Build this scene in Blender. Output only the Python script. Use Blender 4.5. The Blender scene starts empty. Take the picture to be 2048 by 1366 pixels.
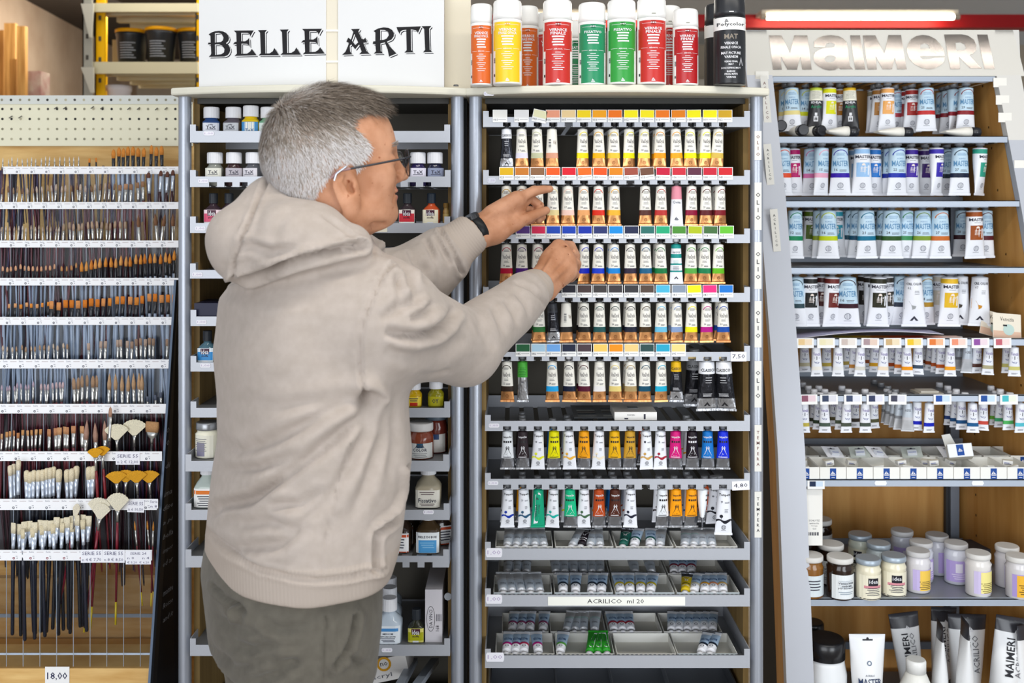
import bpy, math, random
import numpy as np
from mathutils import Vector, Matrix
R = math.radians
random.seed(7)
SC = bpy.context.scene
COL = SC.collection
CAMZ, HOR, F = 1.5, 415.0, 2048.0

# ---------- camera, world, large lights, exposure ----------
cam = bpy.data.cameras.new('camera'); cam.lens = 36; cam.sensor_width = 36
cam.shift_y = -(683 - HOR) / 2048.0
cam.clip_end = 60
cam.dof.use_dof = True; cam.dof.focus_distance = 2.08; cam.dof.aperture_fstop = 5.0
camo = bpy.data.objects.new('camera', cam); COL.objects.link(camo)
camo.location = (0, 0, CAMZ); camo.rotation_euler = (R(90), 0, 0)
SC.camera = camo
SC.view_settings.view_transform = 'Standard'; SC.view_settings.look = 'None'
SC.view_settings.exposure = 0.17; SC.view_settings.gamma = 1.0
SC.view_settings.use_curve_mapping = False
W = bpy.data.worlds.new('world'); SC.world = W; W.use_nodes = True
W.node_tree.nodes['Background'].inputs[0].default_value = (0.86, 0.92, 1.0, 1)
W.node_tree.nodes['Background'].inputs[1].default_value = 0.60

def area(name, loc, rot, sx, sy, power, col):
    l = bpy.data.lights.new(name, 'AREA'); l.shape = 'RECTANGLE'; l.size = sx; l.size_y = sy
    l.energy = power; l.color = col
    o = bpy.data.objects.new(name, l); COL.objects.link(o); o.location = loc
    o.rotation_euler = tuple(R(a) for a in rot)
    return o
# shop windows behind the camera, ceiling tubes above the aisle, plus two added fills
area('shop_window_light', (-1.4, -2.4, 1.35), (89, 0, -20), 3.4, 2.4, 92, (0.93, 0.96, 1.0))
area('right_fill_light', (2.4, -1.6, 1.0), (92, 0, 36), 1.8, 1.8, 58, (0.9, 0.95, 1.0))  # added fill from low right to brighten the lower drawers, no door there
area('aisle_tube_light', (0.9, 1.0, 2.78), (0, 0, -5), 3.0, 0.045, 24, (1.0, 0.95, 0.86))
area('left_wall_fill_light', (-2.3, 5.7, 2.65), (0, 40, 0), 0.5, 1.8, 17, (1.0, 0.93, 0.84))  # added fill aimed at the left wall to brighten it, no fitting there
area('back_aisle_light', (0.0, 5.2, 2.75), (0, 0, 0), 4.0, 1.5, 75, (1.0, 0.95, 0.86))

# ---------- helpers ----------
def P(px, py, D):
    return Vector(((px - 1024) / F * D, D, CAMZ - (py - HOR) / F * D))
def X(px, D): return (px - 1024) / F * D
def Z(py, D): return CAMZ - (py - HOR) / F * D
def lin(h):
    h = h.lstrip('#'); c = [int(h[i:i + 2], 16) / 255 for i in (0, 2, 4)]
    return tuple((v / 12.92 if v <= .04045 else ((v + .055) / 1.055) ** 2.4) for v in c) + (1,)
_m = {}
def M(hexc, rough=.5, metal=0., kind=None, **kw):
    key = (hexc, rough, metal, kind, tuple(sorted(kw.items())))
    if key in _m: return _m[key]
    m = bpy.data.materials.new((kind or 'paint') + '_' + hexc.strip('#')); m.use_nodes = True
    nt = m.node_tree; b = nt.nodes['Principled BSDF']
    b.inputs['Base Color'].default_value = lin(hexc); b.inputs['Roughness'].default_value = rough
    b.inputs['Metallic'].default_value = metal
    if rough >= .38 and not metal: b.inputs['Specular IOR Level'].default_value = .22
    L = nt.links.new
    def node(t, **k):
        n = nt.nodes.new(t)
        for a, v in k.items(): setattr(n, a, v)
        return n
    def noise(scale, detail=3, vec=None):
        n = node('ShaderNodeTexNoise'); n.inputs['Scale'].default_value = scale; n.inputs['Detail'].default_value = detail
        if vec is not None: L(vec, n.inputs['Vector'])
        return n
    def bump(src, s, dist=.001):
        bp = node('ShaderNodeBump'); bp.inputs['Strength'].default_value = s; bp.inputs['Distance'].default_value = dist
        L(src, bp.inputs['Height']); L(bp.outputs[0], b.inputs['Normal'])
    def ramp(src, stops):
        r = node('ShaderNodeValToRGB'); e = r.color_ramp.elements
        while len(e) < len(stops): e.new(.5)
        for k, (p, c) in enumerate(stops): e[k].position = p; e[k].color = lin(c)
        L(src, r.inputs[0]); return r
    if kind == 'wood':
        tc = node('ShaderNodeTexCoord'); mp = node('ShaderNodeMapping'); L(tc.outputs['Object'], mp.inputs['Vector'])
        mp.inputs['Scale'].default_value = kw.get('sc', (14, 14, 1.2))
        n = noise(3.0, 6, mp.outputs[0])
        r = ramp(n.outputs[0], [(.3, kw.get('dark', '9c6f3a')), (.7, hexc)]); L(r.outputs[0], b.inputs['Base Color'])
    elif kind == 'mottle':
        n = noise(kw.get('ns', 40), 4)
        tc = node('ShaderNodeTexCoord'); L(tc.outputs['Object'], n.inputs['Vector'])
        r = ramp(n.outputs[0], [(.35, kw['dark']), (.65, hexc)]); L(r.outputs[0], b.inputs['Base Color'])
    elif kind == 'brushed':
        tc = node('ShaderNodeTexCoord'); n = noise(300, 2, tc.outputs['Object']); bump(n.outputs[0], .12)
    elif kind == 'clear':
        t = node('ShaderNodeBsdfTransparent'); g = node('ShaderNodeBsdfGlossy'); g.inputs['Roughness'].default_value = .06
        mx = node('ShaderNodeMixShader'); fr = node('ShaderNodeFresnel'); fr.inputs[0].default_value = kw.get('ior', 1.35)
        t.inputs[0].default_value = lin(hexc)
        L(fr.outputs[0], mx.inputs[0]); L(t.outputs[0], mx.inputs[1]); L(g.outputs[0], mx.inputs[2])
        L(mx.outputs[0], nt.nodes['Material Output'].inputs[0])
    elif kind == 'crinkle':
        tc = node('ShaderNodeTexCoord'); mp = node('ShaderNodeMapping'); L(tc.outputs['Object'], mp.inputs['Vector']); mp.inputs['Scale'].default_value = (1, 1, .35)
        n = noise(kw.get('cs', 130), 2, mp.outputs[0]); bump(n.outputs[0], kw.get('cb', .5), .004)
    elif kind == 'foil':
        tc = node('ShaderNodeTexCoord'); n = noise(650, 2, tc.outputs['Object']); bump(n.outputs[0], .03, .001)
    elif kind == 'emit':
        b.inputs['Emission Color'].default_value = lin(hexc); b.inputs['Emission Strength'].default_value = kw.get('s', 5)
    elif kind == 'skin':
        tc = node('ShaderNodeTexCoord')
        n = noise(22, 4, tc.outputs['Object']); r = ramp(n.outputs[0], [(.35, kw['dark']), (.62, hexc)])
        n2 = noise(105, 1, tc.outputs['Object']); r2 = ramp(n2.outputs[0], [(.70, 'ffffff'), (.80, 'c49c86')])
        mm = node('ShaderNodeMix', data_type='RGBA', blend_type='MULTIPLY'); mm.inputs[0].default_value = 1
        L(r.outputs[0], mm.inputs[6]); L(r2.outputs[0], mm.inputs[7]); L(mm.outputs[2], b.inputs['Base Color'])
        b.inputs['Subsurface Weight'].default_value = .06
        b.inputs['Subsurface Radius'].default_value = (.008, .003, .0015); b.inputs['Subsurface Scale'].default_value = 1
        n3 = noise(420, 3, tc.outputs['Object']); bump(n3.outputs[0], .35, .0006)
    elif kind == 'cloth':
        tc = node('ShaderNodeTexCoord'); n = noise(900, 2, tc.outputs['Object']); bump(n.outputs[0], .18, .0006)
        n2 = noise(60, 5, tc.outputs['Object']); r = ramp(n2.outputs[0], [(.3, kw['dark']), (.7, hexc)]); L(r.outputs[0], b.inputs['Base Color'])
        b.inputs['Sheen Weight'].default_value = .15
    elif kind == 'rib':
        tc = node('ShaderNodeTexCoord'); w = node('ShaderNodeTexWave'); w.inputs['Scale'].default_value = kw.get('ws', 90)
        w.bands_direction = kw.get('wd', 'X'); L(tc.outputs['Object'], w.inputs['Vector']); bump(w.outputs[0], .35, .0007)
    m.diffuse_color = lin(hexc)
    _m[key] = m; return m

class MB:
    def __init__(s): s.v = []; s.f = []; s.m = []; s.mats = []; s.sm = []
    def mi(s, mat):
        if mat not in s.mats: s.mats.append(mat)
        return s.mats.index(mat)
    def add(s, vs, fs, mat, smooth=False):
        b = len(s.v); i = s.mi(mat); s.v += [tuple(v) for v in vs]
        for f in fs: s.f.append(tuple(b + k for k in f)); s.m.append(i); s.sm.append(smooth)
    def box(s, x0, y0, z0, x1, y1, z1, mat):
        s.add([(x0,y0,z0),(x1,y0,z0),(x1,y1,z0),(x0,y1,z0),(x0,y0,z1),(x1,y0,z1),(x1,y1,z1),(x0,y1,z1)],
              [(0,3,2,1),(4,5,6,7),(0,1,5,4),(1,2,6,5),(2,3,7,6),(3,0,4,7)], mat)
    def prism(s, pts, y0, y1, mat):           # outline in x,z extruded along y
        n = len(pts)
        s.add([(p[0], y0, p[1]) for p in pts] + [(p[0], y1, p[1]) for p in pts],
              [tuple(range(n)), tuple(range(2*n-1, n-1, -1))] + [(k, k+n, (k+1) % n + n, (k+1) % n) for k in range(n)], mat)
    def hexa(s, a, b, mat):                    # two quads (lists of 4 points), joined
        s.add(list(a) + list(b), [(0,1,2,3),(7,6,5,4)] + [(k, k+4, (k+1) % 4+4, (k+1) % 4) for k in range(4)], mat)
    def loft(s, rings, n, mats, smooth=True, cap=True, cx=0, cy=0):   # ring = (z, rx, ry, exponent); mats one per gap
        vs = []; b = len(s.v)
        for (z, rx, ry, e) in rings:
            for k in range(n):
                a = 2*math.pi*(k+.5)/n; c, q = math.cos(a), math.sin(a)
                vs.append((cx + rx*math.copysign(abs(c)**(2/e), c), cy + ry*math.copysign(abs(q)**(2/e), q), z))
        s.v += vs
        for j in range(len(rings)-1):
            mt = mats[j] if isinstance(mats, (list, tuple)) else mats
            for k in range(n):
                m2 = mt((k+.5+.5)/n*360, (rings[j][0]+rings[j+1][0])/2) if callable(mt) else mt
                i = s.mi(m2); s.f.append((b+j*n+k, b+j*n+(k+1) % n, b+(j+1)*n+(k+1) % n, b+(j+1)*n+k)); s.m.append(i); s.sm.append(smooth)
        if cap:
            g = lambda q: (q(270, 0) if callable(q) else q)
            m0 = g(mats[0] if isinstance(mats, (list, tuple)) else mats); m1 = g(mats[-1] if isinstance(mats, (list, tuple)) else mats)
            s.f.append(tuple(b+k for k in range(n-1, -1, -1))); s.m.append(s.mi(m0)); s.sm.append(False)
            l = b+(len(rings)-1)*n; s.f.append(tuple(l+k for k in range(n))); s.m.append(s.mi(m1)); s.sm.append(False)
    def rod(s, a, b, r0, r1, mat, n=8, cap=True):
        a = Vector(a); b = Vector(b); d = (b-a).normalized(); u = d.orthogonal().normalized(); w = d.cross(u)
        vs = []
        for p, r in ((a, r0), (b, r1)):
            for k in range(n):
                t = 2*math.pi*k/n; vs.append(p + u*math.cos(t)*r + w*math.sin(t)*r)
        fs = [(k, (k+1) % n, (k+1) % n+n, k+n) for k in range(n)]
        s.add(vs, fs, mat, True)
        if cap: s.add(vs, [tuple(range(n-1, -1, -1)), tuple(range(n, 2*n))], mat)
    def path(s, pts, r, mat, n=8):
        for a, b in zip(pts[:-1], pts[1:]): s.rod(a, b, r, r, mat, n)
    def decal(s, m2, fn, mat): vs, fs = m2; s.add([fn(x, z) for x, z in vs], fs, mat)
    def mesh(s, name):
        me = bpy.data.meshes.new(name); me.from_pydata(s.v, [], s.f)
        for m in s.mats: me.materials.append(m)
        me.polygons.foreach_set('material_index', s.m); me.polygons.foreach_set('use_smooth', s.sm); me.update()
        return me
def obj(name, mb, parent=None, loc=None, rot=None):
    me = mb.mesh(name) if isinstance(mb, MB) else mb
    o = bpy.data.objects.new(name, me); COL.objects.link(o)
    if parent is not None: o.parent = parent
    if loc is not None: o.location = loc
    if rot is not None: o.rotation_euler = rot
    return o
def tag(o, label=None, cat=None, group=None, kind=None):
    if label: o['label'] = label
    if cat: o['category'] = cat
    if group: o['group'] = group
    if kind: o['kind'] = kind
    return o
def thing(name, label, cat, loc=(0,0,0), rot=(0,0,0), group=None):
    o = bpy.data.objects.new(name, None); COL.objects.link(o); o.location = loc; o.rotation_euler = rot
    o.empty_display_size = .02
    return tag(o, label, cat, group)
ORD = ['zeroth','first','second','third','fourth','fifth','sixth','seventh','eighth','ninth','tenth','eleventh','twelfth','thirteenth','fourteenth','fifteenth','sixteenth','seventeenth','eighteenth','nineteenth','twentieth']
def ordn(k):
    if k <= 20: return ORD[k]
    t = ['twenty','thirty','forty','fifty','sixty'][k//10-2]
    return (t[:-1]+'ieth') if k % 10 == 0 else t+'-'+ORD[k % 10]

# ---------- flat text and outlines ----------
_t = {}
def _mesh2d(cu):
    o = bpy.data.objects.new('tmp', cu); COL.objects.link(o)
    bpy.context.view_layer.update()
    me = bpy.data.meshes.new_from_object(o.evaluated_get(bpy.context.evaluated_depsgraph_get()))
    vs = [(v.co.x, v.co.y) for v in me.vertices]; fs = [tuple(p.vertices) for p in me.polygons]
    bpy.data.objects.remove(o); bpy.data.meshes.remove(me); bpy.data.curves.remove(cu)
    return vs, fs
def text(s, h=1., w=None, bold=0., res=1, shear=0.):
    """centred 2-D mesh of height h, stretched to width w"""
    key = (s, bold, res, shear)
    if key not in _t:
        cu = bpy.data.curves.new('t', 'FONT'); cu.body = s; cu.size = 1; cu.resolution_u = res; cu.offset = bold; cu.shear = shear; cu.fill_mode = 'BOTH'; cu.space_line = .9
        vs, fs = _mesh2d(cu)
        xs = [v[0] for v in vs]; ys = [v[1] for v in vs]
        cx = (min(xs)+max(xs))/2; cy = (min(ys)+max(ys))/2
        _t[key] = ([(x-cx, y-cy) for x, y in vs], fs, max(xs)-min(xs), max(ys)-min(ys))
    vs, fs, ww, hh = _t[key]; k = h/hh; kx = (w/ww) if w else k
    return [(x*kx, y*k) for x, y in vs], fs
def outline(loops):
    cu = bpy.data.curves.new('c', 'CURVE'); cu.dimensions = '2D'; cu.fill_mode = 'BOTH'
    for lp in loops:
        sp = cu.splines.new('POLY'); sp.points.add(len(lp)-1)
        for k, (x, y) in enumerate(lp): sp.points[k].co = (x, y, 0, 1)
        sp.use_cyclic_u = True
    return _mesh2d(cu)
def disc(r, n=12, ri=0., cx=0., cz=0.):
    o = [(cx+r*math.cos(2*math.pi*k/n), cz+r*math.sin(2*math.pi*k/n)) for k in range(n)]
    if not ri: return o, [tuple(range(n))]
    i = [(cx+ri*math.cos(2*math.pi*k/n), cz+ri*math.sin(2*math.pi*k/n)) for k in range(n)]
    return o+i, [(k, (k+1) % n, (k+1) % n+n, k+n) for k in range(n)]
def rect(x0, z0, x1, z1): return [(x0,z0),(x1,z0),(x1,z1),(x0,z1)], [(0,1,2,3)]
def rectg(x0, z0, x1, z1, n=6):
    vs = []; fs = []
    for k in range(n+1):
        x = x0+(x1-x0)*k/n; vs += [(x, z0), (x, z1)]
    for k in range(n): fs.append((2*k, 2*k+2, 2*k+3, 2*k+1))
    return vs, fs
def shift(m2, dx, dz): return [(x+dx, z+dz) for x, z in m2[0]], m2[1]
def flat(y, dx=0, dz=0): return lambda x, z: (x+dx, y, z+dz)
WHITE = M('f2f2f0', .45); INK = M('26262c', .5)
# ---------- the room ----------
def struct(name, mb): return tag(obj(name, mb), kind='structure')
b = MB(); b.box(-6, -5, -.05, 7, 9.2, 0, M('9a9288', .4, 0, 'mottle', dark='857c72')); struct('floor', b)
b = MB(); b.box(-1.2, -5, 2.93, 7, 9.2, 3.0, M('e2e8ee', .7)); struct('ceiling', b)
b = MB(); b.box(-6, 2.6, 2.8, -1.25, 9.2, 2.92, M('4b4540', .8)); struct('ceiling_left', b)
b = MB()
b.hexa([(-2.68, 2.7, 0), (-3.3, 9, 0), (-3.3, 9, 2.8), (-2.68, 2.7, 2.8)], [(-2.8, 2.7, 0), (-3.42, 9, 0), (-3.42, 9, 2.8), (-2.8, 2.7, 2.8)],
       M('cbb49b', .8, 0, 'mottle', dark='b79d84', ns=3)); struct('wall_left', b)
b = MB(); b.box(-3.4, 9, 0, 7, 9.1, 3.0, M('c6baa6', .8, 0, 'mottle', dark='b7a996', ns=2)); struct('wall_back', b)
b = MB(); b.box(-1.1, 6.6, 2.66, 7, 6.74, 2.745, M('a3191c', .45)); struct('trim_1', b)

t = thing('fluorescent_lamp', 'long glowing fluorescent tube mounted under the red ceiling beam', 'lamp', tuple(P(1720, 34, 6.45)))
b = MB(); b.rod((-.59, 0, 0), (.59, 0, 0), .017, .017, M('fff1d6', .4, 0, 'emit', s=22), 12); obj('glass_tube', b, t)
b = MB()
for s in (-1, 1): b.rod((s*.59, 0, 0), (s*.625, 0, 0), .018, .018, M('b8aa98', .4), 10)
b.box(-.62, .0, .019, .62, .15, .045, M('cfc8ba', .5)); obj('fitting', b, t)

t = thing('strip_lamp', 'short glowing strip lamp seen behind the red spray cans', 'lamp', tuple(P(1180, 33, 6.5)))
b = MB(); b.rod((-.5, 0, 0), (.5, 0, 0), .017, .017, M('fff1d6', .4, 0, 'emit', s=9), 12); obj('glass_tube', b, t)
b = MB(); b.box(-.52, .0, .019, .52, .10, .045, M('cfc8ba', .5)); obj('fitting', b, t)
# pale background shop shelf seen under the red beam
t = thing('wall_cupboard', 'pale blurred cupboard standing far behind the spray cans', 'cupboard', (1.9, 8.4, 0))
b = MB(); b.box(-.75, 0, 0, .75, .5, 2.55, M('c9c4b8', .6)); obj('body', b, t)
b = MB(); b.box(-.72, -.02, .1, -.01, 0, 2.5, M('bdb6a6', .6)); obj('door', b, t)
b = MB(); b.box(.01, -.02, .1, .72, 0, 2.5, M('bdb6a6', .6)); obj('door', b, t)

# ---------- planks leaning on the left wall ----------
pm = [M('b98544', .6, 0, 'wood', dark='8d5f2a', sc=(30, 30, 1)), M('d0a05c', .6, 0, 'wood', dark='a8763a', sc=(30, 30, 1))]
for k, (x0, x1, top, bt) in enumerate([(-20, 7, 60, 0), (8, 30, 46, 12), (20, 33, 118, 18), (34, 50, 52, 26)]):
    D = 5.5 - .12*k
    bb = MB(); a0 = P(x0, top, D); a1 = P(x1, top, D)
    bb.hexa([(a0.x+.05, D-.1, 0), (a1.x+.05, D-.1, 0), (a1.x, D, a1.z), (a0.x, D, a0.z)],
            [(a0.x+.05, D-.07, 0), (a1.x+.05, D-.07, 0), (a1.x, D+.03, a1.z), (a0.x, D+.03, a0.z)], pm[k % 2])
    tag(obj('wooden_plank', bb), ['narrow brown plank at the far left of the leaning planks', 'wide brown plank leaning on the beige wall',
        'short pale batten in front of the wide leaning plank', 'dark thin plank at the right of the leaning planks'][k], 'plank', 'planks leaning on the beige wall')
b = MB(); a = P(66, 190, 5.2); b.box(a.x-.03, 5.2, Z(230, 5.2), a.x+.04, 5.3, Z(142, 5.2), M('b4a394', .7, 0, 'mottle', dark='9a6d68', ns=14)); b.box(a.x-.06, 5.2, 0, a.x+.06, 5.3, Z(230, 5.2), M('b4a394', .7))
tag(obj('paper_parcel', b), 'blurred brown and red paper parcel standing beside the planks', 'parcel')

# ---------- yellow and beige storage rack ----------
DR = 4.9
t = thing('storage_rack', 'tall metal storage rack with yellow uprights and beige shelves', 'rack', (X(290, DR), DR, 0))
ox = X(290, DR)
def upright(px0, px1, D, c, name='upright'):
    b = MB(); b.box(X(px0, D)-ox, D-DR, 0, X(px1, D)-ox, D-DR+.012, 2.75, c); b.box(X(px0, D)-ox, D-DR, 0, X(px0, D)-ox+.006, D-DR+.05, 2.75, c)
    z = .2
    while z < 2.7: b.box((X(px0, D)+X(px1, D))/2-ox-.006, D-DR-.002, z, (X(px0, D)+X(px1, D))/2-ox+.006, D-DR, z+.022, M('4a4640', .6)); z += .1
    obj(name, b, t)
YEL = M('f2b705', .45)
upright(190, 210, DR+.02, YEL); upright(391, 399, DR, YEL); upright(165, 184, DR-.05, M('a7a69c', .5)); upright(205, 213, DR+.62, YEL)
for (y0, y1) in ((8, 25), (125, 148)):
    b = MB(); z0 = Z(y1, DR); z1 = Z(y0, DR); c = M('d8cfae', .5); c2 = M('a0926a', .6)
    b.box(X(188, DR)-ox, -.02, z0, X(398, DR)-ox, 0, z1, c)
    b.box(X(188, DR)-ox, 0, z0+.03, X(398, DR)-ox, .6, z0+.036, c2)
    for k in range(3): b.box(X(188, DR)-ox, .1+.18*k, z0+.005, X(398, DR)-ox, .14+.18*k, z0+.03, c)
    b.box(X(188, DR)-ox, .58, z0, X(398, DR)-ox, .6, z1, c)
    obj('shelf', b, t)
b = MB(); a = P(176, 8, DR-.06); b.prism([(-.03, .0), (.03, .0), (.02, -.16), (.01, -.16)], 0, .01, M('c9c6b8', .5))
obj('bracket', b, t, (a.x-ox, -.07, a.z)); b2 = MB(); b2.prism([(-.03, .0), (.03, .0), (.03, -.12), (.015, -.12)], 0, .01, M('c9c6b8', .5)); obj('bracket', b2, t, (a.x-ox, -.07, Z(135, DR-.06)))
zs = Z(125, DR)
for k, (px, D) in enumerate([(263, 5.05), (322, 5.0), (386, 5.04)]):
    r = .072
    t2 = thing('paint_bucket', 'black plastic bucket with a yellow lid, ' + ['leftmost of three on the rack shelf', 'middle one of three on the rack shelf', 'rightmost of three, beside the white sign'][k],
               'bucket', (X(px, D), D, zs), (0, 0, 0), 'black buckets on the storage rack')
    b = MB(); b.loft([(0, r*.84, r*.84, 2), (.145, r*.99, r*.99, 2), (.15, r*1.03, r*1.03, 2), (.165, r*1.03, r*1.03, 2)], 24, M('24262a', .35))
    for j in range(7): b.decal(rectg(-.035, .035+.012*j, .04-.008*(j % 3), .040+.012*j, 4), lambda x, z: (x, -math.sqrt((r*(.84+.15*z/.145)+.001)**2-x*x), z), M('8d9096', .5))
    obj('bucket_body', b, t2)
    b = MB(); b.loft([(.163, r*1.06, r*1.06, 2), (.178, r*1.06, r*1.06, 2), (.182, r*.95, r*.95, 2)], 24, M('f0a90a', .4)); obj('lid', b, t2)
b = MB(); D = 5.0; r = .055; b.loft([(0, r, r, 2), (.10, r, r, 2), (.105, r*1.1, r*1.1, 2), (.13, r*1.1, r*1.1, 2)], 20, M('e6dfdf', .4))
o = obj('paint_tin', b, None, (X(238, D), D, Z(172, D)-.13)); tag(o, 'white round tin under the lower rack shelf above the pegboard', 'tin')
b = MB(); b.box(-.07, -.08, 0, .07, .08, .05, M('cfc4c4', .5)); o = obj('cardboard_box', b, None, (X(298, D), D, Z(172, D)-.13)); tag(o, 'flat pale box beside the white tin under the rack shelf', 'box')
b = MB(); zq = Z(172, D)-.131; b.box(X(188, DR)-ox, -.02, zq-.03, X(398, DR)-ox, .6, zq, M('a0926a', .6)); obj('shelf', b, t)
b = MB(); b.box(-.04, .1, 0, .05, .2, .15, M('c3a877', .6)); o = obj('cardboard_box', b, None, (X(225, 5.05), 5.05, zs)); tag(o, 'tan cardboard box behind the leftmost black bucket', 'box')

# ---------- the two steel and wood cabinets ----------
GREY = M('b0b3ba', .42, .35, 'brushed'); POST = M('a9aeb8', .36, .55, 'brushed'); DARK = M('33322f', .6)
PLY = M('94794a', .55, 0, 'wood', dark='7c6238', sc=(20, 20, 1)); BACK = M('625e56', .7); BEIGE = M('d8d4c4', .5)
CABZ = Z(190, 2.13)
def cabinet(label, pxl, pxr, slots):
    xl, xr = X(pxl, 2.17), X(pxr, 2.17); cx = (xl+xr)/2; hw = (xr-xl)/2
    t = thing('display_cabinet', label, 'cabinet', (cx, 2.17, 0), (0, 0, 0))
    for s in (-1, 1):
        b = MB(); b.rod((s*hw, 0, 0), (s*hw, 0, CABZ), .0135, .0135, POST, 20); obj('corner_post', b, t)
        b = MB(); xa = s*(hw-.010); b.box(min(xa, xa-s*.012), .03, 0, max(xa, xa-s*.012), .27, CABZ, PLY)
        obj('side_panel', b, t)
    b = MB(); b.box(-hw+.02, .262, 0, hw-.02, .272, CABZ-.001, BACK)
    b.box(-.004, .258, 0, .004, .262, CABZ-.001, M('6a675f', .6)); obj('back_panel', b, t)
    b = MB(); n = 16; pts = []; w = hw+.021
    for k in range(n+1):
        u = -1+2*k/n; pts.append((u*w, -.030-.062*(1-u*u)))
    pts += [(w, .29), (-w, .29)]; m = len(pts)
    b.add([(p[0], p[1], CABZ) for p in pts]+[(p[0], p[1], CABZ+.016) for p in pts], [tuple(range(m-1, -1, -1)), tuple(range(m, 2*m))]+[(k, (k+1) % m, (k+1) % m+m, k+m) for k in range(m)], BEIGE)
    o = obj('top_board', b, t); mod = o.modifiers.new('bevel', 'BEVEL'); mod.width = .004; mod.segments = 2; mod.limit_method = 'ANGLE'; mod.angle_limit = R(50)
    b = MB(); b.box(-hw+.02, .02, CABZ-.012, hw-.02, .26, CABZ-.001, M('3a3936', .4)); obj('top_lining', b, t)
    return t, cx, hw
cab1, c1x, h1 = cabinet('grey and wood display cabinet of jars and bottles behind the man', 370, 915, 0)
cab2, c2x, h2 = cabinet('grey and wood display cabinet holding the rows of paint tubes', 951, 1513, 0)
b = MB(); b.box(X(917, 2.2)-c1x, .03, 0, X(934, 2.2)-c1x, .20, CABZ-.001, M('1d1c1b', .6)); obj('gap_shade_strip', b, cab1)  # near-black strip put in as the shade between the two cabinets

def tray(cab, cx, pxl, pxr, y0, y1, D, slots=(), ear=12, back=.10, comb=False, floorm=None, lip=.0, high=False):
    """pull-out tray: slots are px positions (at D) of notches in the bottom edge; returns floor height"""
    zb, zt = Z(y1, D), Z(y0, D); ze = Z(y0-ear, D); xl, xr = X(pxl, D)-cx, X(pxr, D)-cx; yy = D-2.17
    w = .012; nw = .0084; nh = (zt-zb)*.46
    pts = [(xl, zb)]
    for s in slots:
        q = X(s, D)-cx; pts += [(q-nw, zb), (q-nw, zb+nh), (q+nw, zb+nh), (q+nw, zb)]
    pts += [(xr, zb), (xr, ze), (xr-w, ze), (xr-w, zt), (xl+w, zt), (xl+w, ze), (xl, ze)]
    b = MB(); b.prism(pts, yy, yy+.0022, GREY)
    if comb:
        k = xl+.02
        while k < xr-.02: b.box(k, yy+.0022, zt-.003, k+.005, yy+.008, zt-.001, M('7d828a', .5, .3)); k += .0095
    Db = 2.40-2.17; fm = floorm or M('85878a', .4, .3)
    for (a, c) in ((xl, xl+.002), (xr-.002, xr)): b.box(a, yy+.0022, zb, c, Db, ze, GREY)
    for a in (xl+.002, xr-.012): b.box(a, yy+.0022, zb+.003, a+.010, Db, zb+.014, M('2b2b2b', .5)) if 0 else None
    b.box(xl, Db, zb, xr, Db+.002, zt+back*.08, GREY)
    # floor: strips between the slots
    cur = xl+.002; zf = zt-.0052 if high else zb+.0005
    for s in list(slots)+[None]:
        e = (X(s, D)-cx-.0052) if s else xr-.002
        b.box(cur, yy+.0022, zf, e, Db, zf+.0017, fm); cur = (X(s, D)-cx+.0052) if s else 0
    o = obj('pull_out_tray', b, cab); return o, zb+.0022
# ---------- paint tubes ----------
COPPER = M('d79a63', .3, .85, 'crinkle', cb=.25, cs=90); SILVER = M('b4b6bb', .25, .9, 'crinkle'); STEEL = M('94979e', .25, .88, 'crinkle'); CREAM = M('efece2', .42); TWHITE = M('eceef4', .38)
CAPK = M('1b1b1e', .35); CAPG = M('8e9094', .35, .2); CAPW = M('e6e6ea', .4); NECK = M('c3c5ca', .25, .8); BLK = M('1d1c20', .35)
TXT = M('3a3a48', .5); BLUETXT = M('5d8fb8', .5); LBLUE = M('c3dcec', .4)
NAMES = [('white','eeeeee'),('cream','ecdfb8'),('yellow','ecd820'),('golden yellow','eeaf18'),('orange','ee7418'),('red','c82424'),('crimson','b01038'),
 ('pink','e06aa0'),('magenta','b81880'),('purple','502080'),('navy blue','1c2a50'),('royal blue','1c38b8'),('sky blue','2a90d8'),('pale blue','9cc4e0'),
 ('turquoise','20a8b8'),('teal','286868'),('green','209050'),('lime green','8cc020'),('dark green','205030'),('olive','8a8a40'),('tan','c8a068'),
 ('brown','7a4828'),('dark brown','402c24'),('maroon','601828'),('black','201e20'),('grey','8a929c'),('peach','e8a888')]
def cname(h):
    c = [int(h[i:i+2], 16) for i in (0, 2, 4)]
    return min(NAMES, key=lambda n: sum((int(n[1][i:i+2], 16)-c[j])**2*w for j, (i, w) in enumerate(((0, 1), (2, 1.3), (4, 1)))))[0]
def tprof(t, r, flare=1.0):
    s = max(0., min(1., (t-.04)/.93)); s1 = s**1.25
    return r*(1+(.42*flare)*s1), max(.0007, r*(1-s**1.9))
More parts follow.
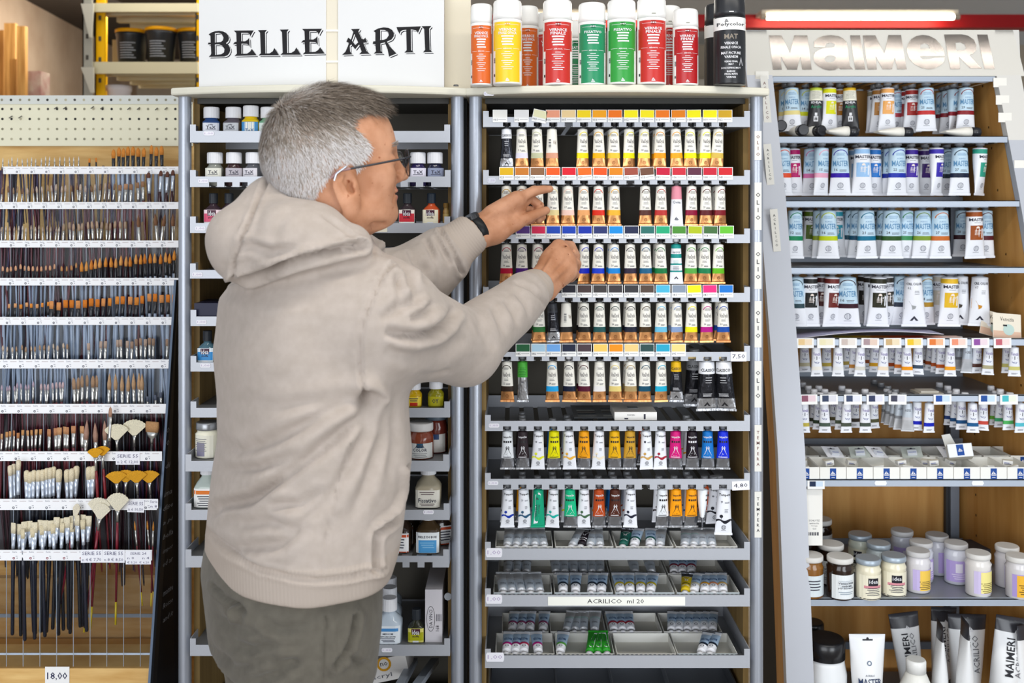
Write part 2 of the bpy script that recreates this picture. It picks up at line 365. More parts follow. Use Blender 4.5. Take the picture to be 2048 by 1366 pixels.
def tube_body(L, r, segs, decals, crimp, flare=1.0, n=16):
    """segs: (t_end, material) from the shoulder down; decals(fn, mb) draws on the front"""
    b = MB(); ts = sorted({0., .04, .12, .25, .4, .55, .7, .82, .92, 1.}|{e for e, _ in segs})
    rings = []; mats = []
    rings.append((L+.0062, r*.42, r*.42, 2)); rings.append((L+.0012, r*.42, r*.42, 2)); mats += [NECK, segs[0][1] if segs[0][0] > .01 else NECK]
    rings.append((L, r*.8, r*.8, 2)); mats.append(segs[0][1])
    for t in ts:
        hx, hy = tprof(t, r, flare)
        if t < .01: t = .012
        rings.append((L*(1-t), hx, hy, 2))
        mats.append(next((m for e, m in segs if t < e-1e-6), segs[-1][1]))
    mats = mats[:len(rings)-1]
    b.loft(rings[::-1], n, mats[::-1])
    hx, _ = tprof(1, r, flare); ch = L*.045
    b.box(-hx*1.02, -.0016, 0, hx*1.02, .0016, ch, crimp)
    def fn(eps=.00035):
        def g(x, z):
            hx, hy = tprof(1-z/L, r, flare); q = max(-.97, min(.97, x/hx))
            return (x, -hy*math.sqrt(1-q*q)-eps, z)
        return g
    decals(fn, b)
    return b.mesh('tube_body')
def emblem(b, fn, z, s, m):
    b.decal(disc(s, 14, s*.82, 0, z), fn(), m)
    for q in (-.45, 0, .45): b.decal(rect(q*s-.08*s, z-s*(.82-.3*abs(q)), q*s+.08*s, z+s*(.82-.3*abs(q))), fn(), m)
    b.decal(rect(-s*1.1, z-s*1.45, s*1.1, z-s*1.3), fn(), m)
def sail(b, fn, x, z, s, m):
    b.decal(([(x-s*.1, z+s), (x-s*.1, z), (x-s*.7, z), ], [(0, 1, 2)]), fn, m); b.decal(([(x+.02*s, z+s*.7), (x+.65*s, z), (x+.02*s, z)], [(0, 1, 2)]), fn, m)
    b.decal(([(x-s, z-s*.15), (x+s, z-s*.15), (x+s*.6, z-s*.45), (x-s*.6, z-s*.45)], [(0, 3, 2, 1)]), fn, m)
def peak(b, fn, x, z, s, m):
    b.decal(([(x-s, z-s*.6), (x, z+s*.6), (x+s, z-s*.6), (x+s*.4, z-s*.6), (x, z-s*.05), (x-s*.4, z-s*.6)], [(0, 5, 4, 1), (1, 4, 3, 2)]), fn, m)
def lines(b, fn, x0, x1, z, n, dz, h, m, rnd):
    for k in range(n):
        q = (x1-x0)*rnd.uniform(0, .2); b.decal(rectg(x0+q*.3, z-k*dz, x1-q, z-k*dz+h, 3), fn(), m)
_tb = {}
def tube_mesh(kind, col, L, r, var=0):
    key = (kind, col, round(L, 4), round(r, 4), var)
    if key in _tb: return _tb[key]
    rnd = random.Random(str(key)); C = M(col, .4)
    def put(b, fn, s, x, z, h, w, m, bold=0.): b.decal(shift(text(s, h, w, bold), x, z), fn(.0005), m)
    cr = SILVER; fl = 1.
    if kind == 'vd':
        segs = [(.03, CREAM), (.6, CREAM), (.735, C), (1., COPPER)]; cr = COPPER
        def dec(fn, b):
            arc = [(r*.86*math.cos(a), L*.83+L*.10*math.sin(a)) for a in [math.pi*k/10 for k in range(11)]]
            arc2 = [(x*.86, L*.83+(z-L*.83)*.82) for x, z in arc]; n = len(arc)
            b.decal((arc+arc2, [(k, k+1, n+k+1, n+k) for k in range(n-1)]), fn(), C)
            lines(b, fn, -r*.6, r*.6, L*.86, 3, L*.022, L*.008, TXT, rnd)
            b.decal(shift(text('VanDyck', L*.135, r*1.55), 0, L*.675), fn(.0005), M('4a4450', .5))
            lines(b, fn, -r*.55, r*.55, L*.575, 2, L*.028, L*.009, TXT, rnd)
            b.decal(shift(text('%d' % (10+var), L*.045, r*.4, .01), -r*.5, L*.47), fn(.0005), TXT)
            lines(b, fn, -r*.15, r*.75, L*.455, 2, L*.022, L*.01, TXT, rnd)
            emblem(b, fn, L*.15, r*.34, M('8a5228', .45, .4))
    elif kind == 'back':      # barcode side of the oil tube
        segs = [(.03, CREAM), (.6, CREAM), (.735, C), (1., COPPER)]; cr = COPPER
        def dec(fn, b):
            for k in range(9): b.decal(rect(-r*.6, L*(.52+.025*k), -r*.1, L*(.52+.025*k)+L*(.006+.006*(k*7 % 3))), fn(), TXT)
            put(b, fn, 'Vd', r*.6, L*.66, L*.1, r*.5, M('6b4a40', .5))
    elif kind == 'cl':        # dark foil tube with coloured collar
        segs = [(.06, C if col != 'eeeeee' else TWHITE), (.24, C if col != 'eeeeee' else TWHITE), (.74, M('33343a', .22, .75, 'crinkle')), (1., SILVER)]
        def dec(fn, b):
            put(b, fn, 'CLASSICO', 0, L*.84, L*.065, r*1.85, BLK, .02)
            lines(b, fn, -r*.4, r*.5, L*.68, 3, L*.05, L*.012, M('c8c8cc', .5), rnd); lines(b, fn, -r*.7, r*.7, L*.35, 3, L*.025, L*.010, M('c8c8cc', .5), rnd)
            peak(b, fn(), 0, L*.14, r*.45, BLK)
    elif kind == 'tf':        # tempera in a coloured foil tube
        lc = M('e8e8ec', .4) if col not in ('e8ecf0', 'e8e000', 'e8b010', 'f0a010', 'f8a010', 'c89830') else BLK
        segs = [(.03, C), (.7, C), (1., STEEL)]
        def dec(fn, b):
            put(b, fn, 'tempera fine', 0, L*.86, L*.075, r*1.6, lc, .02)
            for k in range(4): b.decal(rect((-.8+.42*k)*r, L*.715, (-.5+.42*k)*r, L*.765), fn(), BLK if col != '201820' else lc)
            for s in (-1, 1):
                b.decal(([(s*r*.12, L*.62), (s*r*.25, L*.5), (s*r*.75, L*.38), (s*r*.85, L*.36), (s*r*.35, L*.5), (s*r*.22, L*.63)], [(0, 1, 4, 5), (1, 2, 3, 4)]), fn(), lc)
            put(b, fn, 'W', 0, L*.56, L*.07, r*.8, lc)
            for k in range(6): b.decal(disc(r*.05, 6, 0, rnd.uniform(-.5, .5)*r, L*rnd.uniform(.36, .5)), fn(), lc)
            lines(b, fn, -r*.95, r*.95, L*.325, 1, 1, L*.016, lc, rnd)
    elif kind == 'tl':        # white tempera tube with a colour wave
        segs = [(1., TWHITE)]; cr = TWHITE; fl = .9
        def dec(fn, b):
            put(b, fn, 'Tempera', 0, L*.89, L*.07, r*1.75, BLK, .02)
            put(b, fn, '%d' % (1+var % 24), -r*.45, L*.74, L*.05, r*.35, TXT, .01)
            lines(b, fn, 0, r*.8, L*.73, 2, L*.02, L*.008, TXT, rnd); lines(b, fn, 0, r*.6, L*.57, 4, L*.022, L*.007, TXT, rnd)
            n = 8; up = [(-r*1.2+2.4*r*k/n, L*(.34+.02*math.sin(k*1.1))) for k in range(n+1)]
            lo = [(x, z-L*(.055-.02*math.sin(k*.9))) for k, (x, z) in enumerate(up)]
            b.decal((up+lo, [(n+1+k, n+2+k, k+1, k) for k in range(n)]), fn(), C)
            b.decal(disc(r*.28, 8, 0, -r*.45, L*.42), fn(), C); b.decal(rect(-r*.48, L*.33, -r*.42, L*.42), fn(), TXT)
            emblem(b, fn, L*.17, r*.36, TXT)
    elif kind == 'gr':        # solid colour tube with a white slanting panel
        segs = [(1., C)]; cr = C
        def dec(fn, b):
            b.decal(([(-r*.7, L*.88), (-r*.1, L*.95), (r*.3, L*.9), (r*.2, L*.5), (-r*.1, L*.12), (-r*.9, L*.1), (-r*.7, L*.5)], [(0, 6, 5, 4, 3, 2, 1)]), fn(), TWHITE)
            sail(b, fn(.0006), -r*.35, L*.78, r*.35, TXT)
            vs, fs = text('TEMPERA', r*.4, L*.35); b.decal(([(-z-r*.5, L*.45+x) for x, z in vs], fs), fn(.0006), TXT)
            vs, fs = text('COLORE', r*.35, L*.25); b.decal(([(-z+r*.05, L*.5+x) for x, z in vs], fs), fn(.0006), TXT)
    elif kind == 'pk':        # white tube with rosy top
        segs = [(.33, C), (1., TWHITE)]; cr = TWHITE; fl = .8
        def dec(fn, b):
            put(b, fn, 'Croma', 0, L*.6, L*.07, r*1.5, TXT, .01); sail(b, fn(), 0, L*.17, r*.5, TXT)
    elif kind == 'te':        # teal and white banded tube
        segs = [(.1, C), (.15, TWHITE), (.24, TWHITE), (.34, C), (.48, TWHITE), (.52, C), (.66, TWHITE), (.7, C), (1., TWHITE)]; cr = TWHITE; fl = .9
        def dec(fn, b):
            put(b, fn, 'VAN DYCK', 0, L*.8, L*.05, r*1.5, TXT, .01); lines(b, fn, -r*.6, r*.6, L*.58, 3, L*.03, L*.01, M('88b8b0', .5), rnd)
            lines(b, fn, -r*.7, r*.7, L*.43, 4, L*.025, L*.009, TXT, rnd); peak(b, fn(), 0, L*.16, r*.45, TXT)
    elif kind == 'sg':        # crumpled silver with green collar
        segs = [(.38, C), (.4, SILVER), (1., SILVER)]; fl = .35
        def dec(fn, b): lines(b, fn, -r*.8, r*.8, L*.85, 6, L*.04, L*.012, M('1d6a2a', .5), rnd); put(b, fn, '38', 0, L*.5, L*.04, r*.5, TXT)
    elif kind == 'am':        # acrylic, pale blue label
        segs = [(.03, LBLUE), (.53, LBLUE), (.625, C), (1., TWHITE)]; cr = TWHITE; fl = .95
        def dec(fn, b):
            arc = [(r*.9*math.cos(a), L*.84+L*.12*math.sin(a)) for a in [math.pi*k/10 for k in range(11)]]
            arc2 = [(x*.9, L*.84+(z-L*.84)*.86) for x, z in arc]; n = len(arc)
            b.decal((arc+arc2, [(k, k+1, n+k+1, n+k) for k in range(n-1)]), fn(), C)
            lines(b, fn, -r*.6, r*.6, L*.88, 3, L*.022, L*.007, BLUETXT, rnd)
            put(b, fn, 'ACRYLIC', 0, L*.77, L*.03, r*.9, BLUETXT)
            put(b, fn, 'MASTER', 0, L*.67, L*.12, r*1.9, BLUETXT, .01)
            put(b, fn, '%d' % (11+var % 45), -r*.6, L*.54, L*.055, r*.4, TXT, .01); lines(b, fn, -r*.2, r*.8, L*.53, 2, L*.025, L*.009, TXT, rnd)
            emblem(b, fn, L*.21, r*.38, M('8a8c98', .5))
    elif kind == 'om':        # white tube, coloured top and square
        segs = [(.03, TWHITE), (.125, C), (1., TWHITE)]; cr = TWHITE; fl = .95
        def dec(fn, b):
            put(b, fn, 'MASTER', 0, L*.81, L*.065, r*1.9, TXT, .02); lines(b, fn, -r*.5, r*.5, L*.745, 1, 1, L*.006, TXT, rnd)
            b.decal(rectg(-r*.85, L*.39, r*.85, L*.69, 6), fn(), C)
            lc = M('f4e6dc', .5)
            b.decal(([(r*.25*math.cos(math.pi*k/6), L*.63+r*.28*math.sin(math.pi*k/6)) for k in range(7)], [tuple(range(7))]), fn(.0006), lc)
            for k in range(4): b.decal(rectg(-r*.4, L*(.58-.028*k), r*(.4-.1*(k % 2)), L*(.588-.028*k), 2), fn(.0006), lc)
            emblem(b, fn, L*.21, r*.36, M('8a8c98', .5))
    elif kind == 'bk':        # black acrylic tube with pale collar
        segs = [(.04, C), (.07, C), (.30, M('ece9da', .4)), (1., BLK)]; cr = BLK
        def dec(fn, b):
            lines(b, fn, -r*.7, r*.7, L*.9, 6, L*.03, L*.009, M('8a8c80', .5), rnd)
            put(b, fn, 'IDEA', 0, L*.655, L*.05, r*1.6, CAPW, .02); put(b, fn, 'Acrylic', 0, L*.55, L*.09, r*1.6, M('2e9a6a', .5), .01)
            b.decal(rect(-r*.35, L*.22, r*.35, L*.34), fn(), CAPW); b.decal(rect(-r*.2, L*.35, r*.2, L*.42), fn(), CAPW)
            b.decal(rect(-r*.2, L*.25, -r*.05, L*.31), fn(.0006), BLK); b.decal(rect(r*.05, L*.25, r*.2, L*.31), fn(.0006), BLK)
    elif kind == 'cc':        # CRIL COLOR tube
        segs = [(1., TWHITE)]; cr = TWHITE; fl = .95
        def dec(fn, b):
            put(b, fn, 'CRIL COLOR', 0, L*.87, L*.055, r*1.7, TXT, .02); put(b, fn, '%d' % (50+var), -r*.55, L*.79, L*.05, r*.35, TXT)
            lines(b, fn, 0, r*.6, L*.72, 3, L*.03, L*.007, TXT, rnd)
            b.decal(([(-r*1.05, L*.56), (-r*.6, L*.52), (-r*.3, L*.44), (r*.2, L*.42), (r*.1, L*.37), (-r*.2, L*.35), (-r*1.1, L*.36)], [tuple(range(7))[::-1]]), fn(), C)
            peak(b, fn(), 0, L*.17, r*.5, TXT)
    elif kind == 've':        # small watercolour tube
        segs = [(.03, TWHITE), (.66, TWHITE), (.79, C), (1., TWHITE)]; cr = TWHITE; fl = .9
        def dec(fn, b):
            put(b, fn, 'Venezia', 0, L*.78, L*.12, r*1.6, M('8a7fb0', .5), .01)
            b.decal(rect(-r*.1, L*.58, r*.06, L*.7), fn(), TXT); b.decal(rect(-r*.6, L*.63, r*.6, L*.65), fn(), TXT)
            b.decal(([(-r*.7, L*.52), (-r*.4, L*.46), (r*.3, L*.44), (r*.6, L*.5), (r*.2, L*.5)], [(0, 1, 2, 3, 4)]), fn(), M('7f86a8', .5)); lines(b, fn, -r*.7, r*.7, L*.1, 2, L*.03, L*.012, TXT, rnd)
    elif kind == 'sv':        # small bare silver tube
        sv = M('c6c8cc', .35, .3); segs = [(.03, sv), (.5, M('c9d2dc', .35, .2)), (.6, C), (1., sv)]; cr = sv
        def dec(fn, b): put(b, fn, 'ACRYLIC', 0, L*.75, L*.09, r*1.3, TXT)
    elif kind == 'sm':        # small acrylic 20 ml: blue label
        segs = [(.06, CAPW), (.24, TWHITE), (.34, C), (.8, M('a8c0d8', .4)), (1., TWHITE)]
        def dec(fn, b):
            put(b, fn, 'MASTER', 0, L*.5, L*.12, r*1.7, M('43608a', .5), .01); put(b, fn, 'ACRYLIC', 0, L*.68, L*.05, r*1.4, M('43608a', .5))
            b.decal(disc(r*.4, 10, r*.28, 0, L*.85), fn(), TXT)
    _tb[key] = tube_body(L, r, segs, dec, cr, fl)
    return _tb[key]
_cp = {}
def cap_mesh(r, h, m):
    k = (round(r, 4), h, m)
    if k not in _cp:
        b = MB(); b.loft([(0, r, r, 2), (h*.85, r*.96, r*.96, 2), (h, r*.85, r*.85, 2)], 14, m)
        _cp[k] = b.mesh('cap')
    return _cp[k]
def place_tube(kind, col, x, y, ztop, L, r, label, group, capm=None, rot=0, tilt=0, var=0, name='paint_tube', caph=.013, capr=.75, cat='tube', lean=0):
    """ztop = height of the shoulder"""
    loc = Vector((x, y, ztop-L)); rm = Matrix.Rotation(R(tilt), 3, 'Y') @ Matrix.Rotation(R(lean), 3, 'X') @ Matrix.Rotation(R(rot), 3, 'Z')
    piv = Vector((x, y, ztop)); loc = piv+rm @ (Vector((0, 0, -L)))
    t = thing(name, label, cat, tuple(loc), rm.to_euler(), group)
    obj('tube_body', tube_mesh(kind, col, L, r, var), t); obj('cap', cap_mesh(r*capr, caph, capm or CAPK), t, (0, 0, L+.0060))
    return t

# ---------- cabinet 2 : rows of hanging tubes ----------
SLOT = [1014+30.85*k for k in range(15)]
DR2 = 2.15
rows2 = [  # rail y0,y1, swatches, tubes (px, kind, colour, options)
 ((234, 254), [(1000,'e9e8e2',0),(1043,'e6e5e4',0),(1077,'e9e6bc',12),(1106,'ea9c7c',0),(1137,'ebcd96',0),(1168,'f2d310',0),(1199,'f2a312',0),(1230,'ef7412',0),(1262,'f8ea08',0),(1294,'f8e612',1),(1325,'f07a1a',0),(1357,'e98313',-1),(1388,'f8ee06',-1),(1420,'f8ee06',0),(1450,'cfa322',0)],
  [(1013,'cl','eeeeee',{}),(1043,'vd','e4e0ee',{}),(1074,'vd','c6c8a4',{'rot':-12}),(1104,'back','dda083',{}),(1165,'vd','e9dc10',{'rot':16}),(1197,'vd','f0b410',{}),(1228,'vd','e9c53c',{'rot':-6}),(1258,'vd','e6e010',{'rot':20}),(1288,'vd','e4da50',{}),(1320,'vd','f09c12',{}),(1351,'vd','f0a614',{'tilt':-2}),(1380,'vd','e8e40a',{}),(1411,'vd','e9ec12',{'rot':14}),(1437,'vd','d6b650',{'tilt':3})]),
 ((352, 369), [(1013,'e0b214',0),(1044,'c97a2a',0),(1075,'8b6242',0),(1106,'f15a1c',0),(1138,'d81a2c',0),(1170,'f06a1e',-2),(1200,'ef541c',1),(1232,'d98218',0),(1263,'9b4c3c',-2),(1295,'6f4a3a',-4),(1326,'c01a3c',1),(1358,'c72c3c',0),(1389,'5e2c42',0),(1420,'c22236',0),(1451,'ca242c',0)],
  [(1013,'vd','c8a040',{}),(1044,'vd','a06030',{}),(1076,'vd','704828',{}),(1106,'vd','e2d096',{'rot':6}),(1136,'vd','efcabd',{}),(1167,'vd','e6a468',{}),(1197,'vd','d9301c',{'rot':-8}),(1229,'vd','f0b436',{}),(1290,'vd','55302a',{}),(1322,'vd','b83430',{}),(1353,'pk','dc8c9c',{'capm':CAPG}),(1383,'vd','8c1236',{'rot':12}),(1412,'vd','5c1c22',{}),(1440,'vd','7e1c26',{'rot':18})]),
 ((469, 486), [(1046,'522a7c',0),(1077,'d01a4c',0),(1107,'1844ac',0),(1138,'163fae',0),(1170,'1230a4',0),(1201,'2a346a',0),(1232,'188ad8',0),(1263,'222a4a',0),(1295,'2c6c66',0),(1326,'22a474',0),(1358,'4a8a34',0),(1390,'aaba1c',1),(1421,'426c3c',1),(1453,'64bc34',0)],
  [(1013,'vd','b21034',{}),(1044,'vd','4c1c74',{}),(1076,'vd','90285a',{}),(1168,'vd','1426b4',{'rot':24}),(1197,'vd','1a3cc4',{}),(1228,'vd','1c84d4',{}),(1260,'vd','30283c',{}),(1291,'vd','1c5e84',{}),(1321,'vd','12743f',{}),(1352,'te','1d8f8a',{'capm':CAPW}),(1382,'vd','54a444',{}),(1410,'vd','187c4c',{'tilt':1}),(1437,'vd','62b420',{'rot':10})]),
 ((586, 604), [(1010,'22a46c',0),(1138,'1d1d2a',0),(1169,'483838',0),(1200,'3e3a3a',0),(1231,'3a363a',0),(1263,'36363a',0),(1294,'52423a',0),(1326,'4ab2d4',0),(1358,'8492a4',0),(1389,'f8ea12',-2),(1420,'e22c7c',-1),(1452,'1a74cc',0)],
  [(1078,'vd','2a6a34',{'rot':8}),(1104,'cl','3a3c42',{'tilt':-3}),(1132,'back','242424',{}),(1168,'vd','1e1e1e',{}),(1199,'vd','235454',{}),(1230,'vd','344c4c',{}),(1261,'vd','1e2234',{}),(1291,'vd','443016',{}),(1322,'vd','6cbcdc',{}),(1353,'vd','849cc4',{'rot':14}),(1383,'vd','e9e21a',{}),(1413,'vd','b21284',{'rot':6}),(1446,'vd','1a4ca4',{})]),
 ((704, 722), [(1046,'1a5a34',0),(1077,'aaccE2'.lower(),0),(1107,'70aaea',0),(1138,'1a223c',0),(1169,'4a3a42',0),(1201,'f8ca64',0),(1232,'f89214',0),(1263,'f6ca84',0),(1294,'2a4a4a',0),(1326,'22a2c4',0),(1357,'f0d384',0)],
  [(1014,'vd','30231c',{}),(1045,'sg','4aa83c',{'capm':CAPG}),(1104,'vd','24a2e2',{}),(1138,'vd','141c34',{'capm':CAPW}),(1168,'vd','54142c',{}),(1199,'vd','e9e6e4',{}),(1230,'vd','e2cc7c',{}),(1261,'vd','ab9364',{'capm':CAPW}),(1290,'vd','124c64',{}),(1322,'vd','22aacc',{'rot':12}),(1352,'cl','e2b214',{'capm':CAPG}),
   (1388,'cl','8a8c90',{'big':1,'dy':.05,'capm':CAPG}),(1413,'cl','eeeeee',{'big':1,'capm':CAPG}),(1447,'cl','e8e8ea',{'big':1,'rot':-20,'tilt':-2,'capm':CAPG})]),
 ((842, 862), [], [(1015,'tf','e8ecf0',{'tilt':0}),(1045,'tf','30262a',{}),(1077,'tl','e6ea3c',{'tilt':1}),(1108,'tf','e8e000',{}),(1137,'tl','f0b848',{'tilt':-2}),(1168,'tf','f0a010',{}),(1198,'tl','f2e6cc',{'tilt':1}),(1229,'tf','e8b010',{}),(1260,'tf','c89830',{}),(1292,'tl','d0a45c',{'tilt':-1}),(1321,'tl','a8283c',{}),(1351,'tf','d01a78',{}),(1384,'tf','201820',{}),(1415,'tf','1a74c4',{}),(1446,'tf','1a32d4',{})]),
 ((958, 979), [], [(1016,'tl','1a3aac',{'tilt':1}),(1047,'tl','325c7c',{'tilt':-2}),(1077,'gr','18a27a',{'tilt':1}),(1107,'tl','22b2a4',{'tilt':2}),(1140,'tf','18ba84',{'tilt':-1}),(1168,'tl','466c4c',{}),(1198,'tf','b84a1c',{}),(1230,'tf','522a1e',{}),(1261,'tl','282a3c',{}),(1325,'tf','e8ecf0',{}),(1352,'tf','f8a010',{}),(1383,'tf','f8a010',{'tilt':1,'rot':10}),(1405,'tf','e8ecf0',{'rot':78}),(1428,'tl','24242c',{'dy':.03,'big':.5}),(1448,'tl','26262e',{'big':1,'tilt':1})]),
]
rown = ['top','second','third','fourth','fifth','sixth','seventh']
CARDP = M('f4f4f2', .5)
def swatch(name_label, px, y, D, w, h, col, tilt, num, half=False, group='colour swatch cards on the tube rack'):
    b = MB(); zb = Z(y, D)
    b.box(-w/2, -.0006, 0, w/2, 0, h, CARDP)
    if half: b.decal(rect(-w*.38, h*.3, -w*.02, h*.92), flat(-.0009), M(col, .45)); b.decal(rect(-w*.02, h*.3, w*.4, h*.92), flat(-.0009), M(half, .5))
    else: b.decal(rect(-w*.46, h*.38, w*.46, h*.96), flat(-.0009), M(col, .45))
    if num:
        b.decal(shift(text(num, h*.17), -w*.32, h*.2), flat(-.0010), TXT); b.decal(rect(-w*.12, h*.20, w*.42, h*.235), flat(-.0009), M('9a9a9e', .5))
    o = obj('swatch_card', b, None, (X(px, D), D, zb), (0, R(tilt), 0))
    return tag(o, name_label, 'colour card', group)
TX = {}
for ri, ((y0, y1), sw, tb) in enumerate(rows2):
    big = ri >= 5
    o, zf = tray(cab2, c2x, 966 if ri < 5 else 970, 1500, y0, y1, DR2, SLOT, ear=12 if ri < 5 else 12)
    nums = ['001','002','003','006','007','009','010','011','012','013','016','017','018','019','022','023','024','026','027','028','029','030','031','032','033','035','036','037','038','040','044','049','050','051','052','053','054','056','060','061','062','063','064','065','070','073','074','075','076','077','078','080','081','082','083','084','085','086','087','088','089','090','091','092','093','094','095','096']
    for k, (px, col, tl) in enumerate(sw):
        base = {0: 0, 1: 15, 2: 30, 3: 44, 4: 56}[ri]
        swatch('%s swatch card, %s from the left on the %s rail of the tube rack' % (cname(col), ordn(k+1), rown[ri]), px, y1-9.5-(0 if ri else 0), DR2-.0012, .0305, .0262, col, tl, nums[base+k])
    zsh = Z(y1, DR2)-.0035
    for k, (px, kind, col, op) in enumerate(tb):
        dy = .0165+op.get('dy', 0); r = .0105; L = .0835 if ri != 4 else .0855
        if ri >= 5: L = .081; r = .0108
        bg = op.get('big', 0)
        if bg: L = .105 if ri == 4 else (.098 if bg == 1 else .083); r = .0165 if ri == 4 else .0135; dy += .004
        nm = {'vd':'oil tube with a %s band','back':'oil tube turned to its barcode, %s band','cl':'foil tube with a %s collar','tf':'tempera tube in %s foil','tl':'white tempera tube with a %s wave','gr':'all %s tempera tube','pk':'white tube with a %s top','te':'white tube with %s bands','sg':'crumpled silver tube with a %s collar'}[kind] % cname(col)
        place_tube(kind, col, X(px, DR2+dy), DR2+dy, zsh, L, r, '%s, %s from the left in the %s row' % (nm, ordn(k+1), rown[ri]),
                   'paint tubes hanging in the tube rack', op.get('capm', (CAPG if ri >= 5 else CAPK)), op.get('rot', random.uniform(-9, 9)), op.get('tilt', random.uniform(-.7, .7)), var=k+ri*3)
        if ri < 5 and kind == 'vd' and (k*7+ri*5) % 3 == 0 and px > 1020:
            place_tube('vd', col, X(px, DR2+dy)-.001, DR2+dy+.03, zsh, L, r, '%s hanging behind the %s one of the %s row' % (nm, ordn(k+1), rown[ri]),
                       'paint tubes hanging in the tube rack', CAPK, random.uniform(-9, 9), 0, var=k)
# loose caps of further tubes standing in the slots of the open trays
for ri, z, ks in ((5, Z(862, DR2), [1, 1, 3, 4, 9, 12, 12, 1, 4]), (6, Z(979, DR2), [0, 1, 2, 3, 3, 4, 5, 5, 6, 7, 7, 8, 8, 10, 11, 12, 12, 13, 14, 1, 4])):
    cnt = {}
    for k in ks:
        cnt[k] = cnt.get(k, 0)+1; y = DR2+.0165+.036*cnt[k]
        place_tube('tf' if k % 2 else 'tl', ['e8e000','30262a','f0a010','1a74c4','b84a1c'][(k+ri) % 5], X(SLOT[k], DR2+.0165), y, z-.0035, .081, .0108,
                   'rear tube with grey cap, %s behind the %s slot of the %s tray' % (ordn(cnt[k]), ordn(k+1), rown[ri]), 'rear tubes whose caps show in the trays', CAPG, 0, 0, var=k)
# ---------- price stickers and notes fixed to the trays ----------
def sticker(cab, cx, px, py, w, h, D, txt, parent=None, hand=False, tilt=0, name='price_sticker', col='ecebf2', th=None):
    b = MB(); q = .0009
    b.prism([(-w/2+.002, -h/2), (w/2-.002, -h/2), (w/2, -h/4), (w/2, h/4), (w/2-.002, h/2), (-w/2+.002, h/2), (-w/2, h/4), (-w/2, -h/4)] if not hand else [(-w/2, -h/2), (w/2, -h/2), (w/2, h/2), (-w/2, h/2)], -q, 0, M(col, .5))
    if txt: b.decal(text(txt, th or h*.5, w*.8), flat(-q-.0003), M('2a2a38', .5) if hand else M('b9a9c9', .5))
    o = obj(name, b, cab, (X(px, D)-cx, D-2.17-.0002, Z(py, D)), (0, R(tilt), 0)); return o
sticker(cab2, c2x, 1477, 713, .033, .020, DR2, '7,50', hand=True, name='price_note')
sticker(cab2, c2x, 1481, 971, .036, .019, DR2, '4,80', hand=True, tilt=-3, name='price_note')
for (px, py) in ((978, 187.5), (988, 851), (986, 966)): sticker(cab2, c2x, px, py, .022, .0085, DR2 if py > 200 else 2.125, '1,00')
for (px, py) in ((983, 361), (984, 478), (984, 594)): sticker(cab2, c2x, px, py, .017, .010, DR2, '1,00', col='d3d7e2')
# ---------- wooden brush handle lying on the fifth tray ----------
b = MB(); b.rod((0, 0, 0), (.045, 0, 0), .0042, .0046, M('d8c08c', .5), 10); b.rod((.045, 0, 0), (.10, 0, -.0004), .0046, .0046, M('e6d09c', .45), 10)
o = obj('wooden_dowel', b, None, (X(1371, 2.165), 2.165, Z(716, DR2))); tag(o, 'pale wooden dowel lying along the fifth rail beside the last swatch card', 'dowel')
# ---------- colour chart and small box on the sixth tray ----------
zf6 = Z(862, DR2)
b = MB(); b.box(0, 0, 0, .115, .14, .001, M('6f7276', .4))
for i in range(2):
    for j in range(6): b.box(.010+.055*i, .018+.02*j, .001, .05+.055*i, .026+.02*j, .0013, M(['8a8a88','3f464f','7a6f66','9a9d9a','5a5f66','4c4a48'][(i*3+j) % 6], .4))
o = obj('colour_chart', b, None, (X(1150, 2.17), 2.20, zf6+.0165)); tag(o, 'grey printed colour chart lying on the sixth tray', 'chart')
t = thing('carton_box', 'small flat white carton lying on the sixth tray beside the colour chart', 'box', (X(1272, 2.17), 2.215, zf6+.0175))
b = MB(); b.box(-.045, -.04, 0, .045, .06, .017, M('eceae6', .45)); b.decal(shift(text('MAIMERI', .003), -.01, .011), flat(-.0403), TXT)
b.decal(rect(.017, .002, .021, .013), flat(-.0403), TXT); b.decal(rect(-.024, .002, -.016, .005), flat(-.0403), TXT); obj('box_body', b, t)
b = MB(); b.box(-.012, .0, .017, .01, .022, .0176, M('9aa0a4', .4)); obj('printed_square', b, t)

# ---------- lower trays with open cartons of small tubes ----------
for (y0, y1, comb) in ((1097, 1120, True), (1190, 1213, True), (1311, 1336, True)):
    tray(cab2, c2x, 970, 1500, y0, y1, 2.135, (), ear=13, comb=True)
sticker(cab2, c2x, 988, 1105, .034, .019, 2.135, '1,00'); sticker(cab2, c2x, 988, 1198, .034, .019, 2.135, '1,00'); sticker(cab2, c2x, 990, 1314, .038, .019, 2.135, '1,00')
b = MB(); b.box(-.143, -.0008, -.0092, .143, 0, .0092, M('efefe6', .5)); b.decal(shift(text('ACRILICO  ml 20', .009, .118), -.002, 0), flat(-.0011), INK)
obj('shelf_note', b, cab2, (X(1233, 2.135)-c2x, 2.135-2.17-.0002, Z(1202, 2.135)))
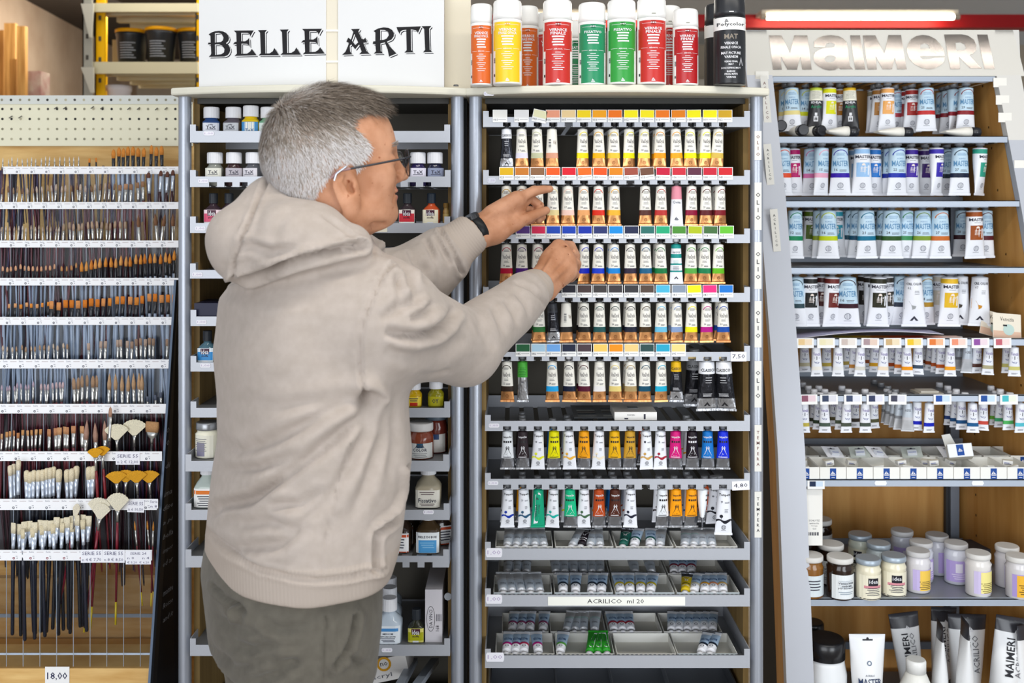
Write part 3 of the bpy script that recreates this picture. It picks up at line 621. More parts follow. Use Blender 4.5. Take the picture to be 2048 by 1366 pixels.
# the empty bottom drawer
b = MB(); D = 2.135; xl, xr = X(978, D)-c2x, X(1492, D)-c2x; z0 = Z(1440, D); zt = z0+.035
b.box(xl, D-2.17, z0, xr, 2.40-2.17, z0+.003, M('6f747c', .4, .4)); b.box(xl, D-2.17, z0, xr, D-2.168, zt, GREY); b.box(xl, .226, z0, xr, .229, zt+.012, GREY)
for a in (xl, xr-.003): b.box(a, D-2.17, z0, a+.003, .229, zt, M('5b5f66', .4, .4))
k = xl+.01
while k < xr-.01: b.box(k, .2235, z0+.02, k+.0035, .226, zt+.008, M('3d4046', .5)); k += .0085
for q in (.27, .5, .73): b.box(xl+(xr-xl)*q, D-2.167, z0+.003, xl+(xr-xl)*q+.002, .226, zt-.008, M('8a8f98', .4, .4))
obj('pull_out_tray', b, cab2)
CARD = M('efeee8', .6); CARDI = M('d9d6cc', .6)
def carton(x, y, z, w, d, h, label, printed=False, cc=CARD, blue=False, group='open cartons of small tubes', yaw=0):
    t = thing('open_carton', label, 'carton', (x, y, z), (0, 0, R(yaw)), group); th = .0012; f = M('dce6ea', .5) if printed else cc
    b = MB(); b.box(-w/2, 0, 0, w/2, d, th, CARDI); b.box(-w/2, 0, th, w/2, th, h, f); b.box(-w/2, d-th, th, w/2, d, h, cc)
    for s in (-1, 1): b.hexa([(s*w/2, th, th), (s*w/2, d-th, th), (s*w/2, d-th, h), (s*w/2, th, h)][::s], [(s*(w/2-th), th, th), (s*(w/2-th), d-th, th), (s*(w/2-th), d-th, h), (s*(w/2-th), th, h)][::s], cc)
    if printed:
        fn = flat(-.0004); b.decal(([(-.006, h*.7), (0, h*.25), (.006, h*.7), (.003, h*.7), (0, h*.5), (-.003, h*.7)], [(0, 1, 4, 5), (1, 2, 3, 4)]), fn, INK)
        b.decal(rect(-.004, h*.78, .004, h*.84), fn, INK)
        for s in (-1, 1):
            for j in range(2): b.decal(rect(s*w*.36-w*.08, h*(.3+.25*j), s*w*.36+w*.08, h*(.36+.25*j)), fn, M('9ab0c4', .5))
    if blue:
        fn = flat(-.0004); bl = M('1d4a96', .45); b.decal(rect(-.0075, .002, .0075, h-.003), fn, bl); sail(b, flat(-.0007), 0, h*.45, h*.26, CAPW); b.decal(rect(-.004, h*.16, .004, h*.2), flat(-.0007), CAPW)
    obj('carton_body', b, t); return t
def lying(kind, col, x, y, z, L, r, yaw, label, group, capm=CAPW, pitch=5, var=0, name='paint_tube'):
    """tube lying on its back, cap towards the viewer; x,y = position of the cap end"""
    rm = Matrix.Rotation(R(yaw), 3, 'Z') @ Matrix.Rotation(R(90-pitch+0), 3, 'X')   # local z (cap) -> -y
    d = rm @ Vector((0, 0, 1)); 
    t = thing(name, label, 'tube', tuple(Vector((x, y, z))-d*L), rm.to_euler(), group)
    t.rotation_euler = (rm @ Matrix.Rotation(math.pi, 3, 'Z')).to_euler() if True else None
    obj('tube_body', tube_mesh(kind, col, L, r, var), t); obj('cap', cap_mesh(r*.85, .008, capm), t, (0, 0, L+.0060))
    return t
def carton_row(yf, ztop, specs, rown_, printed):
    for ci, (pl, pr, tubes, pf) in enumerate(specs):
        D = yf; xl, xr = X(pl, D), X(pr, D); w = xr-xl-.002; h = .021
        nm = 'white open carton%s, %s from the left on the %s' % (' holding small tubes' if tubes else ' left empty', ordn(ci+1), rown_)
        carton((xl+xr)/2, yf, ztop, w, .104, h, nm, pf)
        for ti, (px, kind, col, yaw) in enumerate(tubes):
            big = (kind == 'bigs'); kind = 'sm' if big else kind
            L = .072; r = .0098
            lying(kind, col, X(px, yf), yf+.0145, ztop+.0172, L, r, yaw, 'small %s tube lying %s in the %s carton, %s' % (cname(col) if kind != 'sv' else 'silver grey', ordn(ti+1), ordn(ci+1), rown_),
                  'small tubes lying in cartons', CAPW, -13, var=ti, name='small_paint_tube')
zH = Z(1120, 2.135)+.0025; zI = Z(1213, 2.135)+.0025; zJ = Z(1336, 2.135)+.0025
G2 = 'b8babd'
carton_row(2.150, zH, [(990, 1107, [(1015,'sv',G2,-6),(1033,'sv',G2,-7),(1051,'sv',G2,-8),(1070,'sv',G2,2),(1088,'sv',G2,8)], 0),
  (1110, 1228, [(1146,'sv',G2,-22),(1164,'tf','201820',-16),(1182,'sv',G2,-10),(1201,'sv',G2,2)], 0),
  (1231, 1348, [(1248,'tf','1c5c50',-14),(1270,'sm','1c5c50',-14),(1302,'sm','1c5c50',-10),(1322,'sv',G2,-9)], 0),
  (1351, 1476, [(1372,'sv','a8c0c0',-14),(1390,'sv','a8c0c0',-14),(1409,'sv',G2,-3),(1427,'sv',G2,-3)], 0)], 'upper drawer', 0)
carton_row(2.150, zI, [(986, 1105, [(1006,'sv',G2,2),(1024,'sv',G2,7),(1043,'sv',G2,9),(1061,'sv',G2,3),(1080,'sv',G2,8)], 1),
  (1108, 1227, [(1127,'sm','26303c',-2),(1152,'sm','26303c',-4),(1184,'sm','26303c',-10),(1204,'sm','26303c',-6)], 1),
  (1230, 1350, [(1243,'sm','c9b41c',0),(1262,'sm','c9b41c',-3),(1283,'sm','c9b41c',-8),(1303,'sm','c9b41c',-12)], 1),
  (1353, 1480, [(1373,'tf','d0b41c',-14),(1390,'sm','cfc9b0',-18),(1412,'sm','e0a020',-13),(1430,'sm','e09060',-9),(1449,'sm','d8b060',-7)], 1)], 'middle drawer front', 0)
carton_row(2.262, zI, [(996, 1108, [(1015,'sv','8a8c90',-4),(1033,'sv','8a8c90',-3),(1053,'sv','8a8c90',0)], 0),
  (1110, 1220, [(1113,'sv',G2,0),(1130,'sv',G2,0),(1149,'sv',G2,0),(1168,'sv',G2,0),(1186,'sv',G2,0),(1202,'sv',G2,0)], 0),
  (1222, 1333, [(1272,'sv',G2,0),(1305,'sv',G2,0)], 0), (1335, 1450, [(1350,'sm','8a2438',-10),(1367,'sm','8a2438',-10),(1385,'sm','8a2438',-10)], 0)], 'middle drawer rear', 0)
carton_row(2.150, zJ, [(990, 1110, [(1013,'sm','b01878',-5),(1031,'sm','8a1860',-5),(1048,'sm','b0284c',-1),(1077,'sm','b01878',3)], 0),
  (1112, 1230, [(1121,'sm','58a040',-9),(1181,'gr','2f9a2c',-13),(1197,'gr','2f9a2c',-6),(1214,'gr','2f9a2c',4)], 0),
  (1233, 1353, [], 0), (1354, 1476, [(1405,'sm','1c2430',-24),(1424,'sm','1c2430',-20)], 1)], 'lowest drawer front', 0)
carton_row(2.262, zJ, [(1003, 1098, [(1024,'sm','94406c',-6),(1042,'sm','94406c',-6),(1060,'sm','94406c',-2),(1086,'sm','94406c',-5)], 0),
  (1100, 1213, [(1134,'sv','a8c0c0',-14),(1151,'sv','a8c0c0',-12),(1168,'sv','a8c0c0',-3),(1190,'sv','a8c0c0',-6)], 0),
  (1216, 1325, [(1229,'sm','a82c3c',0),(1246,'sm','a82c3c',0),(1263,'sm','a82c3c',1)], 0),
  (1327, 1445, [(1345,'sm','cfd8e0',-12),(1360,'sm','cfd8e0',-12),(1377,'sm','cfd8e0',-14),(1394,'sm','cfd8e0',-12),(1411,'sm','cfd8e0',-10),(1428,'sm','cfd8e0',-10)], 0)], 'lowest drawer rear', 0)

# ---------- vertical shelf labels on the right post and on the unit behind ----------
def vtext(par, s, x, y, z0, z1, w, col='e2e0d9', ink=INK, hw=.0038, tilt=0):
    """strip label with stacked upright letters, local coords"""
    b = MB(); h = z0-z1; b.box(-w/2, -.0006, -h/2, w/2, 0, h/2, M(col, .9)); n = len(s)
    tot = min(h*.8, n*.0165*(w/.015)); st = tot/n
    for k, c in enumerate(s): b.decal(shift(text(c, st*.58, None, .01), 0, tot/2-st*(k+.5)), flat(-.0009), ink)
    return obj('strip_label', b, par, (x, y, (z0+z1)/2), (0, R(tilt), 0))
DP = 2.17-.0135-.0007
FADE = M('7a5450', .8); GH = M('403c3a', .8)
for (s, ya, yb, ink) in (('OLIO', 262, 320, FADE), ('OLIO', 365, 460, GH), ('OLIO', 484, 578, INK), ('OLIO', 602, 695, INK), ('OLIO', 722, 815, INK), ('TEMPERA', 850, 943, FADE), ('TEMPERA', 983, 1075, INK)):
    vtext(cab2, s, X(1516, DP)-c2x, DP-2.17, Z(ya, DP), Z(yb, DP), .0145, ink=ink)

# ---------- cabinet 1 : trays and jars ----------
TZ = {}
xs1 = [423+31*k for k in range(15)]
tr1 = [(262, 285, 380, 900, 0, 2.15), (353, 374, 380, 901, 1, 2.15), (446, 466, 380, 900, 0, 2.15), (540, 557, 380, 900, 0, 2.15), (633, 652, 381, 900, 0, 2.15), (725, 743, 381, 900, 0, 2.15),
       (816, 835, 381, 900, 0, 2.15), (922, 943, 371, 898, 0, 2.118), (1020, 1040, 371, 899, 0, 2.118), (1112, 1135, 371, 898, 2, 2.118), (1290, 1312, 380, 900, 0, 2.15)]
for k, (y0, y1, pl, pr, sl, D) in enumerate(tr1):
    sx = [426+30.6*q for q in range(15)] if sl == 1 else ([797+30*q for q in range(3)] if sl == 2 else ())
    o, z = tray(cab1, c1x, pl, pr, y0, y1, D, sx, ear=13, back=.0, comb=k in (7, 10), high=k != 1); TZ[k] = (z if k == 1 else Z(y0, D)-.003, D)
for (px, py, D) in ((418, 267, 2.15), (407, 362, 2.15), (401, 457, 2.15), (395, 549, 2.15), (403, 644, 2.15), (411, 731, 2.15), (857, 1024, 2.118), (774, 1300, 2.15)):
    sticker(cab1, c1x, px, py, .022, .0085, D, '1,00')
b = MB(); b.box(-.013, -.0008, -.0085, .013, 0, .0085, M('e6e0cc', .5)); obj('tape_label', b, cab1, (X(762, 2.15)-c1x, 2.15-2.1702, Z(456, 2.15)))
sticker(cab1, c1x, 788, 1104, .02, .009, 2.118, '1,00')
b = MB(); z0 = Z(1240, 2.4); b.box(X(760, 2.4)-c1x, .225, z0, X(845, 2.4)-c1x, .229, z0+.02, M('5a6270', .4, .4))
for k in range(9): b.box(X(765+9*k, 2.4)-c1x, .222, z0+.002, X(768+9*k, 2.4)-c1x, .225, z0+.018, M('2b2f36', .5))
obj('comb_strip', b, cab1)
GL = M('ffffff', .05, 0, 'clear', ior=1.3)
def glassmat(h): return M(h, .12)
_j = {}
def jar_parts(key, body, lidm, label, h, w, lidh, lidr, shape=4, neck=None, shoulder=.72, ttl=(), d=None, labz=(.1, .62), lc='f2f0ee', ink=TXT, ribs=True):
    if key in _j: return _j[key]
    r = w/2; d = (d or w)/2; b = MB(); hb = h-lidh; e = shape; nr = neck or lidr*.8
    za, zb2 = hb*labz[0], hb*labz[1]
    b.loft([(0, r*.9, d*.9, e), (hb*.03, r, d, e), (hb*shoulder, r, d, e), (hb*(shoulder*.55+.93*.45), (r*.72+nr*.28) if shoulder < .79 else r*.97, (d*.72+nr*.28) if shoulder < .79 else d*.97, 2.6), (hb*.93, nr, nr, 2), (hb+.002, nr, nr, 2)], 24, M(body, .12))
    def fn(eps=.0006):
        def g(x, z):
            q = min(.985, abs(x/(r+.0003))); return (x, -(d+.0003)*(1-q**e)**(1/e)-eps, z)
        return g
    obj_b = b
    lb = MB(); lb.decal(rectg(-r*.93, za, r*.93, zb2, 10), fn(), M(lc, .45))
    for (s, z, hh, ww, m) in ttl:
        if s == '#': lb.decal(rectg(-r*ww, hb*z, r*ww, hb*hh, 8), fn(.0009), m)
        elif s == '~': 
            for q in range(int(ww)): lb.decal(rectg(-r*(.6-.1*(q % 3)), hb*(z-hh*q), r*(.55-.08*(q % 2)), hb*(z-hh*q+hh*.38), 4), fn(.0012), m)
        else: lb.decal(shift(text(s, hb*hh, r*ww*2, .01), 0, hb*z), fn(.0014), m)
    c = MB(); n = 40 if ribs else 24
    if ribs:
        vs = []; 
        for (z, rr) in ((hb+.0005, lidr), (h-.002, lidr), (h, lidr*.92)):
            for k in range(n):
                a = 2*math.pi*k/n; q = rr*(1-.018*(k % 2)); vs.append((q*math.cos(a), q*math.sin(a), z))
        c.add(vs, [(j*n+k, j*n+(k+1) % n, (j+1)*n+(k+1) % n, (j+1)*n+k) for j in range(2) for k in range(n)]+[tuple(range(2*n, 3*n)), tuple(range(n-1, -1, -1))], lidm)
    else: c.loft([(hb+.0005, lidr*.98, lidr*.98, 2), (hb+.003, lidr, lidr, 2), (h-.002, lidr, lidr, 2), (h, lidr*.94, lidr*.94, 2)], n, lidm)
    _j[key] = (b.mesh('jar_body'), lb.mesh('paper_label'), c.mesh('lid')); return _j[key]
def jar(name, parts, px, py, D, label, cat, group, rot=0, z=None):
    t = thing(name, label, cat, (X(px, D), D, z if z is not None else Z(py, D)), (0, 0, R(rot)), group)
    obj('jar_body', parts[0], t); obj('paper_label', parts[1], t); obj('lid', parts[2], t); return t
def tex(col, lab='e6e4ea', tall=False):
    return jar_parts('tex'+col+lab+str(tall), col, CAPW, 'x', .072 if tall else .056, .036, .024, .0165, 5, shoulder=.74, labz=(.40, .80) if tall else (.05, .68), lc=lab,
        ttl=[('TeX', .62, .14, .55, TXT), ('~', .5, .05, 1, TXT)] if tall else [('silk', .56, .08, .3, TXT), ('TeX', .38, .2, .55, TXT), ('~', .24, .07, 1, TXT), ('#', .06, .12, .5, M(col, .4))])
def idea(col, glass='2c3338', lab='ead9dc', capm=M('2b2f35', .4), word='IDEA'):
    return jar_parts('idea'+col+glass, glass, capm, 'x', .066, .0355, .022, .0095, 6, shoulder=.66, neck=.008, labz=(.03, .7), lc=lab,
        ttl=[('#', .12, .52, .9, M(col, .4)), ('#', .40, .68, .52, M('4a2438', .4)), ('idea', .53, .24, .42, CAPW), ('stoffa', .33, .1, .4, M('3a2430', .5)), ('#', .03, .11, .35, CAPW)])
zz = lambda k: TZ[k][0]
for px, c, lb, w_, rt in ((423, '2a4a80', 'd9dce6', 'blue', 12), (467, '5c5660', 'c6c8cc', 'grey', -6), (537, '6aa884', 'd8e4dc', 'pale green', 0)):
    jar('textile_paint_jar', tex(c, lb), px, 0, 2.185, 'white capped square jar of %s textile paint on the top tray' % w_, 'jar', 'square textile paint jars', rt, zz(0))
yj = jar_parts('texy', 'e8c418', CAPW, 'x', .059, .036, .024, .0165, 5, shoulder=.74, labz=(.05, .68), lc='e9ece4', ttl=[('#', .05, .68, .93, M('3d8fc8', .4)), ('#', .05, .66, .55, M('f0efe2', .4)), ('TeX', .18, .2, .5, M('1d5f9a', .4))])
jar('textile_paint_jar', yj, 502, 0, 2.185, 'yellow textile paint jar with a blue and white label on the top tray', 'jar', 'square textile paint jars', 5, zz(0))
for px, c, lb, w_, rt in ((430, '8a8c84', 'e2e0d4', 'grey glass', 3), (468, '3a2426', 'b6b0b8', 'dark brown', 14), (507, '55565c', 'd8d4da', 'charcoal', -14), (836, '2c2450', 'ddd9e6', 'violet', 6), (870, '24263e', '8a92ac', 'dark blue', 10)):
    jar('textile_paint_jar', tex(c, lb, True), px, 0, 2.185, 'square %s textile paint jar standing on the second tray' % w_, 'jar', 'square textile paint jars', rt, zz(1))

b = MB(); b.box(-.009, -.005, 0, .009, .005, .012, M('c9bda6', .6)); o = obj('eraser', b, None, (X(893, 2.19), 2.19, zz(1))); tag(o, 'small beige eraser at the right end of the second tray', 'eraser')
for px, c, w_, k in ((427, 'd05070', 'pink label, left', 2), (458, 'c83a60', 'raspberry label, right', 2)):
    jar('fabric_ink_bottle', idea(c, '3a2c34', 'ead2d8'), px, 0, 2.185, 'small fabric ink bottle with %s of the two behind the hood' % w_, 'bottle', 'small ink bottles', 4, zz(k))
jar('fabric_ink_bottle', idea('c8303c', '3a3034', 'efe6dc'), 815, 0, 2.185, 'small ink bottle with a red and white label beside the man\'s chin', 'bottle', 'small ink bottles', 0, zz(2))
jar('fabric_ink_bottle', idea('e9e2c8', 'c0502c', 'efe9cf', M('26303c', .4)), 863, 0, 2.185, 'copper glass ink bottle with a cream label above the raised sleeve', 'bottle', 'small ink bottles', -4, zz(2))
b_ = jar_parts('goldrod', 'a8884c', M('8a6a30', .4), 'x', .045, .014, .01, .006, 2, ttl=[], lc='c0a868')
jar('gold_bottle', b_, 892, 0, 2.195, 'narrow gold coloured bottle at the right end of the third tray', 'bottle', None, 0, zz(2))
kj = jar_parts('kj', '2a2c30', M('74787e', .35, .4), 'x', .05, .062, .012, .0335, 2, neck=.028, shoulder=.7, lc='7a7d84', ttl=[], ribs=False)
jar('dark_jar', kj, 760, 0, 2.20, 'wide dark glass jar with a grey lid below the man\'s chin', 'jar', 'dark jars behind the raised arm', 0, zz(3))
kj2 = jar_parts('kj2', '2a2c30', M('202226', .35), 'x', .05, .036, .012, .018, 2, neck=.012, shoulder=.7, lc='8a9096', ttl=[])
for px in (806, 836): jar('dark_jar', kj2, px, 0, 2.20, 'dark jar with a black lid, %s behind the raised forearm' % ('left' if px < 820 else 'right'), 'jar', 'dark jars behind the raised arm', 0, zz(3))
b = MB(); b.box(-.03, -.04, 0, .03, .06, .030, M('23253c', .4)); o = obj('flat_box', b, None, (X(428, 2.2), 2.2, zz(4))); tag(o, 'dark navy flat box lying on the fifth tray behind the hoodie', 'box')
jar('fabric_ink_bottle', idea('3a8ac8', '4a6a78', 'd6e2ea'), 415, 0, 2.185, 'small bottle with a sky blue label on the sixth tray', 'bottle', 'small ink bottles', 0, zz(5))
kb = jar_parts('navy', '1c2440', M('1a2136', .35), 'x', .06, .04, .016, .015, 4, lc='22304e', ttl=[])
jar('ink_pot', kb, 868, 0, 2.19, 'navy ink pot on the fifth tray, mostly hidden by the arms', 'pot', None, 0, zz(4))
yb1 = jar_parts('yb1', 'c8a010', CAPW, 'x', .052, .032, .016, .0135, 3, lc='e6c83c', ttl=[('#', .1, .3, .5, M('b8301c', .4)), ('~', .5, .12, 2, TXT)])
yb2 = jar_parts('yb2', '8a8418', CAPW, 'x', .054, .034, .016, .0145, 3, lc='b0a81c', ttl=[('OY', .38, .25, .4, TXT)])
jar('yellow_paint_bottle', yb1, 829, 0, 2.185, 'golden yellow paint bottle under the lower sleeve, left of two', 'bottle', 'yellow bottles on the seventh tray', 0, zz(6))
jar('yellow_paint_bottle', yb2, 872, 0, 2.185, 'olive yellow paint bottle under the lower sleeve, right of two', 'bottle', 'yellow bottles on the seventh tray', 0, zz(6))
wj = jar_parts('wj', 'f0ecd6', M('9a9ca0', .3, .6), 'x', .074, .048, .016, .0235, 2, neck=.021, shoulder=.8, lc='e9e6d6', labz=(.04, .85), ttl=[('#', .1, .6, .4, M('8a869c', .5)), ('~', .7, .07, 7, M('8a8a8a', .5))], ribs=False)
jar('white_paste_jar', wj, 415, 0, 2.17, 'cream jar with a steel lid left of the hoodie', 'jar', None, -20, zz(7))
apa = jar_parts('apa', '7a3a26', M('c9c6c4', .4), 'x', .074, .054, .017, .026, 2, neck=.023, shoulder=.7, lc='c6c6c2', labz=(.05, .6),
      ttl=[('APA', .5, .12, .35, TXT), ('COLOR', .36, .12, .55, TXT), ('~', .22, .06, 3, M('8a8a8a', .5)), ('#', .44, .6, .25, M('28506a', .4))], ribs=False)
jar('paint_jar', apa, 842, 0, 2.165, 'jar of copper paint with a pale lid and grey label', 'jar', None, 0, zz(7))
apb = jar_parts('apb', '6a2a20', M('5c6874', .4), 'x', .082, .05, .012, .024, 2, neck=.022, shoulder=.7, lc='d6d2cc', labz=(.05, .6), ttl=[('#', .44, .6, .5, M('28406a', .4))], ribs=False)
jar('paint_jar', apb, 872, 0, 2.215, 'red brown paint jar standing behind the copper one', 'jar', None, -10, zz(7))
mb_ = jar_parts('mb', 'b9c4bc', CAPW, 'x', .088, .05, .022, .0155, 5, shoulder=.62, neck=.013, lc='f0efec', labz=(.03, .62),
      ttl=[('#', .44, .56, .9, M('e07a30', .4)), ('~', .36, .07, 5, TXT)])
jar('medium_bottle', mb_, 416, 0, 2.165, 'clear glass bottle with white cap and orange striped label', 'bottle', None, 0, zz(8))
fx = jar_parts('fx', 'a49a84', CAPW, 'x', .088, .054, .022, .0165, 5, shoulder=.62, neck=.013, lc='dcd8cc', labz=(.03, .58),
      ttl=[('Fissativo', .26, .14, .7, TXT), ('~', .5, .06, 2, M('6a5a5a', .5)), ('~', .14, .05, 2, M('6a5a5a', .5))])
jar('fixative_bottle', fx, 857, 0, 2.165, 'amber grey fixative bottle with a white cap and arched label', 'bottle', None, 0, zz(8))
fb = jar_parts('fb', '4a3a26', CAPW, 'x', .082, .052, .016, .0165, 5, shoulder=.66, neck=.013, lc='e9eef0', labz=(.03, .68),
      ttl=[('#', .04, .44, .72, M('4f9ad0', .4)), ('FIELE DI BUE', .54, .07, .75, TXT), ('~', .34, .07, 3, M('8ac0e4', .5))])
jar('medium_bottle', fb, 857, 0, 2.165, 'brown glass bottle labelled FIELE DI BUE with a sky blue panel', 'bottle', None, 0, zz(9))
ob = jar_parts('ob', '33261e', CAPK, 'x', .086, .044, .016, .0125, 5, shoulder=.66, neck=.011, lc='ecebea', labz=(.03, .6), ttl=[('#', .48, .56, .92, M('c8502c', .4)), ('#', .03, .06, .92, M('c8502c', .4)), ('~', .4, .08, 4, TXT)])
jar('oil_bottle', ob, 802, 0, 2.165, 'dark oil bottle with orange edged white label beside the pocket', 'bottle', 'dark oil bottles', -6, zz(9))
jar('oil_bottle', ob, 816, 0, 2.22, 'dark oil bottle standing behind its orange labelled twin', 'bottle', 'dark oil bottles', -20, zz(9))
jar('oil_bottle', ob, 884, 0, 2.215, 'dark oil bottle half hidden behind the ox gall bottle', 'bottle', 'dark oil bottles', 20, zz(9))
rt = jar_parts('rt', 'bcc8d4', CAPW, 'x', .090, .054, .026, .0165, 5, shoulder=.62, neck=.013, lc='e2e8ee', labz=(.03, .62),
      ttl=[('#', .44, .54, .8, M('4a8cc8', .4)), ('MEDIUM', .36, .05, .4, TXT), ('RETARDANTE', .27, .05, .6, TXT), ('~', .2, .05, 3, TXT)])
for q, (px, D) in enumerate(((779, 2.185), (779, 2.245), (779, 2.305))):
    jar('retarder_bottle', rt, px, 0, D, 'white capped retarder medium bottle, %s in the row on the lowest tray' % ['front', 'middle', 'rear'][q], 'bottle', 'retarder bottles in a row', 0, zz(10))
i148 = idea('a8a818', '2a2c20', 'd8d070')
jar('fabric_ink_bottle', i148, 833, 0, 2.185, 'small bottle with an olive yellow label on the lowest tray', 'bottle', 'small ink bottles', 0, zz(10))
t = thing('brush_carton', 'tall pale carton standing on edge, an oval and number printed on it', 'box', (X(868, 2.18), 2.18, zz(10)), (0, 0, R(0)))
b = MB(); b.box(-.018, -.01, 0, .018, .16, .112, M('cfcbd0', .5))
vs, fs = text('DA VINCI', .007, .038); b.decal(([(-z-.006, .05+x) for x, z in vs], fs), flat(-.0104), INK)
n = 24; o_ = [(-.006+.009*math.cos(2*math.pi*k/n), .05+.027*math.sin(2*math.pi*k/n)) for k in range(n)]; i_ = [(-.006+.0082*math.cos(2*math.pi*k/n), .05+.026*math.sin(2*math.pi*k/n)) for k in range(n)]
b.decal((o_+i_, [(k, (k+1) % n, (k+1) % n+n, k+n) for k in range(n)]), flat(-.0104), INK)
vs, fs = text('168', .007, .012); b.decal(([(-z+.008, .03+x) for x, z in vs], fs), flat(-.0104), INK)
for k in range(4): b.decal(rect(.006+.003*k, .045, .0072+.003*k, .06), flat(-.0104), TXT)
obj('box_body', b, t)
b = MB(); b.loft([(0, .008, .008, 2), (.004, .008, .008, 2)], 12, M('cfd4da', .4)); o = obj('shelf_clip', b, cab1, (X(896, 2.2)-c1x, .03, Z(1192, 2.2)), (R(90), 0, 0))
# bottom drawer pulled open with folded leaflets
for (a0, a1) in (((789, 1370), (820, 1316)), ((822, 1370), (862, 1316))):
    b = MB(); p0 = P(a0[0], a0[1], 2.10); p1 = P(a1[0], a1[1], 2.36); w = Vector((.018, 0, 0)); dz = Vector((0, 0, .012))
    b.hexa([p0, p0+w, p1+w, p1], [p0-dz, p0+w-dz, p1+w-dz, p1-dz], M('aeb8c6', .4, .35)); obj('sliding_rail', b, cab1, (-c1x, -2.17, 0))
b = MB(); p = P(775, 1345, 2.25); b.box(-.055, 0, 0, .05, .1, .05, M('d8d4d0', .5))
b.decal(disc(.016, 16, .011, -.0, .038), flat(-.0004), M('c8901c', .5)); b.decal(shift(text('no', .008), 0, .038), flat(-.0004), INK)
vs, fs = text('acryl', .012, .045); b.decal(shift((vs, fs), -.01, .012), flat(-.0004), M('5a5a62', .5))
o = obj('leaflet_box', b, None, (p.x, p.y, Z(1362, 2.25)), (0, R(-12), 0)); tag(o, 'tilted printed leaflet box in the bottom of the cabinet beside the trousers', 'box')
b = MB(); z0 = 0; b.box(-.28, -.02, 0, .27, .2, Z(1440, 2.2), M('7d838c', .4, .3)); obj('base_drawer', b, cab1)
b = MB(); p0 = P(372, 1400, 2.10); p1 = P(418, 1318, 2.4); w = Vector((.012, 0, 0)); dz = Vector((0, 0, .03))
b.hexa([p0, p0+w, p1+w, p1], [p0-dz, p0+w-dz, p1+w-dz, p1-dz], M('aeb8c6', .4, .35)); obj('sliding_rail', b, cab1, (-c1x, -2.17, 0))
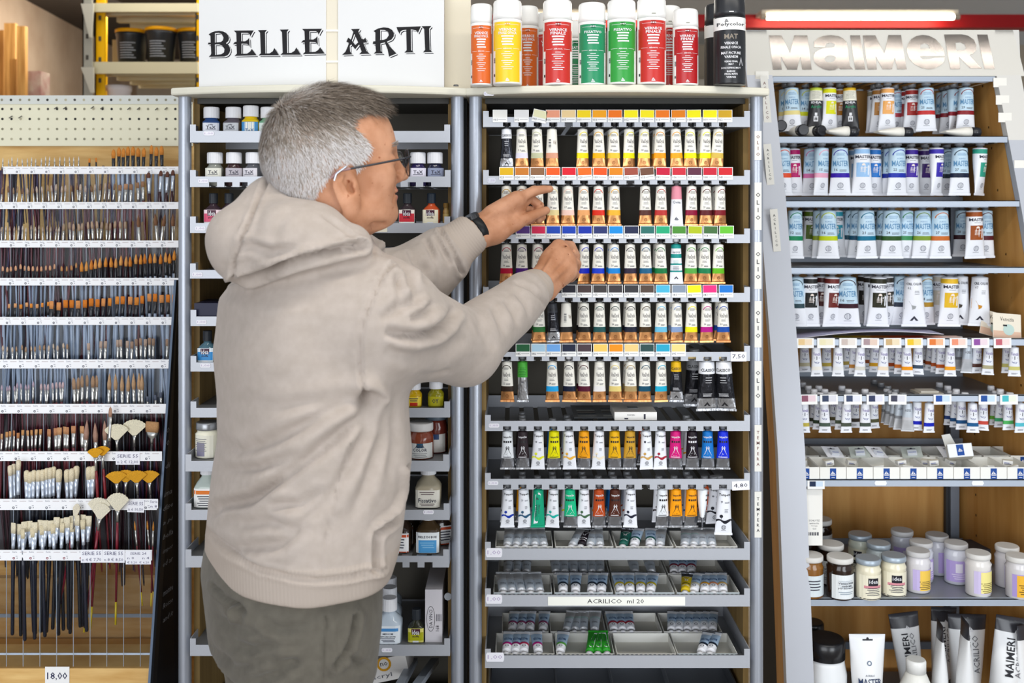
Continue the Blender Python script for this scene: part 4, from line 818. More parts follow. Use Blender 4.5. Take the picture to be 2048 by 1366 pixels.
# ---------- things on the cabinet tops ----------
ZT = CABZ+.0165
def can(px, ptop, pbot, D, col, dark, title, lines_, capc, label, no, w=62, kind='v', rot=0):
    x = X(px, D); h = Z(ptop, D)-ZT; r = (w/2)/F*D
    t = thing('spray_can', label, 'spray can', (x, D, ZT), (0, 0, R(rot)), 'spray cans on the cabinet top')
    Cm = M(col, .3); Wm = M('f0efec', .3); hc = h*.245; hb = h-hc
    def side(a, z):
        d = abs(((a-270+180) % 360)-180); q = z/hb
        lim = 56 if q < .52 else (74 if q < .84 else 66)
        if q < .03 or q > .965 or (kind == 'v' and (q < .02)): return Wm
        return Cm if d < lim else Wm
    if kind == 'p': side = lambda a, z: (M('1e1f22', .3) if (z/hb < .80 or z/hb > .985) else Wm)
    b = MB(); zs = [0, .003, .03*hb, .10*hb, .3*hb, .52*hb, .60*hb, .72*hb, .80*hb, .84*hb, .9*hb, .965*hb, hb*.985, hb]
    rings = [(z, r*(.97 if k == 0 else 1), r*(.97 if k == 0 else 1), 2) for k, z in enumerate(zs)]; rings += [(hb+.003, r*.93, r*.93, 2)]
    b.loft(rings, 48, side)
    fn = lambda e: (lambda x, z: (x, -math.sqrt(max(1e-9, (r+e)**2-x*x)), z)); T = CAPW
    def tx(s, z, hh, ww, m=T, bold=.02): b.decal(shift(text(s, hh*h, ww*r*2, bold), 0, z*hb), fn(.0008), m)
    if kind == 'v':
        b.decal(rectg(-r*.16, .90*hb, r*.16, .955*hb, 3), fn(.0007), M(dark, .4)); tx(no, .928, .018, .2)
        b.decal(rectg(-r*.75, .918*hb, -r*.18, .922*hb, 4), fn(.0008), T); b.decal(rectg(r*.18, .918*hb, r*.75, .922*hb, 4), fn(.0008), T)
        z = .84
        for s_ in title: tx(s_, z, .033, min(.62, .085*len(s_))); z -= .052
        z -= .01
        for k in range(4): b.decal(rectg(-r*(.42-.06*(k % 2)), z*hb, r*(.42-.05*(k % 3)), (z+.022)*hb, 5), fn(.0008), T); z -= .042
        b.decal(rectg(-r*.35, .528*hb, r*.35, .562*hb, 5), fn(.0007), Cm); tx('AEROSOL', .545, .016, .3)
        for s_ in (-1, 1): b.decal(rectg(s_*r*.38 if s_ > 0 else -r*.8, .543*hb, r*.8 if s_ > 0 else -r*.38, .547*hb, 3), fn(.0008), T)
        for k in range(9):
            z = .49-.032*k-(.01 if k > 3 else 0); ww = .2+.22*((k*5) % 3)/2
            b.decal(rectg(-r*ww, z*hb, r*ww, (z+.010)*hb, 5), fn(.0008), T)
        sail(b, fn(.0008), 0, .06*hb, r*.17, T)
        for k in range(7): b.decal(rectg(-r*.93, hb*(.33+.012*k), -r*.84, hb*(.335+.012*k+.003*(k % 2)), 1), fn(.0008), BLK)
        b.decal(rectg(-r*.93, hb*.12, -r*.86, hb*.16, 1), fn(.0008), BLK)
    else:
        tx('Polycolor', .875, .05, .85, BLK, .01); sail(b, fn(.0008), -r*.28, .93*hb, r*.14, BLK)
        tx('MAT', .70, .055, .42, M('8d8478', .4)); tx('VERNICE', .60, .03, .42); tx('FINALE OPACA', .54, .03, .62)
        tx('MAT PICTURE', .455, .03, .6); tx('VARNISH', .40, .03, .42); tx('VERNIS FINAL', .33, .02, .42); tx('MAT', .29, .02, .16); tx('SCHLUSSFIRNIS MATT', .235, .02, .6); tx('BARNIZ', .185, .02, .26); tx('FINAL MATE', .145, .02, .4); tx('VERNIS', .1, .02, .3)
        b.decal(shift(([(-r*.13, 0), (0, r*.55), (r*.13, 0), (r*.07, 0), (0, r*.35), (-r*.07, 0)], [(0, 1, 4, 5), (1, 2, 3, 4)]), r*.62, hb*.27), fn(.0008), M('a8a8ac', .4))
    obj('can_body', b, t)
    b = MB(); cm = M(capc, .35); q = 1.0 if kind == 'v' else .98
    b.loft([(hb+.0015, r*q, r*q, 2), (hb+hc*.25, r*q*.995, r*q*.995, 2), (h-.006, r*q*.97, r*q*.97, 2), (h-.0015, r*q*.9, r*q*.9, 2), (h, r*q*.8, r*q*.8, 2)], 40, cm)
    if px > 1290: b.decal(rectg(-r*.12, h-hc*.82, r*.16, h-hc*.78, 3), lambda x, z: (x, -math.sqrt((r*q+.0006)**2-x*x), z), M('8a8a7a' if kind == 'v' else 'e8e8e8', .4))
    obj('cap', b, t)
V = ['VERNICE', 'FINALE']; VO = ['VERNICE', 'FINALE OPACA']
RED = 'c42a22'; ORA = 'd9641a'
spec = [(963, 10, 2.115, ORA, 'a8480e', VO, '073', 'orange matt varnish spray can, leftmost on the cabinet top', 44),
 (1015, 2, 2.10, 'f2c81c', 'd8a80c', VO, '675', 'yellow varnish spray can standing in front of the orange ones', 58),
 (1055, 14, 2.20, ORA, 'a8480e', VO, '073', 'orange spray can just behind the right side of the yellow one', 44),
 (1078, 30, 2.30, 'a84a1c', '8a3410', VO, '073', 'dull orange spray can farthest back beside the first red one', 46),
 (1115, 2, 2.115, RED, '8e1a14', V, '081', 'red final varnish spray can, leftmost of the front red ones', 59),
 (1096, 28, 2.28, RED, '8e1a14', V, '081', 'red spray can hidden behind the leftmost front red one', 48),
 (1150, 44, 2.33, '1e7a4c', '145c38', ['FISSATIVO'], '049', 'dark green spray can in the shade between red and teal ones', 50),
 (1184, 8, 2.115, '1f8a5c', '14684a', ['FISSATIVO'], '049', 'teal green fixative spray can, left of the two front green ones', 55),
 (1243, 2, 2.10, '2f9a3c', '1c7028', ['FISSATIVO'], '047', 'grass green fixative spray can, right of the two front green ones', 57),
 (1303, -2, 2.10, RED, '8e1a14', V, '082', 'red spray can between the grass green and dark red ones', 58),
 (1336, 14, 2.20, RED, '8e1a14', V, '082', 'red spray can peeking out behind its larger red neighbour', 50),
 (1371, 20, 2.115, 'b01c20', '7e1216', V, '081', 'dark red spray can beside the gap before the black ones', 51)]
for (px, pt, D, c, dk, tl, no, lb, w) in spec: can(px, pt, 176, D, c, dk, tl, [], 'f2f1ee', lb, no, w*D/2.1 if 0 else w)
can(1436, 10, 176, 2.20, '1e1f22', '000000', [], [], '26272a', 'black matt varnish spray can half hidden behind its twin', '', 54, 'p', 30)
can(1459, -6, 176, 2.105, '1e1f22', '000000', [], [], '232428', 'front black matt varnish spray can with a white band', '', 63, 'p', -6)
# loose coin or screw on the board
b = MB(); b.loft([(0, .006, .006, 2), (.003, .005, .005, 2)], 12, M('6a6a6a', .4, .6)); o = obj('furniture_screw', b, None, (X(912, 2.115), 2.115, ZT)); tag(o, 'small grey furniture screw on the cabinet top beside the sign', 'screw')

# ---------- the BELLE ARTI sign ----------
DS = 2.155
xa, xb_ = X(398, DS), X(888, DS); sx = (xa+xb_)/2
t = thing('lettered_sign', 'big white sign box lettered in black above the jar cabinet', 'sign', (sx, DS, ZT))
hs = .36; PAP = M('dadada', .7)
for (pa, pb, yo) in ((398, 652, 0), (676, 888, 0)):
    b = MB(); b.box(X(pa, DS)-sx, yo, 0, X(pb, DS)-sx, yo+.012, hs, PAP); obj('paper_panel', b, t)
b = MB(); b.box(X(650, DS)-sx, .004, 0, X(678, DS)-sx, .012, hs, M('dcd4c2', .55)); b.box(X(652, DS)-sx, .0008, .31-.3, X(662, DS)-sx, .004, .013, PAP)
for z in (.055, .12): b.box(X(652, DS)-sx, .001, z, X(676, DS)-sx, .004, z+.004, M('f6f0e2', .3))
obj('seam_tape', b, t)
def trace(loops, ox_, oy_, k): return [[(X(ox_+x/k, DS), Z(oy_+y/k, DS)) for x, y in lp] for lp in loops]
B_ = [[(62,235),(110,205),(165,186),(235,178),(300,190),(350,215),(385,258),(396,300),(385,345),(345,382),(388,413),(410,455),(415,500),(400,545),(370,580),(320,600),(62,605),(95,575),(105,550),(97,402),(50,400),(58,372),(95,372),(92,260)],
      [(165,217),(230,211),(280,235),(306,290),(296,335),(260,362),(165,372)], [(165,402),(230,400),(285,422),(322,475),(315,530),(270,562),(168,575)]]
E_ = [[(475,175),(800,172),(745,270),(735,235),(700,212),(595,212),(597,350),(660,350),(700,325),(725,295),(735,440),(715,410),(690,392),(600,387),(600,555),(690,552),(740,520),(770,475),(845,580),(485,590),(525,552),(518,400),(490,395),(460,400),(490,362),(520,355),(515,215)]]
L_ = [[(870,168),(1015,165),(985,205),(992,550),(1060,548),(1110,515),(1140,460),(1215,580),(880,580),(918,545),(905,210)]]
mv = lambda lp, dx, dy: [[(x+dx, y+dy) for x, y in l] for l in lp]
A_ = [[(345,150),(490,145),(465,190),(522,312),(555,318),(580,290),(610,370),(548,375),(600,510),(655,555),(480,560),(520,520),(478,402),(415,480),(350,400),(325,425),(330,515),(365,565),(200,572),(255,520),(290,440),(312,378),(270,355),(300,290),(345,325),(385,195)], [(400,228),(360,340),(415,412),(464,368)]]
R_ = [[(715,180),(790,140),(880,122),(960,130),(1020,165),(1050,220),(1045,270),(1010,320),(935,355),(985,440),(1090,550),(970,600),(945,480),(900,368),(828,385),(832,510),(870,548),(718,550),(755,515),(745,400),(700,390),(712,350),(745,350),(745,205)], [(824,162),(900,165),(955,200),(965,250),(930,305),(885,325),(824,330)]]
T_ = [[(1090,118),(1490,105),(1440,215),(1430,185),(1400,168),(1325,155),(1330,495),(1375,532),(1220,535),(1258,495),(1250,160),(1190,168),(1155,190),(1142,230),(1110,170)]]
I_ = [[(1500,103),(1660,100),(1625,145),(1635,490),(1680,527),(1525,530),(1560,490),(1545,150)]]
LET = [('B', B_, 410), ('E', E_, 410), ('L', L_, 410), ('L', mv(L_, 358, -9), 410), ('E', mv(E_, 1117, -28), 410), ('A', A_, 660), ('R', R_, 660), ('T', T_, 660), ('I', I_, 660)]
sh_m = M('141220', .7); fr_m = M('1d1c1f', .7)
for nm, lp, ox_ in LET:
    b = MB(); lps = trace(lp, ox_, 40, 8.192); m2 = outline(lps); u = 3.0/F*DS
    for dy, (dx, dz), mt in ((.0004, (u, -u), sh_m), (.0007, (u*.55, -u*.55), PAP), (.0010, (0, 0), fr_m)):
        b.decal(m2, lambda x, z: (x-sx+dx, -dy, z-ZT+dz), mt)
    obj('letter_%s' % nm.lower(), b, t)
b = MB(); b.box(X(889, 2.19), 2.19, ZT, X(941, 2.19), 2.215, ZT+.36, M('e2d9c4', .5)); b.mats and None
tag(obj('cream_board', b), 'narrow cream board standing between the white sign and the spray cans', 'board')
t2 = thing('white_bottle', 'slim white cylinder standing behind the leftmost orange spray can', 'bottle', (X(944, 2.30), 2.30, ZT))
b = MB(); b.loft([(0, .012, .012, 2), (.15, .012, .012, 2), (.155, .01, .01, 2)], 20, M('f0ede6', .35)); obj('bottle_body', b, t2)
b = MB(); b.loft([(.155, .0115, .0115, 2), (.17, .011, .011, 2)], 20, M('e4e2dc', .35)); obj('cap', b, t2)
# ---------- the leaning shelf unit on the right ----------
PROF = [(60, 2.64), (150, 2.62), (400, 2.56), (680, 2.50), (900, 2.45), (1366, 2.40), (1500, 2.39)]
def DF(py):
    for (a, d0), (b_, d1) in zip(PROF[:-1], PROF[1:]):
        if py <= b_: return d0+(d1-d0)*(py-a)/(b_-a)
    return PROF[-1][1]
DB = 2.86
inL = [(150, 1545), (400, 1572), (680, 1594), (900, 1610), (1366, 1628), (1500, 1632)]
inR = [(150, 1993), (400, 2040), (680, 2087), (900, 2120), (1366, 2160), (1500, 2166)]
def itp(tab, py):
    for (a, d0), (b_, d1) in zip(tab[:-1], tab[1:]):
        if py <= b_: return d0+(d1-d0)*(py-a)/(b_-a)
    return tab[-1][1]
UX = 1.0
unit = thing('shelf_unit', 'leaning grey and wood shelf unit with a mirror lettered header', 'shelf unit', (UX, 2.6, 0))
STILE = M('b9bcc4', .4, .15); STWH = M('d9d6d0', .45); UW = M('cc9a58', .5, 0, 'wood', dark='b37f40', sc=(10, 10, .9)); SHM = M('a4adba', .4, .3, 'brushed')
def uadd(b, name, par=None): return obj(name, b, par or unit, (-UX, -2.6, 0))
def stile(side, w0, w1):
    ys = [60, 150, 280, 400, 540, 680, 800, 900, 1100, 1366, 1500]; b = MB(); tab = inL if side < 0 else inR
    prev = None
    for py in ys+['f']:
        if py == 'f': D, z = 2.385, 0.; xi = X(itp(tab, 1500), DF(1500)); w = w1
        else:
            D = DF(py); z = Z(py, D); xi = X(itp(tab, max(py, 150)), DF(max(py, 150)))
            w = w0+(w1-w0)*(py-60)/1440
            if py == 60: xi = X(1545-12 if side < 0 else 1990, D)
        a, c = (xi-w, xi) if side < 0 else (xi, xi+w)
        q = [(a, D, z), (c, D, z), (c, D+.025, z), (a, D+.025, z)]
        if prev:
            top, bt = prev, q
            mt = STWH if (side > 0 and (py != 'f' and py <= 280)) else STILE
            if py != 60: b.hexa(top, bt, mt)
        prev = q
    uadd(b, 'stile')
stile(-1, .067, .064); stile(1, .062, .064)
# wooden sides: follow the front profile back to the rear plane
for side in (-1, 1):
    tab = inL if side < 0 else inR; b = MB(); ys = [160, 280, 400, 540, 680, 800, 900, 1100, 1366, 1500]
    back = X(1893, 2.83)+.02
    if side > 0:
        fr = []; bk = []
        for py in ys: D = DF(py)+.026; x = X(itp(tab, py), DF(py)); z = Z(py, DF(py)); fr.append((x, D, z)); bk.append((1.245, DB, z))
        fr.append((fr[-1][0], 2.41, .0)); bk.append((1.245, DB, .0)); n = len(fr)
        o2 = [(p[0]+.018, p[1], p[2]) for p in fr+bk]
        b.add(fr+bk, [(k, k+1, n+k+1, n+k) for k in range(n-1)], UW); b.add(o2, [(k, k+1, n+k+1, n+k) for k in range(n-1)], UW)
        uadd(b, 'side_panel')
        b = MB()
        for k in range(26):      # shelf peg holes in two columns
            for fr_ in (.25, .8):
                z = .5+.055*k; py = 415+(1.5-z)/2.5*F; D0 = DF(py)+.026; x0 = X(itp(tab, py), DF(py)); y = D0+(DB-D0)*fr_; x = x0+(1.245-x0)*fr_
                b.add([(x-.001, y-.003, z-.003), (x-.001, y+.003, z-.003), (x-.001, y+.003, z+.003), (x-.001, y-.003, z+.003)], [(0, 1, 2, 3)], M('4a3218', .6))
        uadd(b, 'peg_holes')
    else:
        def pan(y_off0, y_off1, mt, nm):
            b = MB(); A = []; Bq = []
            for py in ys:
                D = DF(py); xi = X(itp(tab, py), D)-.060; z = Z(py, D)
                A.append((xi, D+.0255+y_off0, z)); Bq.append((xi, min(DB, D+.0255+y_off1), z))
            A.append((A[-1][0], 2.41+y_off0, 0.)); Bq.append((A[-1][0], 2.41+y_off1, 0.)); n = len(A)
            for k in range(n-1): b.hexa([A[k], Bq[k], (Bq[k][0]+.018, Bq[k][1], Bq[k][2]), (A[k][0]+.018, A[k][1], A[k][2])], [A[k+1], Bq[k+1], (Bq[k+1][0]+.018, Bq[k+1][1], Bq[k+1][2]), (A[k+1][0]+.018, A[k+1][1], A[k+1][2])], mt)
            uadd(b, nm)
        pan(0, .085, UW, 'side_panel'); pan(.086, .3, M('1c1a18', .6), 'dark_side_panel')  # rear black part stands in for the shadow gap behind the wood
b = MB(); b.box(.70, DB, 0, 1.25, DB+.015, Z(120, 2.7), UW); uadd(b, 'back_panel')
b = MB(); b.box(X(1900, 2.84), 2.835, 0, X(1917, 2.84), 2.859, Z(150, 2.7), M('7d8592', .4, .4)); b.box(X(1893, 2.84), 2.845, 0, X(1900, 2.84), 2.859, Z(150, 2.7), M('3a3a3c', .5)); uadd(b, 'rear_upright')
b = MB(); b.box(.66, DF(100), Z(151, DF(150)), 1.25, DB, Z(151, DF(150))+.012, M('8f8d86', .5)); uadd(b, 'top_panel')
# header
D0, D1 = DF(60), DF(150)
def HP(px, py, e=0.): D = D0+(D1-D0)*(py-60)/90; v = P(px, py, D); v.y -= e; return v
b = MB(); hq = [HP(1490, 60), HP(2026, 60), HP(2050, 152), HP(1494, 152)]
b.hexa([tuple(v) for v in hq], [(v.x, v.y+.02, v.z) for v in hq], M('dad6cd', .6)); hd = uadd(b, 'header_board')
k_ = 8.533; q2 = 1962.6
ML = [[[(65,135),(280,135),(425,445),(495,135),(720,135),(795,720),(635,720),(598,500),(545,720),(380,720),(265,490),(285,720),(135,720)]],
 [[(835,335),(832,245),(900,180),(1000,142),(1120,130),(1250,145),(1340,190),(1390,250),(1412,350),(1430,560),(1450,660),(1500,712),(1280,715),(1260,690),(1190,725),(1100,735),(1000,715),(900,660),(840,590),(822,510),(850,430),(920,380),(1020,350),(1150,338),(1185,325),(1185,280),(1120,260),(1040,275),(1020,338)], [(1010,540),(1030,500),(1080,480),(1150,480),(1200,505),(1195,555),(1150,590),(1080,597),(1030,580)]],
 [[(1450,135),(1620,135),(1712,718),(1537,718)]],
 [[(1665,135),(1880,135),(2033,450),(2103,130),(2318,130),(2413,715),(2258,715),(2210,510),(2163,715),(2008,715),(1885,490),(1905,718),(1750,718)]],
 [[(q2+x, y) for x, y in [(450,400),(470,290),(530,200),(620,145),(720,128),(830,140),(940,195),(1020,280),(1080,370),(1105,488),(680,490),(690,520),(740,545),(870,535),(900,518),(1100,515),(1085,590),(1020,650),(920,705),(820,718),(700,690),(590,630),(500,540)]], [(q2+x, y) for x, y in [(680,360),(685,300),(750,272),(815,290),(850,360)]]],
 [[(q2+x, y) for x, y in [(1090,120),(1390,118),(1500,140),(1600,210),(1640,300),(1630,400),(1580,448),(1520,470),(1740,700),(1540,700),(1345,500),(1360,712),(1200,712)]], [(q2+x, y) for x, y in [(1285,262),(1370,255),(1440,290),(1465,340),(1440,390),(1300,395)]]],
 [[(q2+x, y) for x, y in [(1655,122),(1830,122),(1955,708),(1780,708)]]]]
mir = M('5c5856', .10, 1.0, 'foil')
for nm, lp in zip('maimeri', ML):
    v2, f2 = outline([[(x, -y) for x, y in l] for l in lp]); b = MB()
    b.add([tuple(HP(1530+x/k_, 55-y/k_, .0012)) for x, y in v2], f2, mir); obj('letter_%s' % nm, b, hd)
for (px, py) in ((1524, 152), (2000, 165), (2005, 200), (2010, 235), (2042, 330)):
    D = DF(py)-.001; b = MB(); b.box(-.017, -.0005, -.012, .017, .0, .012, M('efece4', .5)); v = P(px, py, D); obj('blank_label', b, unit, (v.x-UX, v.y-2.6, v.z))
for (s, px, ya, yb, tl, ink) in (('ACRILICO', 1531, 152, 250, 4, FADE), ('ACRILICO', 1537, 288, 370, 4, INK), ('ACRILICO', 1550, 418, 503, 4, INK)):
    D = DF((ya+yb)/2)-.006; o = vtext(unit, s, X(px, D)-UX, D-2.6, Z(ya, D), Z(yb, D), .019, ink=ink); o.rotation_euler = (R(0), R(-5), 0); o.location.y -= .004

# shelves : (front top y, front bottom y, lip)
SH = {}
def shelf(k, y0, y1, rail=False, wood=True):
    D = DF((y0+y1)/2)+.004; z0, z1 = Z(y1, D), Z(y0, D); xl = X(itp(inL, y0), DF(y0))-.02; xr = X(itp(inR, y0), DF(y0))+.0
    b = MB(); b.box(xl, D, z0, xr, D+.002, z1, SHM); b.box(xl, D, z1-.002, xr, D+.012, z1, SHM)
    zf = z0+.003 if rail else z1-.003
    b.box(xl, D+.002, zf-.002, 1.255, DB-.03, zf, M('8b8f96', .4, .3)); b.box(xl, DB-.032, z0, 1.245, DB-.03, z1+.012, SHM)
    uadd(b, 'shelf'); SH[k] = (zf, D); return zf, D
b = MB(); D = DF(158); b.box(X(1546, D), D, Z(163, D), X(1990, D), D+.003, Z(153, D), SHM); uadd(b, 'front_rail')
shelf(1, 272, 285); shelf(2, 401, 413); shelf(3, 534, 546); shelf(4, 677, 691, True); shelf(5, 790, 803, True); shelf(6, 959, 973); shelf(7, 1198, 1212)
# wooden hanging rails under the upper shelves, running back
for k, (py, zz_) in enumerate([(166, None), (287, None), (415, None), (548, None)]):
    D = DF(py)+.03; z = Z(py, D); b = MB(); px = 1560
    while px < 1985+8*k: b.box(X(px, D)-.004, D, z-.0, X(px, D)+.004, DB-.04, z+.004, M('a87b42', .5) if k == 0 else M('6d6252', .5)); px += 27
    b.box(X(1552, D)-.01, D-.004, z+.0005, X(1975, D), D-.001, z+.004, SHM); b.box(X(1552, D)-.01, DB-.04, z+.0, X(1900, DB), DB-.035, z+.004, SHM)
    uadd(b, 'hanging_rail')

def urow(k, items, group, rown_, L, r, ytop, caph=.014, capm=CAPG, name='paint_tube', small=False):
    cnt = 0
    for it in items:
        px, kind, col = it[:3]; op = it[3] if len(it) > 3 else {}
        dep = op.get('d', 0); D = DF(ytop)+.045+.036*dep+(0 if not small else 0); cnt += 1
        z = Z(ytop, DF(ytop)+.045)+op.get('z', 0)*0
        l = L*op.get('s', 1); nm = {'am':'pale blue acrylic tube with a %s band','om':'white oil tube with a %s square','bk':'black acrylic tube with a %s collar','cc':'white tube with a torn %s patch','ve':'small watercolour tube with a %s band','sv':'small bare silver tube with a %s ring','sg':'crumpled silver tube with %s end'}[kind] % cname(col)
        lab = '%s, %s in the %s right hand row' % (nm, ordn(cnt), rown_)
        place_tube(kind, col, X(px, D), D, z, l, r*(op.get('w', 1)), lab, group, op.get('capm', capm), op.get('rot', random.uniform(-14, 14)), op.get('tilt', random.uniform(-1.2, 1.2)), var=cnt, caph=caph, capr=.6, name=name)
LB = .122; RB = .0178
urow(1, [(1571,'am','e8d890',{'d':1}),(1583,'am','e8d890',{'w':1.05}),(1611,'am','d8dc28',{'d':1}),(1632,'bk','c8d848',{'w':.95}),(1659,'om','dcdc18'),(1680,'om','a86c1c',{'d':1}),(1699,'bk','e0b428',{'w':.95}),
  (1748,'om','9a9480',{'d':2}),(1758,'om','b88040',{'d':1}),(1775,'om','e8a860',{}),(1790,'am','b8404c',{'d':2}),(1812,'om','a02c2c',{'d':2}),(1824,'om','a8302c',{'d':1}),(1852,'am','c03030',{'w':1.1}),(1885,'am','8a2430',{'d':3}),(1896,'am','8a2430',{'d':2}),(1908,'am','8a2430',{'d':1,'rot':40}),(1932,'am','8a2028',{'w':1.05})],
  'large paint tubes on the right unit', 'top', .112, RB*.95, 176)
urow(2, [(1566,'am','e0502c',{}),(1586,'om','b81868',{'d':1}),(1622,'am','d870a8',{'d':1}),(1643,'am','e8a8c0',{'rot':25}),(1680,'am','3418a0',{'w':1.1}),(1711,'om','8ab0d8',{'d':2}),(1724,'om','98c0e8',{'w':1.1}),(1748,'om','2c78c8',{'d':1}),(1770,'am','2838a0',{'d':2}),(1781,'am','1c2c98',{'d':1}),(1794,'am','2434a8',{'w':1.12}),(1822,'om','44289c',{'d':1}),(1850,'om','40246c',{'d':2}),(1873,'om','3c30a8',{'rot':36}),(1893,'am','24303c',{'d':2}),(1919,'am','182038',{'w':1.1}),(1960,'om','309a84',{'rot':40})],
  'large paint tubes on the right unit', 'second', LB, RB, 296)
urow(3, [(1590,'am','188458',{}),(1610,'om','3c3c30',{'d':3}),(1622,'om','58701c',{'d':2}),(1640,'am','8a9c2c',{'d':1}),(1656,'am','bccc18',{'w':1.1}),(1672,'om','309ab0',{'d':2}),(1690,'am','18404c',{'d':3}),(1704,'am','18485c',{'d':2}),(1716,'am','184c68',{'d':1}),(1732,'am','187090',{'w':1.12}),(1751,'om','2c3c28',{'d':3}),(1768,'am','285030',{'d':1}),(1783,'am','2c5424',{'w':1.15}),(1812,'am','408c58',{'d':.6}),(1845,'am','7c9830',{'w':1.08,'d':.3}),(1880,'am','c86c2c',{'w':1.1}),(1924,'am','402028',{'d':3}),(1948,'om','984c1c',{'w':1.1}),(1970,'am','582028',{'d':1})],
  'large paint tubes on the right unit', 'third', LB, RB, 421)
urow(4, [(1592,'am','304850',{}),(1620,'om','242424',{}),(1645,'om','502424',{'d':1}),(1664,'om','6c2824',{'rot':20}),(1694,'am','381824',{'w':1.2}),(1730,'om','2c2824',{'d':2}),(1742,'om','2c2824',{'d':1,'rot':24}),(1757,'om','2c2c1c',{'w':1.08}),(1772,'om','3a3630',{'d':1}),(1787,'am','384850',{'d':2}),(1803,'am','303848',{'d':1}),(1826,'cc','9ca0a0',{'w':1.15}),(1850,'am','b08830',{'d':1}),(1877,'om','d8d0c0',{'d':2}),(1899,'om','e0b428',{'w':1.12}),(1921,'cc','4a443c',{'d':1}),(1960,'cc','c88c2c',{'w':1.05,'d':.3})],
  'large paint tubes on the right unit', 'fourth', LB*1.02, RB*1.03, 554)
# loose black capped bottles lying on the first shelf
zf, Dq = SH[1]
def lying_bottle(px, D, yaw, L, r, label, tube=True, pitch=3):
    rm = Matrix.Rotation(R(yaw), 3, 'Z') @ Matrix.Rotation(R(90), 3, 'Y')   # local z -> +x
    t = thing('squeeze_tube', label, 'tube', (X(px, D), D, zf+r+.002), rm.to_euler(), 'squeeze tubes lying on the shelf')
    b = MB(); b.loft([(0, r*.18, r*1.25, 2), (L*.1, r*.35, r*1.2, 2), (L*.5, r*.75, r*1.08, 2), (L*.8, r, r, 2), (L, r, r, 2), (L+.001, r*.8, r*.8, 2)], 20, M('eeeae0', .4)); obj('tube_body', b, t)
    b = MB(); b.loft([(L+.0015, r*.97, r*.97, 2), (L+.014, r, r, 2), (L+.022, r*.95, r*.95, 2), (L+.025, r*.75, r*.75, 2)], 24, M('26262a', .25)); obj('cap', b, t)
lying_bottle(1652, DF(280)+.030, 5, .058, .014, 'cream squeeze tube with black cap lying on the shelf, leftmost of three')
lying_bottle(1752, DF(280)+.030, 4, .07, .013, 'cream squeeze tube with black cap lying under the orange tube')
lying_bottle(1886, DF(280)+.030, 3, .072, .013, 'cream squeeze tube with black cap lying beneath the dark red tubes')
for q, (px, py, D, w) in enumerate(((1568, 272, DF(280)+.04, 'leftmost'), (1598, 272, DF(280)+.025, 'middle'), (1622, 272, DF(280)+.05, 'rightmost'))):
    rm = Matrix.Rotation(R(-10+14*q), 3, 'Z') @ Matrix.Rotation(R(90), 3, 'X'); r = .0145
    t = thing('squeeze_tube', 'cream tube lying with its round black cap facing out, %s of three' % w, 'tube', (X(px, D), D+.05, zf+r+(.014 if q == 0 else .002)+.002), rm.to_euler(), 'squeeze tubes pointing outwards')
    b = MB(); L = .05; b.loft([(-.02, r*1.1, r*.4, 2), (L-.03, r*.97, r*.97, 2), (L, r*.97, r*.97, 2)], 20, M('e6e2d8', .4)); obj('tube_body', b, t)
    b = MB(); b.loft([(L+.0005, r, r, 2), (L+.022, r, r, 2), (L+.025, r*.85, r*.85, 2)], 24, M('1f1f23', .22)); obj('cap', b, t)

# small watercolour tubes with half-tint cards
zs4, D4 = SH[4]; zs5, D5 = SH[5]
def swcard(px, py, D, col, half, lab, name='watercolour swatch cards'):
    swatch(lab, px, py, D-.0015, .043, .024, col, random.uniform(-1.5, 1.5), '', half, group=name)
c4 = [(1610,'e8c890','f0dcc0'),(1652,'e8e0b8','ecE4c8'.lower()),(1696,'c8b8b0','e4dcd4'),(1740,'a89094','e0c8b8'),(1785,'c8a878','e8d8b8'),(1828,'e8c020','f0d890'),(1872,'e07830','f0b890'),(1917,'e89070','f2d0c4'),(1961,'8c4c9c','e8d4dc'),(2005,'c0606c','f0d8d4')]
for k, (px, a, b_) in enumerate(c4): swcard(px, 696, D4, a, b_, '%s half tint card, %s from the left above the upper watercolour tubes' % (cname(a), ordn(k+1)))
c5 = [(1617,'8c5468','e8d0d8'),(1658,'34405c','dcdce4'),(1706,'3c4868','e0e2ec'),(1751,'30385c','dcdcea'),(1795,'3c3c50','dcdce4'),(1885,'184ca0','c8dcf0'),(1975,'184c98','c4dcf0'),(2018,'48b8c0','e8ecdc')]
for k, (px, a, b_) in enumerate(c5): swcard(px, 809, D5, a, b_, '%s half tint card, %s from the left above the lower watercolour tubes' % (cname(a), ordn(k+1)))
def srow(items, D, ysh, rown_):
    for cnt, (px, col, dep, kind) in enumerate(items):
        Dd = D+.018+.026*dep; z = Z(ysh, D+.018)
        place_tube(kind, col, X(px, Dd), Dd, z, .072 if dep == 0 else .070, .0105, 'small %stube with a %s band, %s in the %s watercolour row' % ('silver ' if kind == 'sv' else '', cname(col), ordn(cnt+1), rown_),
                   'small watercolour tubes on the right unit', CAPW, random.uniform(-14, 14), random.uniform(-2, 2), var=cnt, caph=.010, name='watercolour_tube')
zt4 = 694
